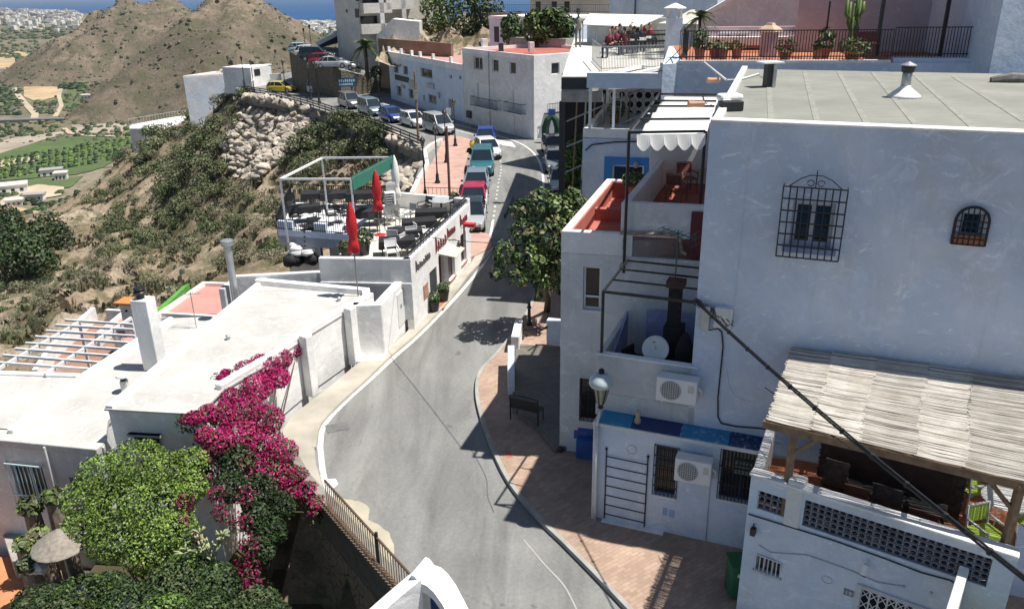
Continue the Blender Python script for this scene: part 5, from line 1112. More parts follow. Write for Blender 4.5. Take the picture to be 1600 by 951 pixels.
mb = MB(); mb.boxf(f3, vw[0]-.04, vw[1]+.04, vw[2]-.05, vw[2]-.002, 0, .05); T3.part('sill', mb, GREYW, w_)
# iron gate door top: white diamonds over dark
mb = MB(); a0, a1, z0, z1 = dd; mb.boxf(f3, a0, a1, z0, z1, -.19, -.15); dr = T3.part('door', mb, DARKC)
mb = MB(); 
for i in range(13): a = a0+(a1-a0)*i/12; mb.bar(f3.pt(a, z0, -.05), f3.pt(a, z1, -.05), .025)
for i in range(12):
    for k in range(5): a = a0+(a1-a0)*i/12; w__ = (a1-a0)/12; z = z1-.05-k*.25; mb.bar(f3.pt(a, z, -.045), f3.pt(a+w__, z-.2, -.045), .014); mb.bar(f3.pt(a+w__, z, -.045), f3.pt(a, z-.2, -.045), .014)
T3.part('door_grille', mb, WHITEP, dr)
mb = MB(); 
for x0, x1, y0, y1 in ((a0-.09, a0, z0, z1+.08), (a1, a1+.09, z0, z1+.08), (a0, a1, z1, z1+.08)): mb.boxf(f3, x0, x1, y0, y1, 0, .04)
T3.part('door_frame', mb, GREYW, dr)
a, z = f3.px(1326, 925); mb = MB(); mb.boxf(f3, a-.09, a+.09, z-.07, z+.07, 0, .02); T3.part('number_plate', mb, plain('plate_grey', (.22, .23, .26), .5, .2)); text('19', f3, a, z, .13, plain('plate_text', (.65, .67, .7), .5), T3, .022)
a, z = f3.px(1355, 884); mb = MB(); T = Thing('wall_lamp', 'white cylindrical security camera on the house wall above the number plate', 'camera', f3.pt(a, z)); mb.bar(f3.pt(a, z+.14, 0), f3.pt(a, z+.1, .12), .04); T.part('bracket', mb, WHITEP)
T.o.name = 'security_camera'
mb = MB(); mb.tube([f3.pt(a, z+.12, .12), f3.pt(a-.02, z-.08, .18)], .062, 12); T.part('body', mb, WHITEP); mb = MB(); mb.tube([f3.pt(a-.02, z-.082, .18), f3.pt(a-.025, z-.10, .185)], .055, 12); T.part('lens', mb, BLACK)
a, z = f3.px(1292, 905); mb = MB(); n_ = 20; mb.tube([f3.pt(a+.1*math.cos(2*math.pi*k/n_), z+.08*math.sin(2*math.pi*k/n_), .008) for k in range(n_+1)], .008, 5); T3.part('round_relief', mb, GREYW)
mb = MB(); pts = [f3.px(*q) for q in ((1170, 802), (1222, 818), (1300, 842), (1380, 870), (1440, 893), (1485, 905), (1497, 913), (1496, 935))]; mb.tube([f3.pt(a, z, .02) for a, z in pts], .014, 6); T3.part('wall_cable', mb, BLACK)
mb = MB(); pts = [f3.px(*q) for q in ((1185, 850), (1205, 862), (1262, 866), (1330, 890), (1370, 908), (1412, 915))]; mb.tube([f3.pt(a, z, .015) for a, z in pts], .008, 6); T3.part('wall_cable', mb, GREYM)
for x, y in ((1178, 822), (1412, 915), (1455, 925)):
    a, z = f3.px(x, y); mb = MB(); 
    if x < 1200: mb.boxf(f3, a-.04, a+.06, z-.16, z, 0, .12); mb.tube([f3.pt(a, z+.03, .02), f3.pt(a+.02, z+.14, .1)], .015, 6); T3.part('wall_lantern', mb, BLACK)
    else: mb.ell(f3.pt(a, z, .01), (.03, .03, .03), 8, 5); T3.part('wall_hook', mb, GREYM)
mb = MB(); s0, s1 = P(1514, 905, 3.3), P(1494, 960, 2.9); mb.wall([f3.pt(f3.px(1500, 915)[0], 0, 0), f3.pt(f3.px(1500, 915)[0]-.1, 0, 1.6)], .16, .1, [3.3, 2.4]); T3.part('stair_wall', mb, WHITE, bevel=.02)
q = f3.pt(f3.px(1540, 935)[0], .12, .55); mb = MB(); leafy(mb, q+V((0, 0, 2.35)), (.34, .34, .4), 500, .1); tr = Thing('door_shrub', 'bright green leafy shrub by the stair of the terrace house', 'shrub', q); tr.part('foliage', mb, [G_FRESH, G_FRESHD, G_LIGHT], recalc=False); mb = MB(); mb.tube([q, q+V((0, 0, 2.1))], .04, 8); tr.part('stem', mb, BARK)
q = f3.pt(L3_-.2, 0, -.1)
# reed roof
zr1, zr0 = 5.12, 5.45
rb0 = fW1.pt(fW1.px(1236, 551)[0], 5.47, .03); rb1 = fW1.pt(fW1.px(1236, 551)[0]+6.5, 5.47, .03); rf0 = P(1197, 656, 5.1); rf1 = rf0+(P(1600, 752, 5.1)-rf0)*1.45
T = Thing('reed_pergola', 'timber pergola roofed with pale reed mats over the foreground terrace', 'pergola', f3.pt(1, 2.92, -1))
REED = NT('reed'); co = REED.coord(); k_ = REED.mix(REED.ramp(REED.noise(co, 1.4, 5, .7), [(.35, 0.), (.65, 1.)]), (.48, .43, .36), (.70, .67, .60)); oi = REED.n.new('ShaderNodeObjectInfo'); hs_ = REED.n.new('ShaderNodeHueSaturation'); REED.L(k_, hs_.inputs['Color']); mr = REED.n.new('ShaderNodeMapRange'); REED.L(oi.outputs['Random'], mr.inputs[0]); mr.inputs[3].default_value = .78; mr.inputs[4].default_value = 1.15; REED.L(mr.outputs[0], hs_.inputs['Value']); REED.col(hs_.outputs[0]); REED.rough(.8)
REED2 = plain('reed_grey', (.30, .27, .24), .85, .3, 3); REED3 = plain('reed_pale', (.62, .58, .50), .8, .15, 3)
cuts = [0, .135, .27, .42, .55, .70, .86, 1.0]; rr = random.Random(11)
def uvp(u_, v_, dz=0): return rb0.lerp(rb1, u_).lerp(rf0.lerp(rf1, u_), v_)+V((0, 0, dz))
for i in range(7):
    mb = MB(); n_ = 125; off = rr.uniform(0, .02); u0, u1 = cuts[i]-.004*(i > 0), cuts[i+1]+.004
    for k in range(n_):
        v_ = (k+.5)/n_; j0, j1 = rr.uniform(-.004, .006), rr.uniform(-.006, .004); dz = off+rr.uniform(-.004, .006)+.012*math.sin(v_*7+i); mb.cur = rr.choice((0, 0, 0, 1, 2)); um = (u0+u1)/2
        pa, pm, pb = uvp(u0+j0, v_+rr.uniform(-.004, .004), dz), uvp(um, v_+rr.uniform(-.004, .004), dz-.01), uvp(u1+j1, v_+rr.uniform(-.004, .004), dz)
        mb.tube([pa, pm, pb], .0115, 5, cap=False)
    T.part('reed_mat', mb, [REED.m, REED2, REED3], recalc=False)
mb = MB(); mb.bar(rf0+V((-.03, .05, -.11)), rf1+V((0, .05, -.11)), .08, .16); T.part('beam', mb, WOOD)
mb = MB(); mb.bar(rb0+V((0, -.06, -.11)), rb1+V((0, -.06, -.11)), .08, .14); T.part('beam', mb, WOOD)
for u_ in (.02, .25, .5, .75, .98):
    mb = MB(); mb.bar(uvp(u_, .02, -.08), uvp(u_, .98, -.08), .06, .1); T.part('rafter', mb, WOOD)
for x in (1246, 1598):
    q = P(x, 668 if x < 1300 else 755, 5.0); q = rf0+(rf1-rf0).normalized()*((q-rf0).dot((rf1-rf0).normalized()))+V((0, .06, 0)); mb = MB(); mb.bar((q.x, q.y, 2.9), (q.x, q.y, 5.0), .12, .12); T.part('post', mb, WOOD)
    mb = MB(); dr_ = (rf1-rf0).normalized()*(1 if x < 1300 else -1); mb.bar(V((q.x, q.y, 4.45)), V((q.x, q.y, 4.98))+dr_*.5, .07); T.part('brace', mb, WOOD)
# reed screens and dark shelter behind
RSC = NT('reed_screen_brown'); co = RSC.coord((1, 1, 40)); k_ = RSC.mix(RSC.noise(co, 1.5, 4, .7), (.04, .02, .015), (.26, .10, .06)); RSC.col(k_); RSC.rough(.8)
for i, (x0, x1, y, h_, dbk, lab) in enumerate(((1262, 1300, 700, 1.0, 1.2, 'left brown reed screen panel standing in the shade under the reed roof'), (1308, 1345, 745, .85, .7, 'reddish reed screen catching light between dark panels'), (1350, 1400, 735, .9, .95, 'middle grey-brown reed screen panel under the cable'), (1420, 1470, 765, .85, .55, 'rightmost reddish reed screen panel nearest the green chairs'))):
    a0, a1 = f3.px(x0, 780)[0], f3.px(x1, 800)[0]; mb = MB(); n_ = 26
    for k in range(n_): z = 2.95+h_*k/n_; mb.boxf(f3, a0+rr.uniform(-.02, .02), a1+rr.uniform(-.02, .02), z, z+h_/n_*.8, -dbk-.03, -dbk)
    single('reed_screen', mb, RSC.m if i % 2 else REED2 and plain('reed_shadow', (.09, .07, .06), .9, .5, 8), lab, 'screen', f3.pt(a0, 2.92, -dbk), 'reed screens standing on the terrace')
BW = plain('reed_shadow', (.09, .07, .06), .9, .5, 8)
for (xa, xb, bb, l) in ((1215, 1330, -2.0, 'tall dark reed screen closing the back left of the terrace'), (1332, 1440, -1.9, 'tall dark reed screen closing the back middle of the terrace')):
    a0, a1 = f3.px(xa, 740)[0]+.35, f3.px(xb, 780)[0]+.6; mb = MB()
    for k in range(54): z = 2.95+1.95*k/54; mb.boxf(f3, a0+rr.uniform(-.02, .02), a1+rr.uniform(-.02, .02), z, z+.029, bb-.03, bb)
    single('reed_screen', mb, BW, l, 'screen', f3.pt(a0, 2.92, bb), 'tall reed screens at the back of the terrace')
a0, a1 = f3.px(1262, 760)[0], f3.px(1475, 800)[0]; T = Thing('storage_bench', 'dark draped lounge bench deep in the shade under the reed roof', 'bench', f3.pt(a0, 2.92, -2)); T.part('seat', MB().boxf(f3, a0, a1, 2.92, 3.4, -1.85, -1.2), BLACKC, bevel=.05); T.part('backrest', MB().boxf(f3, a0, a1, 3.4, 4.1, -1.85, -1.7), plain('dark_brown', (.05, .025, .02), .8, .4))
LIME = plain('lime_fabric', (.36, .50, .06), .7, .1)
tb = f3.pt(f3.px(1565, 800)[0], 2.92, -1.3); tb = P(1574, 778, 3.66); tb.z = 2.92
T = Thing('garden_table', 'round glass-topped white metal garden table between the lime green chairs', 'table', tb)
mb = MB(); mb.lathe(tb, [(.43, .70), (.45, .715), (.45, .735), (.43, .74)], 28); T.part('rim', mb, WHITEP)
mb = MB(); mb.lathe(tb, [(.42, .715), (.42, .728)], 28); T.part('glass_top', mb, plain('grey_green_glass', (.16, .18, .15), .15))
for k in range(4): mb = MB(); a = k*math.pi/2+.5; mb.tube([tb+V((.38*math.cos(a), .38*math.sin(a), .7)), tb+V((.22*math.cos(a), .22*math.sin(a), .35)), tb+V((.36*math.cos(a), .36*math.sin(a), 0))], .013, 6); T.part('leg', mb, WHITEP)
c0_ = P(1542, 832, 3.37); c0_.z = 2.92; cg = chair(c0_, .25, 'lime green sling chair with white frame nearest the parapet', WHITEP, LIME, 'lime chairs around the garden table')
dup(cg.o, P(1522, 752, 3.5)-V((0, 0, .58)), 1.7, 'lime green sling chair behind the glass table, half in shade'); dup(cg.o, P(1612, 815, 3.37)-V((0, 0, .45)), -1.4, 'lime green sling chair at the right edge of the photo')
q = P(1462, 752, 2.92); pot_plant(q+V((0, 0, 0)), 'small green potted plant in the shade by the reed roof post', .14, .25, .3, .3, n=200, s=.1, leaves=(G_FRESH, G_FRESHD, G_LIGHT))
q = f3.pt(f3.px(1460, 850)[0]+.05, 2.92, -.7); T = Thing('low_table', 'low wooden side table on the terracotta terrace floor', 'table', q); mb = MB(); mb.box(q+V((0, 0, .4)), (.5, .3, .03), -.6); T.part('top', mb, WOOD)
for sx in (-.2, .2):
    for sy in (-.1, .1): mb = MB(); mb.bar(q+V((sx, sy, 0)), q+V((sx, sy, .39)), .025); T.part('leg', mb, BLACK)
# green bin at the corner
q = P(1152, 925, .12); T = Thing('waste_bin', 'dark green waste bin standing in the shade beside the terrace house', 'bin', q)
GB = plain('green_bin', (.015, .12, .05), .5, .2); mb = MB(); mb.prism([(q.x-.24, q.y-.26), (q.x+.24, q.y-.26), (q.x+.24, q.y+.26), (q.x-.24, q.y+.26)], .2, .95); T.part('body', mb, GB, bevel=.04); mb = MB(); mb.box(q+V((0, 0, .88)), (.56, .6, .08)); T.part('lid', mb, GB, bevel=.03)
mb = MB(); mb.box(q+V((0, -.27, .7)), (.25, .02, .08)); T.part('label_plate', mb, WHITEP)
for s_ in (-.2, .2): mb = MB(); mb.lathe(q+V((s_, .2, .06)), [(.08, -.03), (.08, .03)], 12, V((1, 0, 0))); T.part('wheel', mb, BLACK)
# ================================================================ upper lot, retaining walls, far buildings
STONE = NT('rubble_stone'); co = STONE.coord(); vd = STONE.vor(co, 3.2, 'DISTANCE_TO_EDGE'); vc = STONE.vor(co, 3.2, out=1)
k_ = STONE.mix(.5, STONE.ramp(STONE.noise(co, 2, 6, .7), [(.3, (.12, .10, .08)), (.7, (.26, .22, .17))]), vc, 'MULTIPLY'); k_ = STONE.mix(STONE.ramp(vd, [(.02, .85), (.07, 0.)]), STONE.mix(.7, k_, (.20, .17, .13)), (.05, .045, .04)); STONE.col(k_); STONE.rough(.95); STONE.bump(vd, .9, .08); STONE = STONE.m
lot = [P(454, 84, 5.0), P(520, 108, 3.5), P(560, 122, 2.1), P(594, 126, 1.5), P(612, 121, 1.5), P(640, 100, 2.5), P(612, 85, 3.2), P(545, 76, 4.6), P(462, 70, 5.6)]
mb = MB(); n = len(lot); mb.v = [(p.x, p.y, -1) for p in lot]+[tuple(p) for p in lot]; mb.f = [tuple(n+i for i in t_) for t_ in tessellate_polygon([[V((p.x, p.y, 0)) for p in lot]])]; mb.mi = [0]*len(mb.f); struct('parking_area', mb, ASPH)
T = Thing('retaining_wall', 'dark stone retaining wall under the upper car park', 'wall', lot[1]-V((0, 0, 3)))
mb = MB(); mb.wall(lot[:5], .4, -.3, [p.z+.25 for p in lot[:5]]); T.part('masonry', mb, STONE)
mb = MB()
for a, b in zip(lot[:4], lot[1:5]):
    n_ = int((b-a).length/.9)
    for i in range(n_): q = a.lerp(b, i/n_); mb.bar(q+V((0, 0, .25)), q+V((0, 0, 1.15)), .06)
    for h_ in (.7, 1.15): mb.bar(a+V((0, 0, h_)), b+V((0, 0, h_)), .07)
T.part('railing', mb, GREYM)
# road edge: low wall and double pipe rail above the hillside
edge = [P(x, y, 0) for x, y in ((381, 136), (384, 146), (432, 154), (481, 167), (540, 187), (600, 207), (656, 231))]
T = Thing('guard_rail', 'dark pipe guard rail on a pale concrete edge along the hillside road', 'railing', edge[2])
mb = MB(); mb.wall(edge, .3, -.7, .18); T.part('concrete_edge', mb, PCONC)
mb = MB(); n_ = 0
for a, b in zip(edge, edge[1:]):
    k = max(1, int((b-a).length/2))
    for i in range(k): q = a.lerp(b, i/k); mb.bar(q+V((0, 0, .15)), q+V((0, 0, .95)), .07)
    for h_ in (.4, .68, .95): mb.bar(a+V((0, 0, h_)), b+V((0, 0, h_)), .11)
T.part('pipe_rail', mb, BLACK)
low = [P(x, y, -1.2) for x, y in ((372, 148), (430, 159), (480, 176), (528, 190), (545, 198))]; mb = MB(); mb.wall(low, .25, -2.2, -.9); single('concrete_gutter', mb, PCONC, 'pale concrete gutter strip under the guard rail above the boulders', 'gutter', low[1])
e2_ = [P(664, 240, .1), P(668, 262, .1), P(655, 285, .1), P(644, 308, .1)]
T = Thing('promenade_wall', 'low cream edge wall of the pink brick promenade above the boulders', 'wall', e2_[1]); mb = MB(); mb.wall([P(690, 222, .1), P(672, 232, .1)]+e2_[0:], .3, -2, .45); T.part('masonry', mb, CREAM)
T = Thing('promenade_railing', 'short dark railing between the promenade and the restaurant terrace', 'railing', P(665, 312, .12)); rail(T, P(664, 314, .12), P(728, 316, .12), .12, .9, 10, POTB)
# --- retaining wall beside the garden, with rusty railing
rw = [P(446, 752, 0), P(474, 748, 0), P(520, 802, 0), P(607, 905, 0), P(650, 962, 0)]; rw = [P(444, 700, 0), P(470, 748, 0), P(520, 802, 0), P(607, 905, 0), P(648, 955, 0)]
T = Thing('retaining_wall', 'tall rendered and rubble stone retaining wall dropping from the road bend to the garden', 'wall', V((rw[2].x, rw[2].y, -3.4)))
mb = MB(); mb.wall(rw, .3, -4.2, -1.1, 1); T.part('rubble_base', mb, STONE)
mb = MB(); mb.wall(rw, .26, -1.1, .12, 1); T.part('render_band', mb, plain('old_render', (.23, .22, .19), .9, .3, 1.5, bump=.3), bevel=.02)
T = Thing('street_railing', 'rust-brown iron railing with diagonal braces along the bend above the garden', 'railing', V((rw[2].x, rw[2].y, .12)))
RUSTY = plain('rusty_beige_iron', (.30, .20, .13), .7, .35, 8); a, b = P(512, 790, .12), rw[3]+V((0, 0, .12)); bb = rw[4]+V((0, 0, .12)); tot = (b-a).length; dn = (b-a).normalized(); out = V((dn.y, -dn.x, 0)); out = out if out.x < 0 else -out
def onr(s): return a+dn*s
n_ = int((tot+2.2)/.13)
mb = MB()
for i in range(n_): q = onr(i*.13); mb.bar(q, q+V((0, 0, .82)), .022)
T.part('balusters', mb, RUSTY); mb = MB()
for i in range(n_): q = onr(i*.13); mb.bar(q+V((0, 0, .05)), q+out*.30+V((0, 0, .32)), .02)
T.part('splayed_braces', mb, RUSTY); mb = MB(); mb.bar(onr(0)+V((0, 0, .82)), onr(n_*.13)+V((0, 0, .82)), .045); mb.bar(onr(0)+V((0, 0, .04)), onr(n_*.13)+V((0, 0, .04)), .04); T.part('top_rail', mb, DKRED if 0 else plain('dark_rust', (.10, .06, .04), .7)); mb = MB(); mb.bar(onr(n_*.13*.53), onr(n_*.13*.53)+V((0, 0, .95)), .07); T.part('post', mb, POTB)
# --- gable in the foreground bottom
gz = 6.45; pk_ = P(645, 893, gz); ug = V((.90, -.43, 0)).normalized(); fg = Fr(pk_, pk_+ug); 
T = Thing('gable_parapet', 'white scroll-topped gable with a recessed blue oval, bottom of the photo', 'gable', V((pk_.x, pk_.y, 3)))
out_ = [(-.55, gz-.62), (-.30, gz-.28), (0, gz), (.06, gz-.02), (.13, gz-.10), (.20, gz-.08), (.30, gz-.12), (.42, gz-.27), (.54, gz-.48), (.68, gz-.74), (.84, gz-.98), (1.1, gz-1.25), (1.1, 3.0), (-.02, 3.0), (-.02, gz-.16)]
def fpoly(fr, pts, b0, b1):
    mb = MB(); n = len(pts); mb.v = [tuple(fr.pt(a, z, b0)) for a, z in pts]+[tuple(fr.pt(a, z, b1)) for a, z in pts]; tri = tessellate_polygon([[V((a, z, 0)) for a, z in pts]])
    mb.f = [tuple(t_) for t_ in tri]+[tuple(n+i for i in t_) for t_ in tri]+[(i, (i+1) % n, n+(i+1) % n, n+i) for i in range(n)]; mb.mi = [0]*len(mb.f); return mb
gp = [(0, gz), (.06, gz-.01), (.12, gz-.085), (.17, gz-.085), (.22, gz-.09), (.31, gz-.15), (.42, gz-.29), (.53, gz-.50), (.64, gz-.72), (.78, gz-.92), (1.0, gz-1.15), (1.0, 3.0), (0, 3.0)]
T.part('wall', fpoly(fg, [(a, z-.04 if z > 3.5 else z) for a, z in gp], -.26, -.13), WHITE)
ring_o = gp[:11]; cop = []; 
mb = MB()
for i in range(len(ring_o)-1):
    (a0, z0), (a1, z1) = ring_o[i], ring_o[i+1]; w_ = .13
    mb.hexa([fg.pt(a0, z0-w_, -.30), fg.pt(a1, z1-w_, -.30), fg.pt(a1, z1-w_, .05), fg.pt(a0, z0-w_, .05), fg.pt(a0, z0, -.30), fg.pt(a1, z1, -.30), fg.pt(a1, z1, .05), fg.pt(a0, z0, .05)])
T.part('coping', mb, WHITE)
mb = MB(); mb.hexa([fg.pt(0, 3, -.30), fg.pt(.09, 3, -.30), fg.pt(.03, 3, .05), fg.pt(-.0, 3, .05), fg.pt(0, gz-.12, -.28), fg.pt(.09, gz-.14, -.28), fg.pt(.03, gz-.12, .04), fg.pt(-.0, gz-.12, .04)]); T.part('pilaster', mb, WHITE)
p0, p1 = P(644, 893, gz), P(548, 958, 6.15); pb0 = V((p0.x, p0.y, 3)); 
sl_ = Fr(p0, p1); mb = MB(); n_ = 8; L_s = sl_.len
for i in range(n_):
    a0, a1 = L_s*i/n_, L_s*(i+1)/n_; z0 = gz-.03-(gz-6.0)*(i/n_)**1.1; z1 = gz-.03-(gz-6.0)*((i+1)/n_)**1.1
    mb.hexa([sl_.pt(a0-.06, 3, -.05), sl_.pt(a1-.06, 3, -.05), sl_.pt(a1-.06, 3, .15), sl_.pt(a0-.06, 3, .15), sl_.pt(a0-.06, z0, -.05), sl_.pt(a1-.06, z1, -.05), sl_.pt(a1-.06, z1, .15), sl_.pt(a0-.06, z0, .15)])
mb.hexa([sl_.pt(a, z, b) for z in (3, gz-.045) for a, b in ((-.20, -.045), (-.05, -.045), (-.05, .05), (-.20, .05))]); T.part('side_wall', mb, WHITE)
oa, oz = fg.px(683, 944, -.12); mb = MB(); el = [(oa+.12*math.cos(k*math.pi/14), oz+.25*math.sin(k*math.pi/14)) for k in range(28)]; T.part('blue_oval', fpoly(fg, el, -.13, -.115), plain('navy_oval', (.02, .06, .16), .3, .2))
el2 = [(oa+.145*math.cos(k*math.pi/14), oz+.285*math.sin(k*math.pi/14)) for k in range(28)]; T.part('oval_frame', fpoly(fg, el2, -.135, -.121), plain('navy_frame', (.01, .015, .05), .4))
# --- under-terrace structure and restaurant terrace (centre top)
T = Thing('terrace_structure', 'raised concrete terrace over a dark unfinished void beside the corner house', 'building', P(905, 215, 0))
ZM = 9.6; mp_ = [P(878, 120, ZM), P(919, 120, ZM), P(1040, 114, ZM), P(1046, 74, ZM), P(925, 62, ZM), P(897, 60, ZM)]
mb = MB(); mb.prism(q2(mp_), 9.05, ZM, bot=True); T.part('slab', mb, plain('pale_deck', (.60, .58, .52), .85, .1))
fm = Fr(mp_[0], mp_[1]); mb = MB(); mb.boxf(fm, -.02, fm.len+.1, 9.1, 9.55, 0, .05); T.part('fascia', mb, POTB)
mb = MB(); mb.boxf(fm, -.02, fm.len+.6, 8.6, 9.05, -.3, .05); T.part('beam', mb, CONC)
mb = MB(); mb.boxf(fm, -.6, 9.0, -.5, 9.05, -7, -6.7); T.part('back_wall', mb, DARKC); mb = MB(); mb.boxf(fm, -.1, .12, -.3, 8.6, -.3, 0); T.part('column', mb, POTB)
for k in range(7):
    mb = MB(); mb.tube([fm.pt(.2+k*.35, 0, -1.5-k*.3), fm.pt(.5+k*.38, 8.6, -2.0-k*.2)], .04, 6); T.part('scaffold_pole', mb, GREYM if k % 2 else WOOD)
    mb = MB(); mb.tube([fm.pt(.1, 1+k*1.1, -1.4), fm.pt(3.4, 2.3+k*1.1, -2.4)], .035, 6); T.part('scaffold_brace', mb, GREYM)
mb = MB(); mb.boxf(fm, .6, 3, 1.6, 1.9, -.6, .2); T.part('step', mb, CONC)
# dark green arched fabric in the lane
q = P(862, 222, .05); T = Thing('green_arch', 'dark green arched garden gate standing in the shaded lane', 'gate', q)
for s_ in (-.55, .55): mb = MB(); mb.tube([q+V((s_, 0, 0)), q+V((s_*1.02, 0, 1.3)), q+V((s_*.6, 0, 2.0)), q+V((0, 0, 2.3))], [.32, .34, .3, .2], 8); T.part('arch_side', mb, plain('dark_green', (.012, .05, .03), .8))
mb = MB(); mb.box(q+V((0, .1, 2.6)), (.6, .3, .6)); T.part('sign_box', mb, BLUEP)
q = P(890, 212, .1); mb = MB(); mb.box(q+V((.3, 0, .55)), (2.6, .5, 1.1), -.1); single('planter_wall', mb, CREAM, 'pale low wall at the foot of the unfinished void', 'wall', q, bevel=.03)
# railings of the terrace
T = Thing('terrace_railing', 'grey railing along the front of the dining terrace, centre top', 'railing', mp_[1]); r0, r1 = P(940, 112, ZM), P(1036, 108, ZM); rail(T, r0, r1, ZM, 1.0, 40, GREYM); rail(T, P(925, 96, ZM), r0, ZM, 1.0, 12, GREYM)
T = Thing('terrace_fence', 'dark balustrade stepping up in front of the diners', 'railing', P(985, 95, ZM)); rail(T, P(975, 92, ZM), P(1040, 90, ZM), ZM, 1.3, 30, BLACK)
for k in range(3): mb = MB(); mb.bar(P(975, 92, ZM)+V((0, 0, .5+.3*k)), P(1040, 90, ZM)+V((0, 0, .5+.3*k)), .09); T.part('rail_bar', mb, POTB)
# white pergola beam and slats, M1 house
TM = Thing('blue_white_house', 'bluish white house with a lattice block screen and blue window surround', 'house', P(915, 300, 0))
zb1 = 9.8; b0_ = P(917, 114, zb1); u15 = V((.97, -.24, 0)).normalized(); fB = Fr(b0_, b0_+u15)
mb = MB(); mb.boxf(fB, 0, 5.2, 9.22, zb1, -.3, 0); TM.part('roof_beam', mb, BLUEW)
for i in range(4):
    a = .6+i*1.1; mb = MB(); mb.bar(fB.pt(a, zb1-.08, -.2), fB.pt(a+1.4, zb1-.08, -4.2), .22, .12); TM.part('roof_slat', mb, WHITE)
mz = 7.6; m0_ = P(911, 201, mz); fM = Fr(m0_, m0_+u15); hM = [fh(fM, 956, 258, 1006, 285)]
block(TM, fM, 0, 7.5, 9, -.2, mz-.35, BLUEW, hM, .2)
cM = [fM.pt(0, 0), fM.pt(7.5, 0), fM.pt(7.5, 0, -9), fM.pt(0.0, 0, -9)+V((1.2, 0, 0))]; mb = MB(); mb.ring(q2([fM.pt(0, 0), fM.pt(7.5, 0), fM.pt(7.5, 0, -9), fM.pt(0, 0, -9)]), mz-.4, mz, .2); TM.part('parapet', mb, WHITE)
window(TM, fM, *hM[0], WHITEP, GLASS, .1, .08, 2, 1)
h = hM[0]; mb = MB(); mb.boxf(fM, h[0]-.32, h[1]+.32, h[3]+.0, h[3]+.32, 0, .05); mb.boxf(fM, h[0]-.32, h[0], h[2]-.1, h[3], 0, .05); mb.boxf(fM, h[1], h[1]+.32, h[2]-.1, h[3], 0, .05); TM.part('window_surround', mb, BLUEF)
mb = MB(); pts = [fM.px(*q) for q in ((915, 235), (925, 226), (960, 222), (1000, 221), (1050, 221))]; mb.tube([fM.pt(a, z, .03) for a, z in pts], .03, 6); TM.part('wall_cable', mb, BLACK)
for x in (921, 951):
    a, z = fM.px(x, 195); z9 = 9.22; q = fM.pt(a, 0, -.1 if x < 930 else -1.6); mb = MB(); mb.bar((q.x, q.y, mz-.35), (q.x, q.y, z9), .11); TM.part('post', mb, WHITEP)
l0 = P(946, 178, 7.3); fL = Fr(l0, l0+u15); zt = fL.px(946, 139)[1]; lattice(TM, fL, (0.15, 3.4, zt-1.35, zt-.06), WHITE, b0=-.15, b1=0, cell=.42, t=.06)
mb = MB(); mb.boxf(fL, 0, .15, 7.2, zt, -.2, 0); mb.boxf(fL, .15, 3.4, zt-.06, zt+.06, -.2, .02); mb.boxf(fL, .15, 3.4, 7.2, zt-1.35, -.2, 0); TM.part('screen_wall', mb, WHITE)
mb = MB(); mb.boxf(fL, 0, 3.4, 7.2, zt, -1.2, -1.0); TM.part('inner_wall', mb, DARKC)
mb = MB(); mb.ell(fM.pt(*fM.px(994, 257), .1), (.12, .1, .14)); TM.part('wall_lamp', mb, GREYM)
q = P(962, 190, 7.3); pot_plant(q, 'pale green succulent plant in a red tray on the house parapet', .3, .25, .4, .4, leaves=(G_LIGHT, G_OLIVE, G_GREY), n=260, s=.16)
# pink house with terrace, upper right
TP = Thing('pink_house', 'pink and lilac house with a railed terrace behind the felt roof', 'house', P(1250, 92, 10.3))
zt_ = 10.45; pa, pb = P(1037, 97, zt_), P(1390, 93, zt_+.1); 
fp = Fr(P(1060, 95, zt_), P(1392, 94, zt_)); LP_ = fp.len
mb = MB(); mb.prism(q2([P(1036, 96, zt_), fp.pt(0, 0), fp.pt(LP_+9, 0), fp.pt(LP_+9, 0, -9), fp.pt(0, 0, -9)]), -.2, zt_-.1); TP.part('wall', mb, BLUEW); mb = MB(); mb.boxf(fp, 0, LP_, zt_-.1, zt_, -.25, .02); TP.part('coping', mb, WHITE)
mb = MB(); mb.prism(q2([fp.pt(.2, 0, -.25), fp.pt(LP_+9, 0, -.25), fp.pt(LP_+9, 0, -9), fp.pt(.2, 0, -9)]), zt_-.15, zt_-.08); TP.part('terrace_floor', mb, TERRA)
mb = MB(); fq = Fr(P(1392, 92, zt_), P(1556, 92, zt_)); mb.boxf(fq, 0, fq.len, zt_-1.2, zt_+.05, -.3, .35); TP.part('protruding_parapet', mb, BLUEW)
rail(TP, fp.pt(.3, 0, -.12), fp.pt(LP_, 0, -.12), zt_, 1.0, 70, BLACK); rail(TP, fq.pt(0, 0, .1), fq.pt(fq.len, 0, .1), zt_+.05, 1.0, 34, BLACK); rail(TP, P(1061, 95, zt_), P(1085, 68, zt_), zt_, 1.0, 12, BLACK); rail(TP, fp.pt(.3, 0, -.1), fp.pt(.3, 0, -3), zt_, 1.0, 8, BLACK)
fk = Fr(fp.pt(-1, 0, -6.5), fp.pt(10, 0, -6.5)); a0 = fk.px(1105, 60)[0]; a1 = fk.px(1262, 60)[0]; zw = fk.px(1180, 42)[1]
mb = MB(); mb.boxf(fk, a0, a1, zt_-.1, zw, -.3, 0); TP.part('terrace_wall', mb, PINKW)
a2, z2 = fk.px(1125, 50); a3 = fk.px(1170, 50)[0]; mb = MB(); mb.boxf(fk, a2, a3, z2-.05, z2+.05, 0, .12); TP.part('wall_shelf', mb, WHITE)
for x in (1138, 1153): a = fk.px(x, 55)[0]; mb = MB(); mb.boxf(fk, a-.06, a+.06, zw-.75, zw-.35, 0, .03); TP.part('slit_window', mb, BLACK)
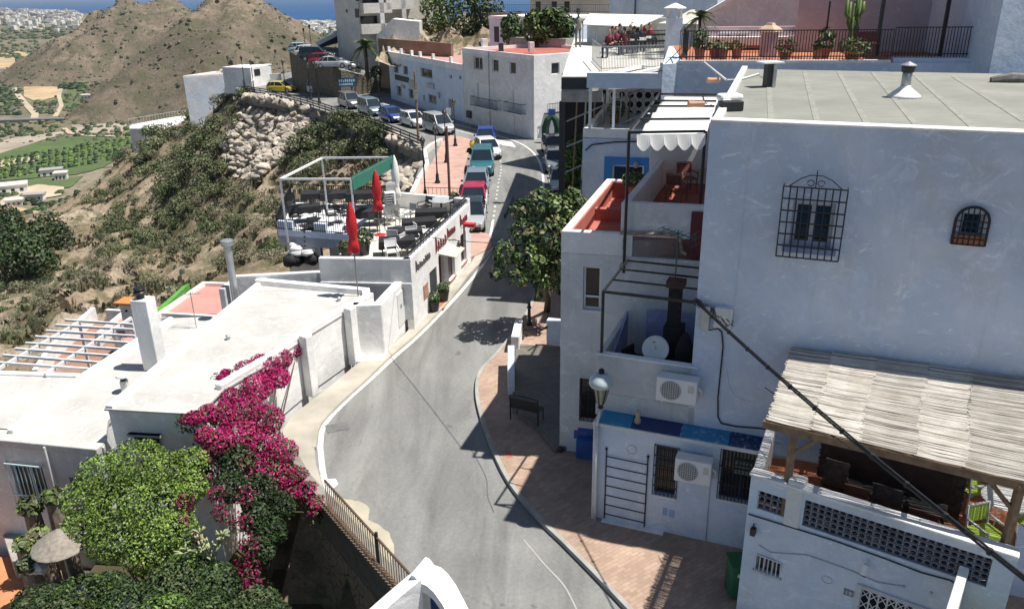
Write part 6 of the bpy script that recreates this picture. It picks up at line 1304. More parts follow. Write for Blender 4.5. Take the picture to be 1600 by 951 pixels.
mb = MB(); mb.boxf(fk, a0, a1, zt_, zt_+.45, 0, .5); TP.part('built_in_bench', mb, WHITE); mb = MB(); mb.boxf(fk, a0, a1, zt_, zt_+.12, .5, .6); TP.part('skirting', mb, REDFL)
fz = Fr(fp.pt(0, 0, -10.5), fp.pt(10, 0, -10.5)); g0 = fz.px(1095, 30); g1 = fz.px(1160, -8); g2 = fz.px(1190, 0); mb = fpoly(fz, [(g0[0], zt_-1), (g0[0], g0[1]), (g1[0], g1[1]), (fz.px(1400, 0)[0], g1[1]+.3), (fz.px(1400, 0)[0], zt_-1)], -.4, 0); TP.part('gable_wall', mb, WHITE2)
mb = MB(); mb.bar(fz.pt(g0[0]-.1, g0[1]+.08, 0), fz.pt(g1[0], g1[1]+.1, 0), .5, .18); TP.part('gable_coping', mb, WHITE)
fb = Fr(fp.pt(0, 0, -4.8), fp.pt(10, 0, -4.8)); a0, a1 = fb.px(1246, 30)[0], fb.px(1560, 30)[0]; hb = [(fb.px(1462, 30)[0], fb.px(1475, 30)[0], zt_+1.3, zt_+1.9)]
mb = MB(); mb.boxf(fb, a0, a1, zt_-.1, zt_+5, -.3, 0); TP.part('house_wall', mb, plaster('lilac_render', (.50, .46, .50), streak=.2))
for xt, xb in ((1363, 1353), (1400, 1390), (1507, 1496), (1560, 1544)):
    mb = MB(); q = P(xb, 66 if xb < 1500 else 90, zt_); a = fp.px(xb, 80)[0]; mb.bar(fp.pt(a, zt_, -1.6), fp.pt(a+.0, zt_+4.5, -1.6), .11); TP.part('dark_post', mb, POTB)
for x, y0, y1 in ((1463, 25, 35), (1471, 38, 48), (1510, 28, 45), (1520, 30, 48)):
    a, z = fb.px(x, (y0+y1)/2); mb = MB(); mb.boxf(fb, a-.1, a+.1, z-.2, z+.2, 0, .05); TP.part('wall_fitting', mb, POTB)
# barbecue and clay bench with tiled roof on the terrace
a0, a1 = fk.px(1250, 60)[0], fk.px(1278, 60)[0]; mb = MB(); T = Thing('barbecue', 'white masonry barbecue with a dark opening on the pink terrace', 'barbecue', fk.pt(a0, zt_, .6)); mb.boxf(fk, a0, a1, zt_, zt_+1.7, .1, .8); T.part('body', mb, WHITE2); mb = MB(); mb.boxf(fk, a0+.12, a1-.12, zt_+.95, zt_+1.5, .8, .82); T.part('opening', mb, WOOD); mb = MB(); mb.boxf(fk, a0+.05, a1-.05, zt_+.1, zt_+.7, .8, .82); T.part('lower_opening', mb, REDFL)
q = fp.pt(fp.px(1211, 70)[0], zt_, -1.4); T = Thing('garden_shrine', 'small pillar with a tiled clay roof cap on the pink terrace', 'pillar', q); mb = MB(); mb.box(q+V((0, 0, .45)), (.5, .5, .9)); T.part('pillar', mb, PINKW); mb = MB(); mb.lathe(q+V((0, 0, .9)), [(.5, 0), (.42, .1), (.2, .22), (.15, .3)], 4); T.part('tiled_cap', mb, plain('clay_cap', (.55, .38, .26), .8))
for i, x in enumerate((1095, 1120, 1132, 1155, 1283, 1296)):
    q = fp.pt(fp.px(x, 82)[0], zt_, -.5-.2*(i % 2)); pot_plant(q, ['small palm-like plant in a red pot at the left end of the pink terrace', 'clay pot with sparse plant beside a little table', 'short red pot near the terrace corner', 'red trough plant under the terrace railing', 'orange clay pot behind the black railing', 'yucca in a red pot in front of the pale wall'][i], .2, .35, .3, .4 if i in (0, 5) else .15, n=120 if i in (0, 5) else 40, s=.2, pm=REDFL if i != 4 else TERRA, leaves=(G_MID, G_LIGHT, G_OLIVE))
q = fp.pt(fp.px(1230, 88)[0], zt_, -.4); pot_plant(q, 'low bush of mixed flowers in a trough behind the railing', .25, .25, .4, .25, n=160, s=.12, leaves=(G_OLIVE, G_MID, G_DRY))
q = fp.pt(fp.px(1337, 88)[0], zt_, -.4); pot_plant(q, 'green and yellow bush at the foot of the tall cactus', .3, .2, .55, .3, n=260, s=.12, leaves=(G_OLIVE, G_LIGHT, G_MID))
q = fp.pt(fp.px(1335, 85)[0], zt_, -.8); T = Thing('tall_cactus', 'tall branching pale green cactus on the pink terrace', 'cactus', q); mb = MB()
for dx, h0, h1 in ((0, 0, 1.9), (.18, .8, 2.1), (-.16, .9, 1.9), (.3, 1.3, 1.9), (-.28, 1.2, 2.0), (.08, 1.4, 2.25)): mb.tube([q+V((dx*.2, 0, h0)), q+V((dx, 0, h0+.3)), q+V((dx, .02, h1))], [.06, .075, .05], 7)
T.part('stems', mb, G_LIGHT, smooth=True)
q = fp.pt(fp.px(1307, 85)[0], zt_, -2.0); T = Thing('terrace_lamp', 'short black lamp post with square lantern on the pink terrace', 'lamp', q); mb = MB(); mb.tube([q, q+V((0, 0, 1.9))], .035, 6); T.part('pole', mb, BLACK); mb = MB(); mb.box(q+V((0, 0, 2.1)), (.26, .26, .34)); T.part('lantern', mb, plain('lantern_glass', (.3, .28, .22), .3)); mb = MB(); mb.lathe(q+V((0, 0, 2.28)), [(.24, 0), (.05, .14)], 4); T.part('cap', mb, BLACK)
q = fp.pt(fp.px(1345, 80)[0]+.4, zt_, -1.2); T = Thing('garden_bench', 'small reddish bench behind the terrace railing', 'bench', q); mb = MB(); mb.box(q+V((0, 0, .45)), (1.0, .35, .06)); T.part('seat', mb, DKRED); mb = MB(); mb.box(q+V((0, .18, .7)), (1.0, .04, .35)); T.part('backrest', mb, DKRED)
for s_ in (-.4, .4): mb = MB(); mb.box(q+V((s_, 0, .21)), (.06, .3, .42)); T.part('leg', mb, BLACK)
q = P(1600, 60, 9); T = Thing('tall_blue_house', 'tall plain bluish wall of the house at the upper right edge', 'house', P(1570, 112, 9.5)); wp = [PD(1556, 60, 26.8), PD(1556, 60, 26.8)+V((6, 0, 0)), PD(1556, 60, 26.8)+V((6, 10, 0)), PD(1556, 60, 26.8)+V((1.5, 10, 0))]; mb = MB(); mb.prism(q2(wp), 8, 17); T.part('wall', mb, BLUEW); mb = MB(); mb.ring(q2(wp), 17, 17.3, .3); T.part('parapet', mb, WHITE)
# tall blue wall behind the terrace, tower cupola, tent, awning
T = Thing('tall_blue_house', 'broad pale blue house wall above the dining terrace, centre top', 'house', PD(1030, 50, 60)); d0, d1 = PD(952, 45, 62), PD(1118, 45, 56); fd = Fr(d0, d1); mb = MB(); mb.boxf(fd, 0, fd.len, 8, 19, -8, 0); T.part('wall', mb, BLUEW)
for x in (961, 971, 981, 991, 1018, 1028, 1038): a, z = fd.px(x, 35); mb = MB(); mb.boxf(fd, a-.22, a+.22, z-.25, z+.2, 0, .04); T.part('window', mb, GLASS)
mb = MB(); a, z = fd.px(994, 0); mb.tube([fd.pt(a, 11, .1), fd.pt(a, 17, .1)], .05, 6); mb.box(fd.pt(a, 14.6, .2), (1.0, .2, .2)); T.part('drain_pipe', mb, POTB)
T = Thing('dining_awning', 'long white awning and white back wall over the diners', 'awning', P(990, 75, ZM)); fa = Fr(P(917, 66, ZM), P(1046, 74, ZM)); mb = MB(); mb.boxf(fa, 0, fa.len, ZM, 11.2, -.3, 0); T.part('back_wall', mb, WHITE)
mb = MB(); mb.add([fa.pt(.2, 11.3, 0), fa.pt(fa.len-.6, 11.3, 0), fa.pt(fa.len-.6, 10.75, 1.9), fa.pt(1.6, 10.75, 1.9), fa.pt(.2, 11.36, 0), fa.pt(fa.len-.6, 11.36, 0), fa.pt(fa.len-.6, 10.8, 1.9), fa.pt(1.6, 10.8, 1.9)], [(0, 1, 2, 3), (4, 5, 6, 7), (0, 1, 5, 4), (1, 2, 6, 5), (2, 3, 7, 6), (3, 0, 4, 7)]); T.part('canvas', mb, CANV)
for f in (.0, .25, .5, .75, 1): mb = MB(); a = 1.6+(fa.len-2.3)*f; mb.bar(fa.pt(a, ZM, 1.8), fa.pt(a, 10.75, 1.8), .06); T.part('post', mb, GREYM)
mb = MB(); mb.boxf(fa, .3, 1.7, ZM+1.0, ZM+1.6, .02, .08); T.part('menu_board', mb, GREYM)
q = PD(1053, 45, 41); T = Thing('bell_turret', 'small white turret with a pitched cap beside the dining terrace', 'turret', V((q.x, q.y, ZM))); mb = MB(); mb.box((q.x, q.y, 9.9), (.7, .6, 3.2)); T.part('shaft', mb, BLUEW)
for sx in (-.26, .26):
    for sy in (-.2, .2): mb = MB(); mb.box((q.x+sx, q.y+sy, 11.7), (.13, .13, .45)); T.part('pillar', mb, WHITE2)
mb = MB(); mb.lathe((q.x, q.y, 11.92), [(.55, 0), (.55, .04), (.05, .26)], 4); T.part('cap', mb, WHITE)
q = PD(1080, 50, 45); T = Thing('party_tent', 'cream pointed tent canopy between the turret and the pink house', 'tent', V((q.x, q.y, ZM))); mb = MB(); mb.lathe((q.x, q.y, 11.1), [(1.9, -.5), (1.8, 0), (.9, .25), (.1, .65)], 4); T.part('canopy', mb, plain('cream_canvas', (.68, .64, .54), .8)); 
for s_ in (-1.1, 1.1): mb = MB(); mb.bar((q.x+s_, q.y-1, 9), (q.x+s_, q.y-1, 10.7), .07); T.part('post', mb, WHITEP)
mb = MB(); wq = PD(1040, 95, 34); mb.prism([(wq.x, wq.y), (wq.x+.9, wq.y-.3), (wq.x+1.6, wq.y+2.4), (wq.x+.7, wq.y+2.6)], 0, 10.3); single('stair_wall', mb, BLUEW, 'blue-white stair wall between the dining terrace and the pink house', 'wall', wq, bevel=.05)
# statue and people
def figure(T, q, seated, rz, top, leg, hair, sc=1.0):
    mb = MB(); M = Matrix.Translation(q) @ Matrix.Rotation(rz, 4, 'Z') @ Matrix.Scale(sc, 4); mb.xf = M; h = .48 if seated else .9
    mb.cur = 2
    for s in (-1, 1):
        if seated: mb.tube([(s*.09, .02, h), (s*.11, -.42, h+.02), (s*.11, -.46, h-.05), (s*.11, -.44, .06)], [.09, .07, .062, .045], 8)
        else: mb.tube([(s*.09, 0, h), (s*.1, -.01, .48), (s*.1, .01, .06)], [.09, .06, .045], 8)
        mb.ell((s*.11, -.5 if seated else -.05, .05), (.045, .12, .045), 8, 5)
    mb.cur = 1; mb.tube([(0, 0, h-.05), (0, 0, h+.2), (0, -.02, h+.42), (0, -.01, h+.52)], [.15, .14, .17, .07], 10)
    for s in (-1, 1): mb.tube([(s*.17, 0, h+.46), (s*.22, -.03, h+.2)], [.055, .05], 8)
    mb.cur = 0
    for s in (-1, 1): mb.tube([(s*.22, -.03, h+.2), (s*.17, -.26, h+.14)], [.045, .035], 8); mb.ell((s*.16, -.31, h+.14), (.035, .06, .025), 8, 5)
    mb.tube([(0, 0, h+.5), (0, 0, h+.6)], .05, 8); mb.ell((0, -.01, h+.70), (.075, .095, .115), 12, 9); mb.ell((0, -.105, h+.69), (.015, .02, .025), 6, 4)
    ob = T.part('body', mb, [SKIN, top, leg], smooth=True)
    mb = MB(); mb.xf = M; mb.ell((0, .02, h+.73), (.085, .1, .11), 10, 8); T.part('hair', mb, hair, smooth=True); return ob
HB = plain('dark_hair', (.02, .014, .01), .6); HL = plain('light_hair', (.25, .17, .09), .6); CB = [plain('cloth_black', (.02, .02, .025), .8), plain('cloth_burgundy', (.16, .02, .035), .8), plain('cloth_red', (.35, .05, .05), .8), plain('cloth_grey', (.18, .18, .18), .8), plain('cloth_white', (.6, .6, .58), .8), plain('cloth_navy', (.02, .03, .07), .8)]
pp = [((952, 90), 1, 'seated diner in a burgundy top at the left end of the dining terrace', HB), ((962, 86), 1, 'diner in dark red leaning over the first white table', HB), ((968, 78), 0, 'diner in black with dark hair left of the white table', HB), ((984, 80), 0, 'diner in black on the near side of the middle tables', HL), ((987, 74), 3, 'diner in a grey top with light hair behind the dark-clothed one', HL), ((996, 74), 0, 'diner in black at the centre of the group', HB), ((1005, 74), 2, 'diner in a red top with a bare arm', HL), ((1014, 75), 2, 'rightmost diner in a red top near the railing', HB), ((957, 84), 5, 'diner in navy beside the burgundy one', HB), ((990, 84), 0, 'diner in black nearest the dark balustrade', HB), ((1001, 80), 5, 'diner in navy between the black and red tops', HB), ((975, 86), 1, 'diner in burgundy with back turned, front row', HB)]
for i, ((x, y), c, lab, hr) in enumerate(pp):
    q = P(x, y, ZM); T = Thing('person', lab, 'person', q, 'diners seated on the terrace'); figure(T, q, True, [-.6, .4, 1.2, 2.6, .2, 0, -.3, .5, 1, 2.8, .1, 3][i], CB[c], CB[(5, 0, 0)[i % 3]], hr, 1.08)
q = P(903, 74, ZM); T = Thing('statue', 'grey standing figure statue with a dark hat at the edge of the terrace walkway', 'statue', q); GS = plain('statue_grey', (.22, .22, .19), .8, .2)
figure(T, q, False, .2, GS, GS, POTB, 1.2); T.o.children[0].data.materials[0] = GS
mb = MB(); mb.lathe(q+V((0, 0, 2.02)), [(.26, 0), (.26, .03), (.12, .06), (.1, .16)], 12); T.part('hat', mb, POTB)
def table(p, lab, grp, w_=1.2, d_=.8, h=.74, rz=0, cloth=BLACKC, drop=.3, name='dining_table'):
    T = Thing(name, lab, 'table', p, grp, rz); 
    mb = MB(); mb.box((0, 0, h), (w_, d_, .03)); mb.build('tabletop', cloth, (0, 0, 0), T.o)
    mb = MB(); n_ = 40; vs = []; per = []
    for k in range(n_):
        t_ = k/n_*2*(w_+d_); 
        if t_ < w_: x, y = -w_/2+t_, -d_/2
        elif t_ < w_+d_: x, y = w_/2, -d_/2+t_-w_
        elif t_ < 2*w_+d_: x, y = w_/2-(t_-w_-d_), d_/2
        else: x, y = -w_/2, d_/2-(t_-2*w_-d_)
        per.append((x, y))
    for k, (x, y) in enumerate(per): vs += [(x, y, h+.017), (x*1.05+.01*math.sin(k*2.1), y*1.06, h-drop*(1+.12*math.sin(k*1.7)))]
    mb.add(vs, [(2*k, 2*((k+1) % n_), 2*((k+1) % n_)+1, 2*k+1) for k in range(n_)]); mb.add([(x, y, h+.018) for x, y in per], [tuple(range(n_))]); mb.build('tablecloth', cloth, (0, 0, 0), T.o)
    for sx in (-1, 1):
        for sy in (-1, 1): mb = MB(); mb.bar((sx*w_*.42, sy*d_*.4, 0), (sx*w_*.42, sy*d_*.4, h), .04); mb.build('leg', BLACK, (0, 0, 0), T.o)
    return T
for i, (x, y) in enumerate(((958, 82), (975, 84), (992, 82), (1001, 78))):
    t_ = table(P(x, y, ZM), ['leftmost white table between the diners', 'white table in front of the black-clothed diners', 'third white table among the diners', 'white table nearest the red-topped diners'][i], 'white tables on the dining terrace', .8, .8, cloth=WHITEP, drop=.12) if i == 0 else None
    if i == 0: tw = t_.o
    else: dup(tw, P(x, y, ZM), .2*i, ['', 'white table in front of the black-clothed diners', 'third white table among the diners', 'white table nearest the red-topped diners'][i])
# restaurant roof furniture
tt = table(P(622, 399, FLZ), 'black-clothed table nearest the street corner of the roof terrace', 'black-clothed tables on the restaurant roof', 1.5, .85, rz=.15)
labs = ['second black-clothed table along the street parapet', 'third black-clothed table along the street parapet', 'fourth black-clothed table along the street parapet', 'black-clothed table under the pergola frame, left rear', 'black-clothed table under the pergola frame, front left', 'black-clothed table in front of the green awning', 'black-clothed table right of the pergola post', 'long black-clothed table at the far railing']
for i, (x, y, z) in enumerate(((634, 384, FLZ), (657, 368, FLZ), (675, 352, FLZ), (497, 322, 2.5), (478, 344, 2.5), (572, 352, FLZ), (566, 322, 2.5), (525, 322, 2.5))): dup(tt.o, P(x, y, z), .15+.1*math.sin(i*2), labs[i])
c3_ = chair(P(612, 412, FLZ)+V((0, .3, 0)), .3, 'white plastic chair at the nearest black-clothed table', WHITEP, PLASTIC, 'white chairs on the restaurant roof')
c5_ = chair(P(520, 350, 2.5), 2.0, 'black metal chair behind the notched parapet', BLACK, POTB, 'black chairs on the restaurant roof')
k = 0
for (x, y, z, rz) in ((640, 398, FLZ, 1.2), (618, 388, FLZ, 2.9), (646, 388, FLZ, .3), (660, 378, FLZ, 2), (462, 352, 2.5, .4), (500, 340, 2.5, 1.5), (535, 345, 2.5, 2.4), (455, 330, 2.5, .2), (590, 362, FLZ, 1), (548, 335, 2.5, 0)):
    dup(c5_.o if k > 3 else c3_.o, P(x, y, z), rz, ['white chair between the first two parapet tables', 'white chair behind the second black-clothed table', 'white chair tucked at the second parapet table', 'white chair at the third parapet table', 'black chair by the notched left parapet', 'black chair in front of the rear left table', 'black chair facing the green awning', 'black chair at the far left corner of the terrace', 'black chair just left of the red parasol base', 'black chair between the two rear tables'][k]); k += 1
c4_ = chair(P(610, 352, FLZ), .5, 'thin grey metal chair beside the red parasol base', GREYM, GREYM, 'grey metal chairs in the middle of the roof terrace', w_=.42)
for i, (x, y, rz) in enumerate(((628, 356, 2.2), (642, 348, -.6), (618, 346, 3.4))): dup(c4_.o, P(x, y, FLZ), rz, ['grey metal chair turned away from the parasol', 'grey metal chair closest to the street tables', 'grey metal chair behind the small table'][i])
q = P(690, 335, FLZ); T = Thing('glass_table', 'round grey glass table at the far street corner of the roof terrace', 'table', q); mb = MB(); mb.lathe(q, [(.6, .72), (.62, .74), (.6, .76)], 24); T.part('top', mb, plain('pale_glass', (.38, .42, .44), .1)); mb = MB(); mb.tube([q, q+V((0, 0, .72))], .05, 8); T.part('leg', mb, BLACK)
for sx in (-.8, .8): 
    q2_ = q+V((sx, -.1, 0)); d_ = chair(q2_, sx, 'dark chair %s the round glass table' % ('left of' if sx < 0 else 'right of'), BLACK, POTB)
def parasol(base, z0, z1, zc, m, lab, grp, bm):
    T = Thing('closed_parasol', lab, 'parasol', base, grp); b = V((base.x, base.y, z0)); mb = MB(); mb.tube([b, V((b.x, b.y, z1))], .025, 8); T.part('pole', mb, plain('parasol_pole', (.2, .18, .17), .5)); h = z1-zc
    mb = MB(); mb.lathe((b.x, b.y, zc), [(.16, 0), (.24, .05), (.19, h*.2), (.13, h*.3), (.19, h*.42), (.17, h*.65), (.11, h*.85), (.05, h*.97), (.01, h*1.02)], 14)
    for i, v in enumerate(mb.v): a = math.atan2(v[1]-b.y, v[0]-b.x); k = 1+.22*math.sin(a*6+v[2]*1.2); mb.v[i] = (b.x+(v[0]-b.x)*k, b.y+(v[1]-b.y)*k, v[2]-(.09*math.sin(a*4) if i < 28 else 0))
    T.part('folded_canopy', mb, m, smooth=True); mb = MB(); mb.lathe((b.x, b.y, z0), [(.3, 0), (.3, .04), (.06, .08)], 14); T.part('base', mb, bm); return T
u1 = PD(559, 455, 28.9); parasol(V((u1.x, u1.y, 1.0)), 1.0, 5.65, 3.75, RED, 'nearer closed red parasol on a long pole in front of the roof terrace', 'closed red parasols', GREYM)
u2 = P(594, 368, FLZ); parasol(u2, FLZ, 5.55, 3.75, RED, 'farther closed red parasol on a red base in the middle of the terrace', 'closed red parasols', RED)
u3 = P(612, 345, FLZ); T = Thing('stacked_chairs', 'tall stack of white plastic chairs on the roof terrace', 'chairs', u3); mb = MB()
for k in range(9): z = FLZ+.1+k*.12; mb.box((u3.x, u3.y, z+.35), (.5, .48, .03), .3); mb.box((u3.x+.03, u3.y+.22, z+.58), (.46, .04, .4), .3)
T.part('chairs', mb, PLASTIC); mb = MB(); 
for sx in (-.22, .22):
    for sy in (-.2, .2): mb2 = MB(); mb2.bar((u3.x+sx, u3.y+sy, FLZ), (u3.x+sx, u3.y+sy, FLZ+1.3), .035); T.part('leg', mb2, PLASTIC)
u4 = P(622, 336, FLZ); parasol(u4, FLZ, 5.5, 3.4, CANV, 'closed white parasol beside the stacked white chairs', 'closed white parasols', WHITEP)
for (x, y), s_, lab in (((570, 399), .42, 'large dark pot with a fan palm near the terrace front edge'), ((541, 402), .3, 'grey-leaved shrub in a low pot at the front edge of the roof terrace'), ((709, 322), .3, 'green shrub in the far street corner of the roof terrace')):
    q = P(x, y, FLZ); pot_plant(q, lab, .26 if s_ > .35 else .2, .5 if s_ > .35 else .25, s_, s_*.9, pm=POTB, n=260, s=.16, leaves=(G_DARK, G_MID, G_OLIVE) if s_ > .35 else (G_GREY, G_MID, G_OLIVE))
for i, (x, y) in enumerate(((679, 486), (694, 470))):
    q = P(x, y, .1); pot_plant(q, ['black pot with a trimmed green bush, nearer one by the restaurant wall', 'black pot with a round green bush, beside the restaurant door'][i], .24, .45, .27, .25, pm=POTB, n=420, s=.08, leaves=(G_MID, G_FRESHD, G_DARK), grp='potted bushes outside the restaurant')
q = P(690, 478, .105); struct('door_mat_tiles', MB().sheet(pxs([(676, 482), (690, 470), (706, 462), (694, 482)], .106)), TERRA)
# stair courtyard clutter left below platform
q = P(488, 402, 1.4); T = Thing('stacked_furniture', 'pile of dark stacked chairs beside the lower stair of the restaurant', 'chairs', q)
for k in range(7): mb = MB(); mb.box(q+V((-.1, .1, .2+k*.22)), (.6, .55, .05), .4+k*.05); mb.box(q+V((.12, .3, .38+k*.22)), (.5, .05, .35), .4+k*.05); T.part('chair', mb, BLACK if k % 2 else POTB)
q = P(474, 415, 1.1); T = Thing('laundry_heap', 'bundle of white cloth and black bags behind the courtyard wall', 'bundle', q); mb = MB()
for k in range(7): mb.ell(q+V((rnd.uniform(-.5, .5), rnd.uniform(-.3, .3), .75+rnd.uniform(-.1, .2))), (.3, .25, .16), 8, 6, .4)
T.part('white_cloth', mb, PLASTIC, smooth=True); mb = MB()
for k in range(6): mb.ell(q+V((rnd.uniform(-.6, .7), rnd.uniform(-.3, .1), .35)), (.35, .3, .3), 8, 6, .4)
T.part('black_bags', mb, BLACKC, smooth=True)
# ---- upper-left buildings
T = TH = Thing('apartment_block', 'tall cream apartment block with deep balconies beside the car park', 'building', PD(590, 90, 125))
h0_, h1_ = PD(530, 92, 122), PD(566, 95, 117); fH = Fr(h0_, h1_); hx_ = [fh(fH, 555, 14, 561, 28)]
h2p = h1_+V((.9, .42, 0)).normalized()*13; fH2 = Fr(h1_, h2p)
hb_ = PD(660, 60, 135)
mb = MB(); mb.prism(q2([h0_, h1_, h2p, hb_+V((0, 12, 0)), h0_+V((2, 16, 0))]), 2, 26); T.part('wall', mb, CREAM)
for (x0, y0, x1, y1) in ((555, 14, 561, 28), (541, 15, 543, 20), (556, -8, 561, 2)): a0, a1, z0, z1 = fh(fH, x0, y0, x1, y1); mb = MB(); mb.boxf(fH, a0, a1, z0, z1, 0, .05); T.part('window', mb, GLASS)
for k, (x, y) in enumerate(((585, 18), (620, 12), (583, -15), (618, -18), (582, 50))):
    a, z = fH2.px(x, y); mb = MB(); mb.boxf(fH2, a-2.0, a+2.0, z-.2, z+.1, 0, 1.8); mb.boxf(fH2, a-2.0, a+2.0, z+.1, z+1.1, 1.6, 1.8); mb.boxf(fH2, a-2, a-1.8, z+.1, z+1.1, 0, 1.6); b_ = T.part('balcony', mb, CREAM)
    mb = MB(); mb.boxf(fH2, a-1.6, a+.8, z+.1, z+2.1, .02, .06); T.part('balcony_door', mb, GLASS, b_)
for x in (592, 626): a, z = fH2.px(x, 30); mb = MB(); mb.boxf(fH2, a-.3, a+.3, 4, 26, 1.3, 1.8); T.part('column', mb, WHITE2)
w0_, w1__ = PD(588, 62, 112), PD(655, 70, 112); fw_ = Fr(w0_, w1__)
mb = fpoly(fw_, [(0, 3), (fw_.px(588, 56)[0], fw_.px(588, 56)[1]), (fw_.px(613, 30)[0], fw_.px(613, 30)[1]), (fw_.px(655, 34)[0], fw_.px(655, 34)[1]), (fw_.len, 3)], -4, 0); single('ramp_wall', mb, WHITE2, 'pale wedge-shaped ramp wall in front of the apartment block', 'wall', w0_)
g0_, g1_ = PD(592, 85, 108), PD(705, 85, 100); fgw = Fr(g0_, g1_); mb = fpoly(fgw, [(0, 1), (0, fgw.px(594, 60)[1]), (fgw.len, fgw.px(700, 68)[1]), (fgw.len, 1)], -.4, 0); single('garden_wall', mb, plain('brown_wall', (.20, .15, .10), .9, .3, .5), 'long brown wall behind the white street houses', 'wall', g0_)
# rocky slope + trees behind
mb = MB(); nx_, ny_ = 40, 14; r0 = P(640, 76, 5.6)
for j in range(ny_+1):
    for i in range(nx_+1):
        x = -16+i*.85; y = 100+j*1.6; z = 4.4+j*.26+noise.fractal(V((x*.35, y*.35, 2)), .6, 2, 5)*1.6+(1.0 if 8 < i < 28 and j > 5 else 0); mb.v.append((x, y, z))
mb.f = [(j*(nx_+1)+i, j*(nx_+1)+i+1, (j+1)*(nx_+1)+i+1, (j+1)*(nx_+1)+i) for j in range(ny_) for i in range(nx_)]; mb.mi = [0]*len(mb.f); struct('rocky_slope', mb, soil('pale_rock', (.30, .22, .15), (.40, .31, .23), (.46, .39, .30), 2, bumpd=.1), recalc=False)
T = Thing('white_villa', 'small white villa with a flat roof behind trees, upper centre', 'house', PD(820, 70, 96)); v0, v1 = PD(765, 60, 99), PD(886, 60, 92); fv = Fr(v0, v1); zt2 = fv.px(800, 30)[1]; mb = MB(); mb.boxf(fv, 0, fv.len, 4, zt2, -8, 0); T.part('wall', mb, BLUEW); mb = MB(); mb.boxf(fv, -.1, fv.len+.1, zt2, zt2+.3, -8, .1); T.part('roof', mb, WHITE)
for x, y0, y1 in ((776, 42, 66), (808, 42, 55)): a = fv.px(x, 50)[0]; mb = MB(); mb.boxf(fv, a-.35, a+.35, fv.px(x, y1)[1], fv.px(x, y0)[1], 0, .05); T.part('door', mb, POTB)
T = Thing('white_villa', 'larger white villa with three dark upper windows at the top of the photo', 'house', PD(890, 20, 115)); v0, v1 = PD(828, 20, 122), PD(955, 25, 112); fv = Fr(v0, v1); mb = MB(); mb.boxf(fv, 0, fv.len, 6, 19, -10, 0); T.part('wall', mb, WHITE2)
for x in (841, 866, 886): a, z = fv.px(x, 10); mb = MB(); mb.boxf(fv, a-.45, a+.45, z-.8, z+.6, 0, .05); T.part('window', mb, POTB)
mb = MB(); mb.boxf(fv, 0, fv.len, 11.6, 11.8, 0, 1.2); T.part('balcony', mb, WHITE2)
T = Thing('brick_balustrade', 'tan brick wall with a thin railing below the larger villa', 'wall', PD(850, 25, 104)); v0, v1 = PD(766, 25, 108), PD(952, 30, 100); fv = Fr(v0, v1); zt3 = fv.px(850, 20)[1]; mb = MB(); mb.boxf(fv, 0, fv.len, 5, zt3, -.4, 0); T.part('masonry', mb, plain('tan_brick', (.38, .29, .20), .9, .25, 1)); rail(T, fv.pt(0, 0, -.2), fv.pt(fv.len, 0, -.2), zt3, .9, 60, BLACK)
T = Thing('white_villa', 'flat white roof with skylight beside the tree-fronted villa, left of the dining walkway', 'house', PD(850, 68, 86)); v0, v1 = PD(796, 66, 90), PD(884, 62, 86); fv = Fr(v0, v1); mb = MB(); mb.boxf(fv, 0, fv.len, 3, fv.px(850, 60)[1], -3, 0); T.part('wall', mb, CONC)
# blue box house and low white house on the slope
T = Thing('cube_house', 'plain pale blue cube house with a white flat roof on the hillside edge', 'house', P(330, 175, -9)); v0, v1 = P(286, 120, -1.7), P(352, 117, -1.7); fv = Fr(v0, v1); mb = MB(); back = V((.35, .94, 0))*9; mb.prism(q2([v0, v1, v1+back, v0+back]), -14, -1.9); T.part('wall', mb, BLUEW); mb = MB(); mb.ring(q2([v0, v1, v1+back, v0+back]), -1.9, -1.55, .25); T.part('parapet', mb, WHITE); mb = MB(); mb.prism(inset(q2([v0, v1, v1+back, v0+back]), .25), -1.9, -1.8); T.part('roof', mb, plain('sandy_roof', (.5, .4, .32), .9, .1))
v2, v3 = P(345, 112, -1.2), P(393, 109, -1.2); back = V((.2, .98, 0))*8; T = Thing('cube_house', 'second pale blue house with a bright white side wall beside the far road', 'house', v2); mb = MB(); mb.prism(q2([v2, v3, v3+back, v2+back]), -12, -1.0); T.part('wall', mb, BLUEW); mb = MB(); mb.prism(inset(q2([v2, v3, v3+back, v2+back]), -.1), -1, -.8); T.part('roof', mb, WHITE)
v4 = P(398, 128, 0); T = Thing('white_kiosk', 'bright white roadside building with a dark louvred window', 'building', v4); mb = MB(); v4, v5 = PD(394, 132, 120), PD(423, 130, 124); fv = Fr(v4, v5); zt4 = fv.px(405, 104)[1]; mb.boxf(fv, 0, fv.len, -1, zt4, -5, 0); T.part('wall', mb, WHITE); a0, a1, z0, z1 = fh(fv, 397, 108, 406, 118); mb = MB(); mb.boxf(fv, a0, a1, z0, z1, 0, .06); T.part('louvre_window', mb, POTB)
v4 = P(407, 134, .0); mb = MB(); mb.wall([P(396, 140, 0), P(400, 129, 0), P(440, 128, 0)], .3, -.5, 1.2); single('white_wall', mb, WHITE, 'low white wall beside the far road with the yellow car in front', 'wall', v4)
T = Thing('cube_house', 'low white flat-roofed building with roof railings further down the slope', 'house', P(245, 205, -18)); zq = -16.5; qs = [P(202, 201, zq), P(281, 203, zq), P(292, 185, zq), P(290, 180, zq), P(203, 196, zq)]; mb = MB(); mb.prism(q2(qs), -24, zq); T.part('wall', mb, GREYW); mb = MB(); mb.prism(inset(q2(qs), .3), zq, zq+.1); T.part('roof', mb, WHITE); rail(T, P(202, 196, zq), P(291, 181, zq), zq, 1.5, 20, WHITEP)
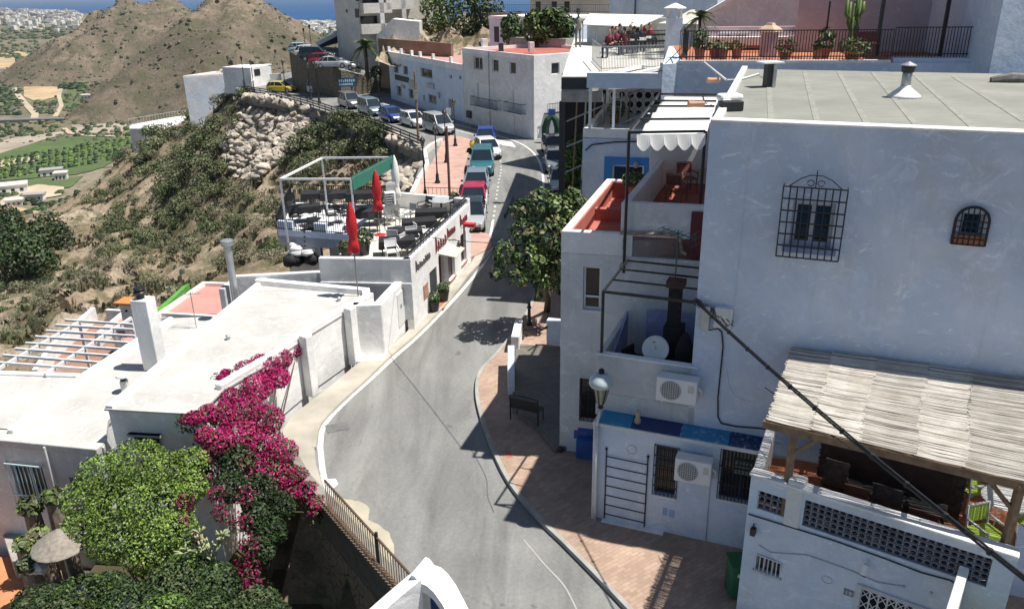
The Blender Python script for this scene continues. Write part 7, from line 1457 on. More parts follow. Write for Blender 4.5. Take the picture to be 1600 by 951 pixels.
# ================================================================ rocks and hillside plants
def hits(pts, det=False):                              # where rays through these pixels first meet the terrain
    D0 = np.array([tuple(ray(x, y)) for x, y in pts]); out = [None]*len(pts); ts = np.r_[np.arange(20, 120, 1.5), np.arange(120, 330, 3.)]
    for t_ in ts:
        Pn = np.array(CAM)+D0*t_; h = hT_arr(Pn[:, 0], Pn[:, 1], det)
        for i in np.nonzero(Pn[:, 2] < h)[0]:
            if out[i] is None: out[i] = V((Pn[i, 0], Pn[i, 1], hT(Pn[i, 0], Pn[i, 1])))
        if all(o is not None for o in out): break
    return out
def inpoly(x, y, pl):
    c = False
    for i in range(len(pl)):
        (x0, y0), (x1, y1) = pl[i], pl[i-1]
        if (y0 > y) != (y1 > y) and x < (x1-x0)*(y-y0)/(y1-y0)+x0: c = not c
    return c
def scatter_px(pl, n, rg, mind=0):
    xs = [p[0] for p in pl]; ys = [p[1] for p in pl]; o = []; tr = 0
    while len(o) < n and tr < n*60:
        tr += 1; x, y = rg.uniform(min(xs), max(xs)), rg.uniform(min(ys), max(ys))
        if inpoly(x, y, pl) and all((x-a)**2+((y-b)*1.35)**2 > mind*mind for a, b in o): o.append((x, y))
    return o
rg = random.Random(21)
ROCKM = NT('pale_boulder'); co = ROCKM.coord(); oi = ROCKM.n.new('ShaderNodeObjectInfo'); k_ = ROCKM.mix(ROCKM.ramp(ROCKM.noise(co, 2.5, 6, .7), [(.35, 0.), (.65, 1.)]), (.36, .30, .24), (.56, .50, .42)); hs_ = ROCKM.n.new('ShaderNodeHueSaturation'); ROCKM.L(k_, hs_.inputs['Color']); mr = ROCKM.n.new('ShaderNodeMapRange'); ROCKM.L(oi.outputs['Random'], mr.inputs[0]); mr.inputs[3].default_value = .65; mr.inputs[4].default_value = 1.2; ROCKM.L(mr.outputs[0], hs_.inputs['Value']); ROCKM.col(hs_.outputs[0]); ROCKM.rough(.95); ROCKM.bump(ROCKM.noise(co, 4, 5, .7), .6, .05); ROCKM = ROCKM.m
def rock(seed):
    bm = bmesh.new(); bmesh.ops.create_icosphere(bm, subdivisions=2, radius=.5); o = V((seed*7.3, 0, 0))
    for v in bm.verts:
        d = v.co.normalized(); k = 1+.35*noise.noise(d*1.3+o)+.15*noise.noise(d*3+o); c = V((d.x, d.y*.8, d.z*.68))*.5*k
        for a in (V((.8, .2, .5)), V((-.5, .7, .4)), V((-.2, -.8, .5)), V((.3, .5, -.8))):
            a = a.normalized(); e = c.dot(a)-.36
            if e > 0: c -= a*e*.8
        v.co = c
    me = bpy.data.meshes.new('boulder'); bm.to_mesh(me); bm.free(); me.materials.append(ROCKM); return me
rocks = [rock(i) for i in range(7)]
def put_rocks(pts, smin, smax, lab, grp):
    for q in hits(pts, True):
        if q is None: continue
        o = bpy.data.objects.new('boulder', rg.choice(rocks)); COL.objects.link(o); s = rg.uniform(smin, smax); o.location = q+V((0, 0, s*.12)); o.scale = (s*1.2, s, s*.85); o.rotation_euler = (rg.uniform(-.4, .4), rg.uniform(-.4, .4), rg.uniform(0, 6.28)); tag(o, lab, 'boulder', grp)
put_rocks(scatter_px([(398, 163), (440, 167), (486, 184), (480, 205), (462, 222), (436, 258), (400, 282), (372, 280), (352, 248), (362, 212), (384, 182)], 285, rg, 5.0), 1.0, 1.75, 'pale boulder of the rock slope below the hillside road', 'boulders of the pale rock slope below the road')
put_rocks(scatter_px([(612, 240), (650, 236), (662, 262), (640, 300), (614, 302), (602, 262)], 60, rg, 5.5), 1.0, 1.5, 'rough tan boulder in the pile beside the pink promenade', 'boulders beside the promenade')
def shrub_mesh(mats, n, s, seed, flat=.75, lobes=5):
    r_ = random.Random(seed); mb = MB()
    for k in range(lobes):
        a = r_.uniform(0, 6.28); d = r_.uniform(.2, .6) if k else 0; leafy(mb, (math.cos(a)*d, math.sin(a)*d, .32+r_.uniform(-.1, .25)), (r_.uniform(.4, .6), r_.uniform(.4, .6), r_.uniform(.35, .5)*flat*1.3), n//lobes, s, (0, 0, 1, 2), rg=r_, hollow=.7)
    me = bpy.data.meshes.new('shrub'); me.from_pydata(mb.v, [], mb.f); [me.materials.append(m) for m in mats]; me.polygons.foreach_set('material_index', mb.mi); return me
HG = leafmat('hill_green', (.12, .145, .06)); HD = leafmat('hill_green_deep', (.065, .09, .033)); HO = leafmat('hill_olive', (.19, .18, .11)); HB_ = leafmat('hill_brown', (.21, .17, .12))
SH = {'g': [shrub_mesh((HG, HD, HO), 800, .13, i) for i in range(3)], 'd': [shrub_mesh((HD, G_DARK, HG), 800, .13, 10+i) for i in range(2)], 'o': [shrub_mesh((HO, G_GREY, HG), 650, .12, 20+i) for i in range(3)], 'b': [shrub_mesh((HB_, G_GREY, HO), 500, .11, 30+i) for i in range(2)]}
LBL = {'g': ('leafy mid-green shrub growing on the dry hillside', 'green shrubs on the hillside'), 'd': ('dense dark green shrub on the hillside', 'dark green shrubs on the hillside'), 'o': ('grey-olive scrub bush on the hillside', 'olive scrub bushes on the hillside'), 'b': ('dry brownish bush on the hillside', 'dry brown bushes on the hillside')}
def put_shrubs(pts, rad, kinds, k=1):
    for (x, y), q in zip(pts, hits(pts)):
        if q is None: continue
        z = (q-CAM).dot(CF); r_ = rg.uniform(*rad)*z/FP; t_ = rg.choice(kinds); o = bpy.data.objects.new('shrub', rg.choice(SH[t_])); COL.objects.link(o); o.location = q-V((0, 0, r_*.1)); o.scale = (r_*rg.uniform(1, 1.3), r_*rg.uniform(1, 1.3), r_*rg.uniform(.8, 1.25)); o.rotation_euler = (0, 0, rg.uniform(0, 6.28)); tag(o, LBL[t_][0], 'shrub', LBL[t_][1])
belt = [(395, 145), (368, 122), (330, 150), (300, 195), (255, 215), (215, 235), (235, 290), (215, 330), (165, 360), (150, 430), (220, 420), (260, 380), (320, 330), (350, 270), (345, 235), (375, 195)]
put_shrubs(scatter_px(belt, 125, rg, 9), (13, 24), 'gggddoog')
put_shrubs(scatter_px([(600, 200), (560, 198), (490, 205), (470, 225), (445, 268), (470, 285), (520, 262), (560, 240), (610, 262)], 48, rg, 9), (13, 24), 'gggod')
put_shrubs([(575, 222), (545, 215), (590, 235), (500, 215), (480, 235)], (22, 30), 'gdo')
put_shrubs(scatter_px([(330, 300), (440, 290), (445, 420), (300, 430), (290, 380)], 62, rg, 12), (13, 23), 'goobdb')
put_shrubs(scatter_px([(130, 440), (290, 380), (340, 430), (240, 490), (160, 500), (0, 545), (0, 490)], 80, rg, 11), (12, 21), 'gooobd')
put_shrubs(scatter_px([(0, 430), (110, 420), (140, 470), (0, 530)], 34, rg, 12), (11, 18), 'gobd')
put_shrubs(scatter_px([(205, 225), (160, 250), (130, 295), (120, 340), (150, 350), (200, 300)], 18, rg, 11), (8, 14), 'ogb')
put_shrubs([(203, 232), (222, 225), (238, 222), (255, 218), (190, 262), (175, 310), (160, 305)], (9, 15), 'gd')
# tufts
mb = MB(); pts = scatter_px([(380, 150), (205, 225), (0, 360), (0, 560), (330, 450), (450, 400), (640, 300), (600, 212), (480, 180)], 2600, rg, 0)
for (x, y), q in zip(pts, hits(pts)):
    if q is None: continue
    mb.cur = rg.choice((0, 1, 1, 2, 2, 3)); s = rg.uniform(.2, .75)
    for k in range(7):
        a = rg.uniform(0, 6.28); c = q+V((math.cos(a)*s*rg.random(), math.sin(a)*s*rg.random(), 0)); b_ = rg.uniform(0, 3.14); d = V((math.cos(b_), math.sin(b_), 0))*s*.35; u_ = V((rg.uniform(-.3, .3)*s, rg.uniform(-.3, .3)*s, s*rg.uniform(.5, .9))); mb.add([c-d, c+d, c+d*.5+u_, c-d*.5+u_], [(0, 1, 2, 3)])
tag(mb.build('dry_tufts', [HG, HO, HB_, G_GREY], recalc=False), 'low dry tufts and scrub over the hillside soil', 'tufts', kind='stuff')
def tree(base, lobes, lab, leaf=(G_DARK, G_MID, G_OLIVE), n=2500, s=.2, tr=.12, name='tree', cat='tree', grp=None, idx=(0, 0, 1, 2), hollow=.35):
    T = Thing(name, lab, cat, base, grp); base = V(base); mb = MB(); tot = sum(r[0]*r[1]*r[2] if isinstance(r, tuple) else r**3 for c, r in lobes); top = V((0, 0, 0))
    for c, r in lobes: top += V(c)
    top /= len(lobes); mid = base.lerp(top, .45)+V((.05, 0, 0))
    mb.tube([base, base.lerp(mid, .5)+V((.06, .03, 0)), mid], [tr, tr*.8, tr*.65], 8)
    for c, r in lobes: mb.tube([mid, mid.lerp(V(c), .5)+V((0, 0, .1)), V(c)], [tr*.45, tr*.28, tr*.08], 6)
    T.part('trunk', mb, BARK, smooth=True); mb = MB()
    for c, r in lobes:
        v_ = (r[0]*r[1]*r[2]) if isinstance(r, tuple) else r**3; leafy(mb, c, r, int(n*v_**.7/sum(((q[1][0]*q[1][1]*q[1][2]) if isinstance(q[1], tuple) else q[1]**3)**.7 for q in lobes)), s, idx, hollow=hollow)
    T.part('crown', mb, list(leaf), recalc=False); return T
# street tree
lb = []
for x, y, D, r in ((845, 318, 31, .75), (875, 325, 31.3, .7), (815, 330, 31, .55), (820, 365, 30.5, .75), (860, 365, 30.5, .9), (895, 345, 31, .6), (790, 395, 30, .6), (830, 405, 30, .8), (870, 410, 30.3, .75), (778, 425, 29.8, .38), (810, 432, 29.6, .5), (845, 440, 29.8, .45), (870, 445, 30, .35), (893, 305, 31.5, .4), (905, 320, 31.4, .45), (842, 462, 29.5, .2), (890, 385, 30.5, .6)): q = PD(x, y, D-.9); lb.append((tuple(q), r*.86))
tb_ = P(853, 474, .12); tb_ = V((tb_.x, tb_.y-.9, .1))
MAGL = leafmat('leaf_coppery', (.16, .13, .06))
tree(tb_, lb, 'spreading street tree with glossy mottled leaves on the right pavement', (G_DARK, G_MID, G_LIGHT, MAGL), 3900, .2, .15, 'street_tree', 'tree', idx=(0, 0, 0, 1, 1, 2, 3), hollow=.3)
q = P(908, 300, .1); tree(PD(908, 300, 36), [(tuple(PD(905, 240, 36)), .75), (tuple(PD(895, 262, 36)), .7), (tuple(PD(912, 225, 36.3)), .5), (tuple(PD(902, 285, 35.6)), .45)], 'fresh green bush beside the blue-white house wall', (G_FRESHD, G_FRESH, G_MID), 1500, .22, .08, 'street_shrub', 'shrub')
for (x, y), l in (((893, 205), 'small green plant on the pale low wall by the unfinished void'),):
    q = P(x, y, 1.2); mb = MB(); leafy(mb, q+V((0, 0, .5)), (.5, .4, .6), 200, .25); single('shrub', mb, [G_MID, G_OLIVE, G_DARK], l, 'shrub', q, recalc=False)
# olive trees at far left
for i, (x, y, D, r) in enumerate(((20, 385, 108, 5.2), (72, 375, 110, 5.0), (45, 400, 104, 4.2), (8, 352, 128, 4))):
    c = PD(x, y, D); b_ = V((c.x, c.y, c.z-r*1.1)); tree(b_, [((c.x, c.y, c.z), (r*.8, r*.7, r*.65)), ((c.x-r*.5, c.y, c.z-r*.25), r*.5), ((c.x+r*.5, c.y-.5, c.z-r*.2), r*.5), ((c.x, c.y+1, c.z+r*.3), r*.5)], ['broad dark olive tree at the left edge, partly cut off', 'broad dark olive tree nearest the bare slope', 'lower olive tree in front of the other two', 'smaller olive tree above the broad ones at the left edge'][i], (G_DARK, G_MID, G_GREY), 2600, .55, .35, 'olive_tree', idx=(0, 0, 0, 1, 2))
# upper trees
for x, y, D, r, l, lf in ((800, 47, 91, 1.6, 'dark tree against the small villa wall', (G_DARK, G_MID, G_MID)), (838, 43, 88, 1.7, 'left round tree of the hedge in front of the villa', (G_MID, G_DARK, G_FRESHD)), (858, 42, 88, 1.8, 'middle round tree of the hedge in front of the villa', (G_DARK, G_MID, G_FRESHD)), (876, 40, 88, 1.7, 'right round tree of the hedge in front of the villa', (G_MID, G_DARK, G_FRESHD)), (683, 18, 118, 3, 'light yellowish tree in front of the apartment block', (G_LIGHT, G_FRESH, G_MID)), (715, 20, 112, 4, 'tall dark conifer left of the rock slope top', (G_DARK, G_DARK, G_MID)), (740, 12, 114, 4.5, 'tallest dark conifer mass above the rocks', (G_DARK, G_DARK, G_MID)), (760, 20, 112, 3, 'dark conifer beside the brick balustrade', (G_DARK, G_DARK, G_OLIVE)), (578, 42, 120, 1.8, 'dark shrub on the apartment block balcony level', (G_DARK, G_DARK, G_MID))):
    c = PD(x, y, D); tree((c.x, c.y, c.z-r*1.5), [((c.x, c.y, c.z), (r*.8, r*.8, r*1.1)), ((c.x-r*.3, c.y, c.z+r*.4), r*.5), ((c.x+r*.35, c.y, c.z-r*.3), r*.6)], l, lf, 900, .5, .2)
def palm(base, h, r, lab, s=1):
    T = Thing('palm_tree', lab, 'palm', base); b = V(base); mb = MB(); mb.tube([b, b+V((.05, 0, h*.5)), b+V((0, 0, h))], [.28*s, .22*s, .26*s], 10); T.part('trunk', mb, BARK, smooth=True); rr = random.Random(4)
    for k in range(26):
        a = k*2.4; el = rr.uniform(-.5, 1.1); d = V((math.cos(a)*math.cos(el), math.sin(a)*math.cos(el), math.sin(el))); mb = MB(); pts = [b+V((0, 0, h))+d*r*t_-V((0, 0, r*.55*t_*t_)) for t_ in (0, .25, .5, .75, 1)]; mb.tube(pts, [.04*s]*5, 4); sd_ = V((-math.sin(a), math.cos(a), 0))
        for t_ in range(1, 18):
            f = t_/18; i = min(3, int(f*4)); q = pts[i].lerp(pts[i+1], f*4-i); L = r*.26*(1-f*.6)
            for s_ in (-1, 1): e = q+sd_*s_*L+d*L*.5-V((0, 0, L*.5)); mb.add([q, q+d*.12*s, e], [(0, 1, 2)])
        T.part('frond', mb, G_MID if k % 3 else G_OLIVE, recalc=False)
q = P(574, 122, 2.0); palm((q.x, q.y, 1.9), 4.3, 2.3, 'tall date palm at the corner of the car park')
q = P(640, 62, 6.5); palm((q.x, q.y, 5.2), 3.6, 1.5, 'slim small palm beside the pale ramp wall', .5)
q = fp.pt(fp.px(1098, 85)[0], zt_, -2.6); palm(q, 1.4, .7, 'slim potted palm at the left end of the pink terrace', .25)
for (x, y), lf, l, r_ in (((553, 112), (G_DARK, G_DARK, G_DRY), 'dark shrub with dry tips beside the car park railing', 1.1), ((541, 108), (G_LIGHT, G_FRESH, G_OLIVE), 'yellow-green bush left of the dark shrub by the car park', .8), ((590, 118), (G_MID, G_DARK, G_OLIVE), 'low planting around the palm base', .9), ((604, 128), (G_DARK, G_MID, G_DARK), 'dark bush at the left corner of the long street house', 1.2)):
    q = P(x, y+4, 2.2 if y < 125 else .6); mb = MB(); leafy(mb, q+V((0, 0, r_*.8)), (r_, r_*.8, r_), 420, .3); T = Thing('shrub', l, 'shrub', q); T.part('foliage', mb, list(lf), recalc=False)
# ================================================================ garden bottom-left
T = Thing('flowering_bush', 'huge bright green bush speckled with white flowers in the garden', 'bush', V((-9.5, 17.5, -3.4)))
mb = MB(); gl = []
for x, y, D, r in ((215, 725, 18.6, .85), (265, 740, 18.3, .8), (165, 745, 18.6, .8), (135, 780, 18.2, .7), (190, 790, 17.9, 1.0), (245, 795, 17.6, 1.0), (290, 760, 18.0, .6), (130, 825, 17.6, .6), (180, 840, 17.2, .8), (235, 855, 16.9, .85), (270, 830, 17.0, .7), (300, 720, 18.7, .5)):
    c = PD(x, y, D); gl.append((c, r)); leafy(mb, c, (r, r*.9, r*.8), int(3600*r), .075, (0, 0, 1, 1, 2), hollow=.6)
T.part('foliage', mb, [G_FRESH, G_FRESHD, G_MID], recalc=False)
mb = MB()
for c, r in gl:
    for _ in range(int(26*r)):
        d = V((rnd.uniform(-1, 1), rnd.uniform(-1, .3), rnd.uniform(.1, 1))).normalized(); p = c+V((d.x*r, d.y*r*.9, d.z*r*.8))*1.03
        for k in range(5): a = k*1.257; b_ = p+V((math.cos(a)*.028, math.sin(a)*.028, .01)); mb.add([p, b_+V((-.012, .012, 0)), b_+V((.012, .0, .01))], [(0, 1, 2)])
T.part('white_flowers', mb, FLW, recalc=False); mb = MB()
for c, r in gl[:8]: mb.tube([V((-9.6, 17.3, -3.4)), V((-9.6, 17.3, -2.4)).lerp(c, .5), c], [.07, .04, .02], 6)
T.part('stems', mb, BARK)
T = Thing('bougainvillea', 'magenta bougainvillea spilling over the white roof and street wall', 'bougainvillea', V((-7.2, 20.0, -3.4)))
mb = MB(); bl = []
for x, y, D, r in ((468, 532, 25.2, .26), (455, 548, 24.6, .33), (436, 560, 23.8, .42), (412, 572, 23.2, .5), (388, 580, 22.8, .45), (400, 605, 22.0, .5), (432, 590, 22.8, .4), (370, 600, 22.2, .38), (360, 622, 21.2, .38), (385, 640, 20.6, .5), (415, 655, 20.2, .5), (350, 650, 20.0, .42), (325, 645, 19.7, .3), (303, 652, 19.4, .24), (290, 655, 19.3, .16), (375, 680, 19.6, .55), (410, 695, 19.6, .6), (440, 705, 19.6, .45), (345, 690, 19.2, .45), (320, 680, 19.2, .28), (395, 730, 19.1, .55), (430, 740, 19.2, .55), (460, 745, 19.4, .4), (480, 768, 18.8, .35), (497, 785, 18.3, .26), (455, 775, 18.7, .28), (325, 715, 18.9, .22), (322, 742, 18.8, .18), (352, 582, 22.2, .14), (345, 590, 22, .12), (490, 800, 18.1, .14)):
    c = PD(x, y, D); bl.append(c); leafy(mb, c, (r*1.1, r, r*.85), int(3300*r**1.35)+60, .08, (0, 0, 0, 1, 1, 2) if y < 640 else (0, 0, 0, 1, 1, 2, 3) if y < 700 else (0, 0, 1, 1, 2, 3, 4, 4), hollow=.5)
T.part('flowers', mb, [MAG, MAG2, MAG3, G_MID, G_DARK], recalc=False); mb = MB()
for c in bl:
    leafy(mb, c+V((rnd.uniform(-.2, .2), .1, -.2)), .3, 70, .1, (0, 1, 2))
for x, y, D, r in ((370, 720, 18.9, .5), (405, 765, 18.5, .5), (440, 790, 18.3, .4), (360, 760, 18.2, .45), (400, 810, 17.6, .45), (345, 700, 19.2, .4), (425, 830, 17.2, .4), (405, 860, 16.7, .4)): leafy(mb, PD(x, y, D), r, 900, .1, (0, 0, 0, 1))
T.part('leaves', mb, [G_DARK, G_MID, G_LIGHT], recalc=False); mb = MB()
for c in bl[::2]: mb.tube([V((-7.4, 19.3, -3.4)), V((-7.4, 19.3, -1)).lerp(c, .45), c], [.05, .035, .012], 5)
T.part('stems', mb, BARK)
T = Thing('bougainvillea', 'lower bougainvillea with sparse magenta flowers among pale cactus arms', 'bougainvillea', V((-6.3, 16.2, -3.4))); mb = MB()
for x, y, D, r in ((290, 785, 17.4, .28), (285, 815, 17.0, .2), (338, 770, 17.6, .24), (385, 775, 17.6, .3), (375, 815, 17, .32), (345, 800, 17.2, .25), (390, 850, 16.4, .3), (385, 888, 15.9, .36), (310, 840, 16.6, .18), (395, 915, 15.5, .25)):
    c = PD(x, y, D); leafy(mb, c, r, int(500*r)+60, .085, (0, 1, 2, 3, 4), hollow=.3)
T.part('flowers', mb, [MAG, MAG2, MAG3, G_MID, G_DARK], recalc=False)
mb = MB(); mb.tube([V((-6.3, 16.2, -3.4)), V((-6.4, 16.6, -1.6))], .04, 6); T.part('stems', mb, BARK)
T = Thing('branching_cactus', 'pale spindly branching cactus in the middle of the garden', 'cactus', V((-6.8, 16.3, -3.4))); mb = MB(); rr = random.Random(9); b0 = PD(335, 880, 16.2)
def br(p, d, l, r, k):
    q = p+d*l; mb.tube([p, p.lerp(q, .5)+V((0, 0, .03)), q], [r, r*.9, r*.75], 6)
    if k: [br(q, (d+V((rr.uniform(-.9, .9), rr.uniform(-.9, .9), rr.uniform(-.3, .8)))).normalized(), l*rr.uniform(.6, .95), r*.85, k-1) for _ in range(rr.choice((2, 3)))]
for _ in range(4): br(b0, V((rr.uniform(-.8, .8), rr.uniform(-.5, .5), 1)).normalized(), .38, .04, 3)
mb.tube([V((b0.x, b0.y, -3.4)), b0], .07, 7); T.part('stems', mb, plain('pale_cactus', (.30, .33, .17), .7, .3), smooth=True)
mp = [(60, 935, 15.2, .7), (130, 925, 15.0, .8), (200, 940, 14.6, .8), (270, 905, 15.4, .8), (330, 900, 15.6, .7), (260, 950, 14.3, .7), (330, 945, 14.4, .8), (400, 935, 14.6, .6), (420, 950, 14.2, .5), (290, 875, 16, .6), (170, 905, 15.6, .5), (100, 950, 14.4, .6)]
ll = ['leafy green shrub by the terracotta paving', 'green shrub in front of the old planter', 'dark leafy shrub at the bottom edge left of centre', 'shrub of mixed greens under the big flowering bush', 'shrub below the branching cactus', 'bright grassy shrub at the bottom edge', 'broad dark shrub at the bottom edge', 'light green shrub beside the retaining wall', 'small shrub in the corner against the retaining wall', 'dark shrub tucked under the flowering bush', 'low dark shrub behind the planter', 'yellowish green shrub at the bottom left']
for i, (x, y, D, r) in enumerate(mp):
    c = PD(x, y, D); mb = MB(); leafy(mb, c-V((0, 0, .2)), (r, r*.8, r*.7), 2200, .085, (0, 1, 2), hollow=.5); lf = [(G_MID, G_DARK, G_DARK), (G_MID, G_DARK, G_FRESHD), (G_DARK, G_DARK, G_MID), (G_OLIVE, G_DARK, G_MID)][i % 4]
    T = Thing('garden_shrub', ll[i], 'shrub', (c.x, c.y, -3.4)); T.part('foliage', mb, list(lf), recalc=False); mb = MB(); mb.tube([(c.x, c.y, -3.4), c], .04, 6); T.part('stem', mb, BARK)
struct('garden_path', MB().prism(q2([P(-120, 870, -3.3), P(28, 872, -3.3), P(40, 905, -3.3), P(28, 960, -3.3), P(20, 1100, -3.3), P(-150, 1100, -3.3)]), -4, -3.25), plain('orange_tiles', (.55, .22, .10), .8, .15, 2))
T = Thing('garden_planter', 'old white and grey masonry planter in the garden', 'planter', P(90, 925, -3)); a_, b_ = P(38, 925, -2.6), P(205, 912, -2.6); mb = MB(); mb.wall([a_, P(120, 922, -2.6), b_], .35, -3.6, -2.5); T.part('masonry', mb, GREYW, bevel=.05)
T = Thing('straw_parasol', 'small grey straw parasol with a thin pole beside the flowering bush', 'parasol', P(82, 912, -3.3)); q = PD(92, 838, 17.2); mb = MB(); mb.lathe((q.x, q.y, q.z-.25), [(.72, 0), (.7, .03), (.35, .28), (.03, .48)], 18); T.part('canopy', mb, plain('grey_straw', (.27, .24, .20), .95, .3, 10, bump=.6)); mb = MB(); mb.tube([(q.x, q.y, -3.3), (q.x, q.y, q.z)], .035, 8); T.part('pole', mb, GREYM)
for i, (x, y, D, r, lf, l) in enumerate(((47, 790, 18.9, .35, (G_LIGHT, G_GREY, G_OLIVE), 'pale rosette succulent under the barred window'), (36, 848, 17.9, .25, (G_LIGHT, G_LIGHT, G_OLIVE), 'yellowish succulent on the stone ledge'), (60, 835, 18.2, .3, (G_DRY, G_GREY, G_LIGHT), 'reddish brown cactus cluster on the stone ledge'), (82, 775, 19, .3, (G_MID, G_LIGHT, G_OLIVE), 'trailing green succulent right of the window'), (45, 880, 17, .3, (G_DARK, G_OLIVE, G_GREY), 'dark spiky plant at the edge of the orange paving'))):
    c = PD(x, y, D); mb = MB(); leafy(mb, c, (r, r, r*.7), 190, .2, (0, 1, 2), hollow=.2); T = Thing('succulent', l, 'plant', (c.x, c.y, -3.3)); T.part('foliage', mb, list(lf), recalc=False); mb = MB(); mb.lathe((c.x, c.y, -3.35), [(.3, 0), (.2, c.z+3.35)], 8); T.part('stem', mb, plain('rocky_stem', (.22, .18, .14), .95, .4, 5))
q = PD(55, 885, 17.0); mb = MB(); mb.ell((q.x, q.y, q.z), (.3, .25, .2), 10, 7, .6); single('white_stone', mb, WHITE2, 'white painted stone beside the planter', 'stone', q)
T = Thing('garden_step', 'pale stone ledge and step at the foot of the left house', 'step', P(25, 860, -3)); mb = MB(); mb.prism(q2([P(5, 838, -2.7), P(60, 815, -2.7), P(75, 870, -2.7), P(20, 882, -2.7)]), -3.4, -2.6); T.part('ledge', mb, CONC, bevel=.04)
# ================================================================ right-hand platform, bench, bollards
struct('plaza', MB().prism(q2([P(806, 532, .4), P(878, 536, .4), P(885, 700, .2), P(866, 704, .2), P(838, 668, .2), P(800, 640, .2)]), 0, .26), PLAZA)
T = Thing('low_wall', 'white low wall with a pale gate post at the plaza edge', 'wall', P(797, 620, .2)); mb = MB(); mb.wall([P(799, 618, .1), P(799, 572, .1)], .24, .1, .95); T.part('wall', mb, BLUEW, bevel=.02); mb = MB(); mb.wall([P(805, 548, .2), P(811, 520, .2)], .3, .1, .8); T.part('pillar', mb, WHITE, bevel=.03)
T = Thing('street_bench', 'black metal street bench with a solid curved back, seen from behind', 'bench', P(820, 655, .26)); fbn = Fr(P(798, 655, .26), P(842, 665, .26)); Lb = .95
mb = MB(); mb.boxf(fbn, 0, Lb, .68, .7, -.46, -.02); T.part('seat', mb, POTB); mb = MB(); mb.boxf(fbn, 0, Lb, .74, 1.06, 0, .03); T.part('backrest', mb, BLACK); mb = MB(); mb.tube([fbn.pt(0, .26, 0), fbn.pt(0, 1.15, .03), fbn.pt(Lb*.5, 1.2, .05), fbn.pt(Lb, 1.15, .03), fbn.pt(Lb, .26, 0)], .025, 6); T.part('frame', mb, BLACK); mb = MB()
for a in (.02, Lb-.02): mb2 = MB(); mb2.bar(fbn.pt(a, .26, -.44), fbn.pt(a, .7, -.44), .03); T.part('leg', mb2, BLACK)
T = Thing('step_railing', 'short railing with white panel box at the top of the plaza steps', 'railing', P(840, 525, .3)); mb = MB(); mb.bar(P(838, 520, 1.0), P(858, 508, 1.0), .05); mb.bar(P(818, 515, 1.0), P(856, 513, 1.0), .035); T.part('handrail', mb, BLACK)
for x, y in ((818, 522), (838, 525), (856, 516)): q = P(x, y, .26); mb = MB(); mb.bar(q, (q.x, q.y, 1.0), .03); T.part('post', mb, BLACK)
q = P(866, 536, .26); mb = MB(); mb.box((q.x, q.y, .75), (.55, .3, 1.0), -.3); T.part('white_box', mb, BLUEW, bevel=.02)
q = P(827, 507, .12); T = Thing('bollard', 'black cast iron bollard at the kerb near the tree', 'bollard', q); mb = MB(); mb.lathe(q, [(.12, 0), (.12, .1), (.07, .14), (.06, .7), (.09, .74), (.09, .8), (.05, .86), (.07, .92), (.01, .98)], 12); T.part('post', mb, BLACK, smooth=True)
bo = T.o
for x, y, l in ((772, 520, ''), (838, 468, 'black cast iron bollard behind the tree trunk'),):
    if l: dup(bo, P(x, y, .12), 0, l)
q = P(795, 350, .1); T = Thing('road_barrier', 'short dark striped barrier lying at the road side under the tree', 'barrier', P(792, 335, 0)); mb = MB(); mb.bar(P(789, 338, .4), P(802, 310, .4), .1, .25); T.part('bar', mb, POTB)
struct('tactile_paving', MB().sheet(pxs([(789, 706), (797, 705), (801, 713), (793, 715)], .126)), plain('red_tile_mark', (.5, .12, .09), .8))
# ================================================================ street lamps
def lamp(base, h, lab, grp):
    T = Thing('street_lamp', lab, 'street lamp', base, grp); mb = MB(); mb.lathe((0, 0, 0), [(.2, 0), (.2, .12), (.13, .2), (.11, .6), (.07, .7), (.05, 1.0), (.04, h-.75), (.07, h-.72), (.03, h-.66)], 10); mb.build('pole', BLACK, (0, 0, 0), T.o, smooth=True)
    z = h-.66; mb = MB(); mb.lathe((0, 0, z), [(.07, 0), (.15, .36), (.15, .37)], 8); g = mb.build('lantern', plain('lantern_pane', (.25, .24, .2), .2), (0, 0, 0), T.o)
    mb = MB(); mb.lathe((0, 0, z+.37), [(.2, 0), (.19, .05), (.10, .18), (.04, .24), (.02, .32)], 10); mb.build('cap', BLACK, (0, 0, 0), T.o); mb = MB()
    for k in range(4): a = k*math.pi/2+.4; mb.bar((math.cos(a)*.075, math.sin(a)*.075, z), (math.cos(a)*.16, math.sin(a)*.16, z+.37), .02)
    mb.build('lantern_frame', BLACK, (0, 0, 0), T.o); return T
L0 = P(711.5, 228, .12); lp = lamp(L0, 4.1, 'black street lamp at the top corner of the pink promenade', 'black street lamps along the road')
for x, y, z, s, l in ((697.6, 254, .12, 1.02, 'black street lamp next to the first one on the pink promenade'), (683.7, 286, .12, 1.0, 'black street lamp halfway down the pink promenade'), (665, 313, .12, 1.02, 'black street lamp nearest the restaurant terrace'), (595, 181, .1, 1.08, 'black street lamp between the parked van and blue hatchback'), (398, 147, .1, 1.1, 'black street lamp at the left end of the guard rail'), (383, 138, .1, 1.1, 'leaning black street lamp left of the kiosk'), (447, 148, .1, 1.1, 'black street lamp in front of the yellow car'), (486, 155, .1, 1.1, 'black street lamp before the yellow boards'), (499, 161, .1, 1.2, 'black street lamp before the white off-roader'), (361, 130, -.6, 1.05, 'leftmost thin street lamp against the blue houses'), (478, 86, 4.4, .9, 'street lamp at the far end of the car park'), (487, 80, 4.8, .9, 'second street lamp at the far end of the car park')):
    dup(lp.o, P(x, y, z), 0, l, s)
T = Thing('utility_pole', 'weathered brown wooden utility pole rising from the pink promenade', 'pole', P(703, 314, .1)); a = P(703, 314, .1); mb = MB(); mb.tube([a, (a.x, a.y, 4.9)], [.09, .07], 8); T.part('shaft', mb, plain('brown_pole', (.16, .09, .07), .8, .3))
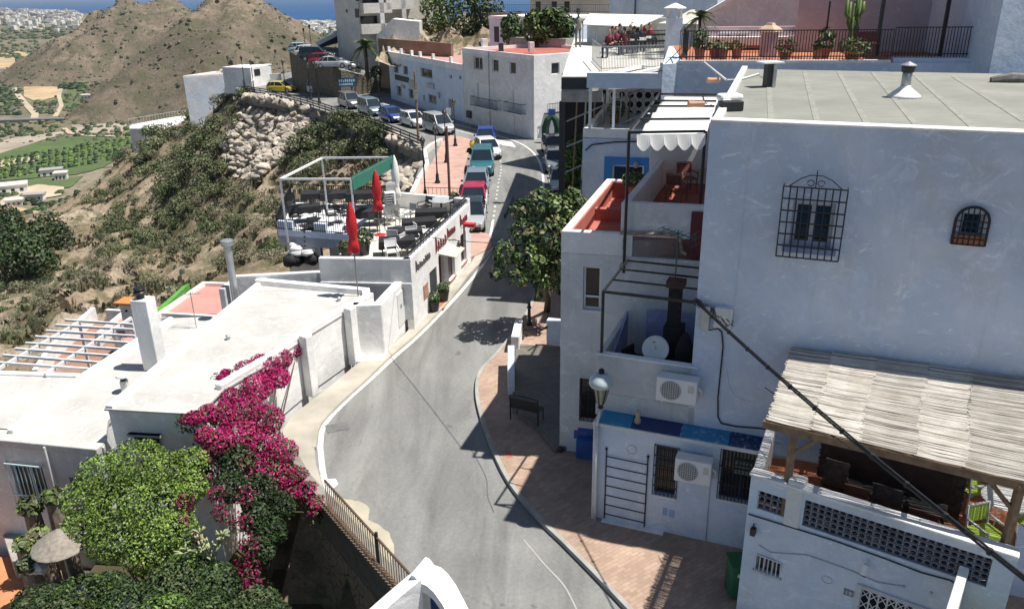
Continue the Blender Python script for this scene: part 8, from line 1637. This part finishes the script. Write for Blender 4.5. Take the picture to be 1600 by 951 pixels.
a = P(654, 222, 0); T = Thing('utility_pole', 'grey wooden utility pole by the guard rail with a small meter box', 'pole', a); mb = MB(); mb.tube([a-V((0, 0, .5)), (a.x, a.y, 6.2)], [.13, .09], 8); T.part('shaft', mb, WOOD); mb = MB(); mb.box((a.x, a.y-.12, 4.2), (.35, .2, .8)); T.part('box', mb, GREYM)
# foreground street lamp
a = P(929, 812, .12); T = Thing('lantern_lamp', 'large glass street lantern with a pale cap on a thin pole, foreground', 'street lamp', a); hd = PD(939, 610, a.y); mb = MB(); mb.tube([a, (a.x, a.y, 2.9)], .045, 10); mb.tube([(a.x, a.y, 2.9), (a.x, a.y-.02, 3.05), (hd.x, hd.y, hd.z-.5)], .03, 8); T.part('pole', mb, WHITE2, smooth=True)
hz = hd.z; mb = MB(); mb.lathe((hd.x, hd.y, hz-.5), [(.03, 0), (.08, .04), (.05, .1), (.1, .16)], 8); T.part('bracket', mb, BLACK); mb = MB(); mb.lathe((hd.x, hd.y, hz-.34), [(.10, 0), (.215, .48)], 6); T.part('glass', mb, plain('smoky_glass', (.32, .30, .24), .15, .2, 4)); mb = MB()
for k in range(6): a_ = k*math.pi/3; mb.bar((hd.x+.10*math.cos(a_), hd.y+.10*math.sin(a_), hz-.34), (hd.x+.22*math.cos(a_), hd.y+.22*math.sin(a_), hz+.14), .018)
T.part('frame', mb, BLACK); mb = MB(); mb.lathe((hd.x, hd.y, hz+.14), [(.27, 0), (.30, .06), (.285, .16), (.20, .28), (.07, .34)], 20); T.part('cap', mb, plain('pale_green_cap', (.45, .52, .52), .35, .15), smooth=True); mb = MB(); mb.lathe((hd.x, hd.y, hz+.48), [(.08, 0), (.06, .04), (.08, .07), (.02, .12)], 10); T.part('finial', mb, BLACK)
# road signs
def board(q, w_, h_, z, m, lab, marks=None, rz=0, name='road_sign', posts=2, rnd_=False):
    T = Thing(name, lab, 'sign', q); mb = MB()
    for k in ((-.35, .35) if posts == 2 else (0,)): mb.tube([(q.x+w_*k*math.cos(rz), q.y+w_*k*math.sin(rz), q.z), (q.x+w_*k*math.cos(rz), q.y+w_*k*math.sin(rz), z+h_/2)], .05, 6)
    T.part('post', mb, GREYM); f = Fr((q.x-math.cos(rz)*5, q.y-math.sin(rz)*5-.1), (q.x+math.cos(rz)*5, q.y+math.sin(rz)*5-.1)); mb = MB()
    if rnd_: mb.lathe(f.pt(5, z, 0), [(w_/2, 0), (w_/2, .04)], 20, f.n)
    else: mb.boxf(f, 5-w_/2, 5+w_/2, z-h_/2, z+h_/2, 0, .05)
    T.part('panel', mb, m)
    if marks:
        mb = MB()
        for a, zz, ww, hh in marks: mb.boxf(f, 5+a-ww/2, 5+a+ww/2, z+zz-hh/2, z+zz+hh/2, .05, .065)
        T.part('markings', mb, marks_m)
    return T
marks_m = plain('sign_marks', (.12, .08, .06), .6); YEL = plain('sign_yellow', (.60, .45, .16), .6, .1)
for x, l in ((477, 'left yellow direction board by the stone wall'), (487, 'right yellow direction board by the stone wall')): board(P(x, 144, 0), 1.0, 1.9, 1.6, YEL, l, [(0, k*.45, .8, .06) for k in (-1.5, -.5, .5, 1.5)], posts=1)
marks_m = plain('sign_blue_letters', (.45, .75, .85), .6)
T = board(P(544, 152, 0), 2.2, 1.1, 1.9, plain('banner_navy', (.04, .10, .20), .6), 'navy sign board with pale blue lettering behind the grey off-roader', [(-.9+.26*k, .22*(1 if k % 2 else .8), .17, .30) for k in range(8)]+[(-.9+.26*k, -.25, .17, .26) for k in range(7)], rz=.15)
marks_m = plain('sign_white', (.7, .7, .7), .5); board(P(532, 147, 0), .8, .8, 2.2, plain('sign_red', (.5, .03, .04), .5), 'round red and white road sign in front of the retaining wall', [(-.0, .0, .5, .14)], posts=1, rnd_=True); board(P(702, 200, .1), .5, .7, 1.7, WHITEP, 'small white rectangular sign by the silver van', None, posts=1)
# ================================================================ vehicles
TYRE = plain('tyre', (.02, .02, .02), .85); RIM = plain('rim', (.45, .46, .47), .35, .05, metal=.5); LENS = plain('headlamp', (.7, .72, .72), .15); TAIL = plain('tail_lamp', (.45, .02, .02), .3); CG = plain('car_glass', (.015, .025, .035), .06, .2, 1)
def paint(n, c): return plain('paint_'+n, c, .25, .04, 1, coat=.6)
KIND = {'hatch': (4.0, 1.72, 1.46, .92, -1.92, -1.45, .15, 1.0, .82), 'suv': (4.5, 1.82, 1.78, 1.08, -2.15, -2.0, .35, 1.05, 1.0), 'van': (4.4, 1.78, 1.82, 1.05, -2.15, -2.05, .55, 1.35, .95), 'sedan': (4.4, 1.74, 1.42, .90, -1.75, -1.05, .25, 1.05, .84)}
def car(q, rz, kind, pm, lab, roof=None, stripes=None, z=None):
    L, W, Hc, belt, xr, xrt, xft, xf, hood = KIND[kind]; w = W/2; T = Thing('parked_car', lab, 'car', q, 'parked cars', rz)
    def bd(name, mb, m, parent=None, **k): return mb.build(name, m, (0, 0, 0), parent or T.o, **k)
    st = [(-L/2, .84, .36, belt-.2), (-L/2+.12, .95, .24, belt-.05), (-L*.28, 1, .2, belt), (0, 1, .2, belt), (xf-.05, 1, .2, belt-.02), (L/2-.5, .95, .22, hood), (L/2-.12, .86, .25, hood-.12), (L/2, .72, .34, hood-.26)]
    mb = MB(); vs = []; m_ = 10
    for x, k, z0, z1 in st:
        h = w*k; zm = z0+(z1-z0)*.5; vs += [(x, -h*.9, z0), (x, -h, z0+.12), (x, -h, zm), (x, -h*.97, z1-.08), (x, -h*.86, z1), (x, h*.86, z1), (x, h*.97, z1-.08), (x, h, zm), (x, h, z0+.12), (x, h*.9, z0)]
    fs = [(i*m_+k, i*m_+(k+1) % m_, (i+1)*m_+(k+1) % m_, (i+1)*m_+k) for i in range(len(st)-1) for k in range(m_)]+[tuple(range(m_-1, -1, -1)), tuple((len(st)-1)*m_+k for k in range(m_))]; mb.add(vs, fs); bd('body', mb, pm, smooth=False, bevel=.04)
    if stripes:
        mb = MB()
        for y in (-.28, .28): mb.hexa([(xf, y-.15, belt-.02), (L/2-.12, y-.13, hood-.115), (L/2-.12, y+.13, hood-.115), (xf, y+.15, belt-.02), (xf, y-.15, belt+.006), (L/2-.12, y-.13, hood-.098), (L/2-.12, y+.13, hood-.098), (xf, y+.15, belt+.006)])
        bd('bonnet_stripes', mb, stripes)
    wt = w*.74; wb = w*.90; zb_, zt = belt-.03, Hc-.05; mb = MB(); xm = (xrt+xft)/2
    mb.add([(xr, -wb, zb_), (xf, -wb, zb_), (xf, wb, zb_), (xr, wb, zb_), (xrt, -wt, zt), (xm, -wt*1.02, zt+.03), (xft, -wt, zt), (xft, wt, zt), (xm, wt*1.02, zt+.03), (xrt, wt, zt)], [(0, 1, 6, 5, 4), (3, 9, 8, 7, 2), (0, 4, 9, 3), (1, 2, 7, 6), (4, 5, 8, 9), (5, 6, 7, 8), (3, 2, 1, 0)]); bd('windows', mb, CG)
    mb = MB(); mb.add([(xrt-.03, -wt-.02, zt), (xm, -wt*1.02-.02, zt+.03), (xft+.02, -wt-.02, zt), (xft+.02, wt+.02, zt), (xm, wt*1.02+.02, zt+.03), (xrt-.03, wt+.02, zt), (xrt+.05, -wt+.08, zt+.05), (xm, -wt+.08, zt+.08), (xft-.06, -wt+.08, zt+.05), (xft-.06, wt-.08, zt+.05), (xm, wt-.08, zt+.08), (xrt+.05, wt-.08, zt+.05)], [(0, 1, 7, 6), (1, 2, 8, 7), (2, 3, 9, 8), (3, 4, 10, 9), (4, 5, 11, 10), (5, 0, 6, 11), (6, 7, 10, 11), (7, 8, 9, 10), (5, 4, 3, 2, 1, 0)]); 
    for s in (-1, 1):
        for a, b in (((xr, wb, zb_), (xrt, wt, zt)), ((xf, wb, zb_), (xft, wt, zt)), ((xm, wb, zb_), (xm, wt*1.02, zt+.02)), ((xr*.62+xm*.38, wb, zb_), (xrt*.6+xm*.4, wt, zt))): mb.bar((a[0], a[1]*s, a[2]), (b[0], b[1]*s, b[2]), .07, .05)
    bd('roof', mb, roof or pm)
    for x in (-L*.31, L*.32):
        for s in (-1, 1):
            mb = MB(); mb.lathe((x, s*(w-.1), .32), [(.28, -.1), (.32, -.08), (.32, .08), (.28, .1)], 16, V((0, 1, 0))); wh = bd('wheel', mb, TYRE); mb = MB(); mb.lathe((x, s*(w-.1), .32), [(.2, -.11), (.2, .11)], 12, V((0, 1, 0))); bd('rim', mb, RIM, wh)
    for s in (-1, 1):
        mb = MB(); mb.box((L/2-.13, s*w*.62, hood-.22), (.2, w*.34, .14), -s*.35); bd('headlight', mb, LENS, bevel=.03); mb = MB(); mb.box((-L/2+.07, s*w*.74, belt-.22), (.1, w*.2, .26)); bd('tail_light', mb, TAIL)
        mb = MB(); mb.box((xf-.25, s*(w+.08), belt+.06), (.12, .16, .13)); bd('mirror', mb, pm if kind != 'suv' else BLACK)
    mb = MB(); mb.box((L/2-.02, 0, .36), (.1, W*.72, .16)); mb.box((L/2-.06, 0, .56), (.1, W*.42, .09)); bd('grille', mb, BLACK); mb = MB(); mb.box((L/2+.035, 0, .42), (.015, .48, .1)); bd('number_plate', mb, WHITEP)
    return T
Wp = paint('white', (.72, .72, .72)); Sp = paint('silver', (.40, .42, .43)); Gp = paint('grey', (.16, .17, .18)); GBp = paint('grey_blue', (.18, .24, .29)); Tp = paint('teal', (.03, .14, .17)); Bp = paint('blue', (.02, .06, .28)); Kp = paint('black', (.02, .022, .025)); Rp = paint('red', (.32, .02, .04)); Yp = paint('yellow', (.65, .50, .04)); LB = paint('light_blue', (.32, .45, .55))
def hd_(a, b): return math.atan2(b.y-a.y, b.x-a.x)
gd = hd_(P(545, 170, 0), P(650, 205, 0))
for x, y, k, pm, l in ((548, 172, 'suv', Gp, 'grey off-roader, first of the row parked along the guard rail'), (580, 183, 'van', GBp, 'grey-blue van parked behind the street lamp in the guard rail row'), (613, 193, 'hatch', Bp, 'bright blue hatchback in the row along the guard rail'), (647, 201, 'hatch', Wp, 'white hatchback in the row along the guard rail'), (686, 211, 'van', Sp, 'silver van at the near end of the guard rail row')): car(P(x, y-4, 0), gd, k, pm, l)
sd2 = hd_(P(757, 240, 0), P(740, 350, 0))
car(P(754, 268, .0), sd2, 'suv', Tp, 'teal off-roader parked nose towards the camera on the street'); car(P(745, 300, 0), sd2, 'hatch', GBp, 'grey-blue hatchback between the teal and red-roofed cars'); car(P(741, 326, 0), sd2, 'hatch', Wp, 'white hatchback with red roof and dark bonnet stripes', roof=paint('crimson', (.42, .01, .05)), stripes=Kp); car(P(737, 352, 0), sd2, 'hatch', Sp, 'silver car half hidden behind the restaurant corner', roof=Kp); car(P(762, 244, 0), sd2+.25, 'hatch', Wp, 'white car parked askew behind the teal off-roader')
q = P(743, 240, 0); T = Thing('motor_scooter', 'yellow scooter parked beside the white car at the top of the row', 'scooter', q); mb = MB(); mb.ell(q+V((0, 0, .75)), (.55, .28, .3), 12, 8, .3); T.part('body', mb, Yp, smooth=True); mb = MB(); mb.box(q+V((-.1, .1, 1.0)), (.7, .25, .1)); T.part('seat', mb, BLACK, bevel=.03)
for s in (-.5, .5): mb = MB(); mb.lathe(q+V((s, 0, .25)), [(.25, -.06), (.25, .06)], 14, V((0, 1, 0))); T.part('wheel', mb, TYRE)
mb = MB(); mb.tube([q+V((.5, 0, .3)), q+V((.35, 0, 1.1)), q+V((.3, .3, 1.15))], .03, 6); T.part('handlebar', mb, BLACK)
car(P(759, 226, 0), sd2, 'hatch', Bp, 'dark blue car at the top end of the street row, mostly hidden'); 
sd3 = hd_(P(866, 245, 0), P(876, 290, 0)); car(P(868, 264, 0), sd3, 'hatch', Gp, 'dark grey car parked in the deep shade on the right of the lane'); car(P(877, 296, 0), sd3, 'hatch', Sp, 'silver car in the shade partly behind the street tree'); car(P(865, 240, 0), sd3+.1, 'hatch', Kp, 'black car parked farthest back in the shaded lane')
gd2 = hd_(P(480, 93, 4.2), P(520, 110, 3.4))
for x, y, z, k, pm, l in ((474, 84, 4.9, 'hatch', LB, 'light blue car at the far end of the car park row'), (485, 88, 4.7, 'hatch', Wp, 'white car second from the far end of the car park row'), (496, 95, 4.4, 'suv', Kp, 'dark off-roader in the middle of the car park row'), (508, 101, 4.0, 'hatch', Rp, 'red car in the car park row'), (520, 106, 3.7, 'sedan', Sp, 'silver car next to the red one in the car park'), (534, 109, 3.2, 'hatch', Sp, 'silver hatchback at the near end of the car park row')): car(P(x, y, z), gd2+1.0, k, pm, l)
for x, y, k, pm, l, r_ in ((583, 104, 'hatch', Sp, 'silver car right of the palm trunk', .2), (600, 105, 'hatch', Wp, 'white car beside the long street house', .1), (590, 95, 'hatch', Wp, 'white car behind the two cars at the palm', .1)): car(P(x, y, 2.3), gd2+r_+2.9, k, pm, l)
car(P(441, 144, 0), -.3, 'hatch', Yp, 'yellow car by the white wall on the far road'); car(P(507, 146, 0), -.35, 'suv', Wp, 'white off-roader parked against the stone retaining wall')
T = Thing('dark_arch_shelter', 'long dark blue shade net with white top edge over the far car park', 'shade', PD(515, 75, 124)); mb = MB(); a, b = PD(497, 76, 122), PD(534, 66, 126); mb.hexa([a, a+V((0, 2, 0)), b+V((0, 2, 0)), b, a+V((0, 0, .5)), a+V((0, 2, .5)), b+V((0, 2, 2.0)), b+V((0, 0, 2.0))]); T.part('net', mb, plain('navy_net', (.02, .04, .08), .8)); mb = MB(); mb.bar(a+V((0, 0, .7)), b+V((0, 0, 1.5)), .5, .5); T.part('white_edge', mb, WHITE)
# ================================================================ haze
hz_ = NT('haze_air'); nt = hz_.t; nt.nodes.remove(hz_.b); pv = nt.nodes.new('ShaderNodeVolumePrincipled'); pv.inputs['Color'].default_value = (.80, .86, .95, 1); pv.inputs['Density'].default_value = .00005; pv.inputs['Anisotropy'].default_value = .2
nt.links.new(pv.outputs[0], nt.nodes['Material Output'].inputs['Volume'])
mb = MB(); mb.box((0, 24000, (-96+30)/2), (110000, 66000, 126)); hb = mb.build('haze', hz_.m); tag(hb, kind='stuff')
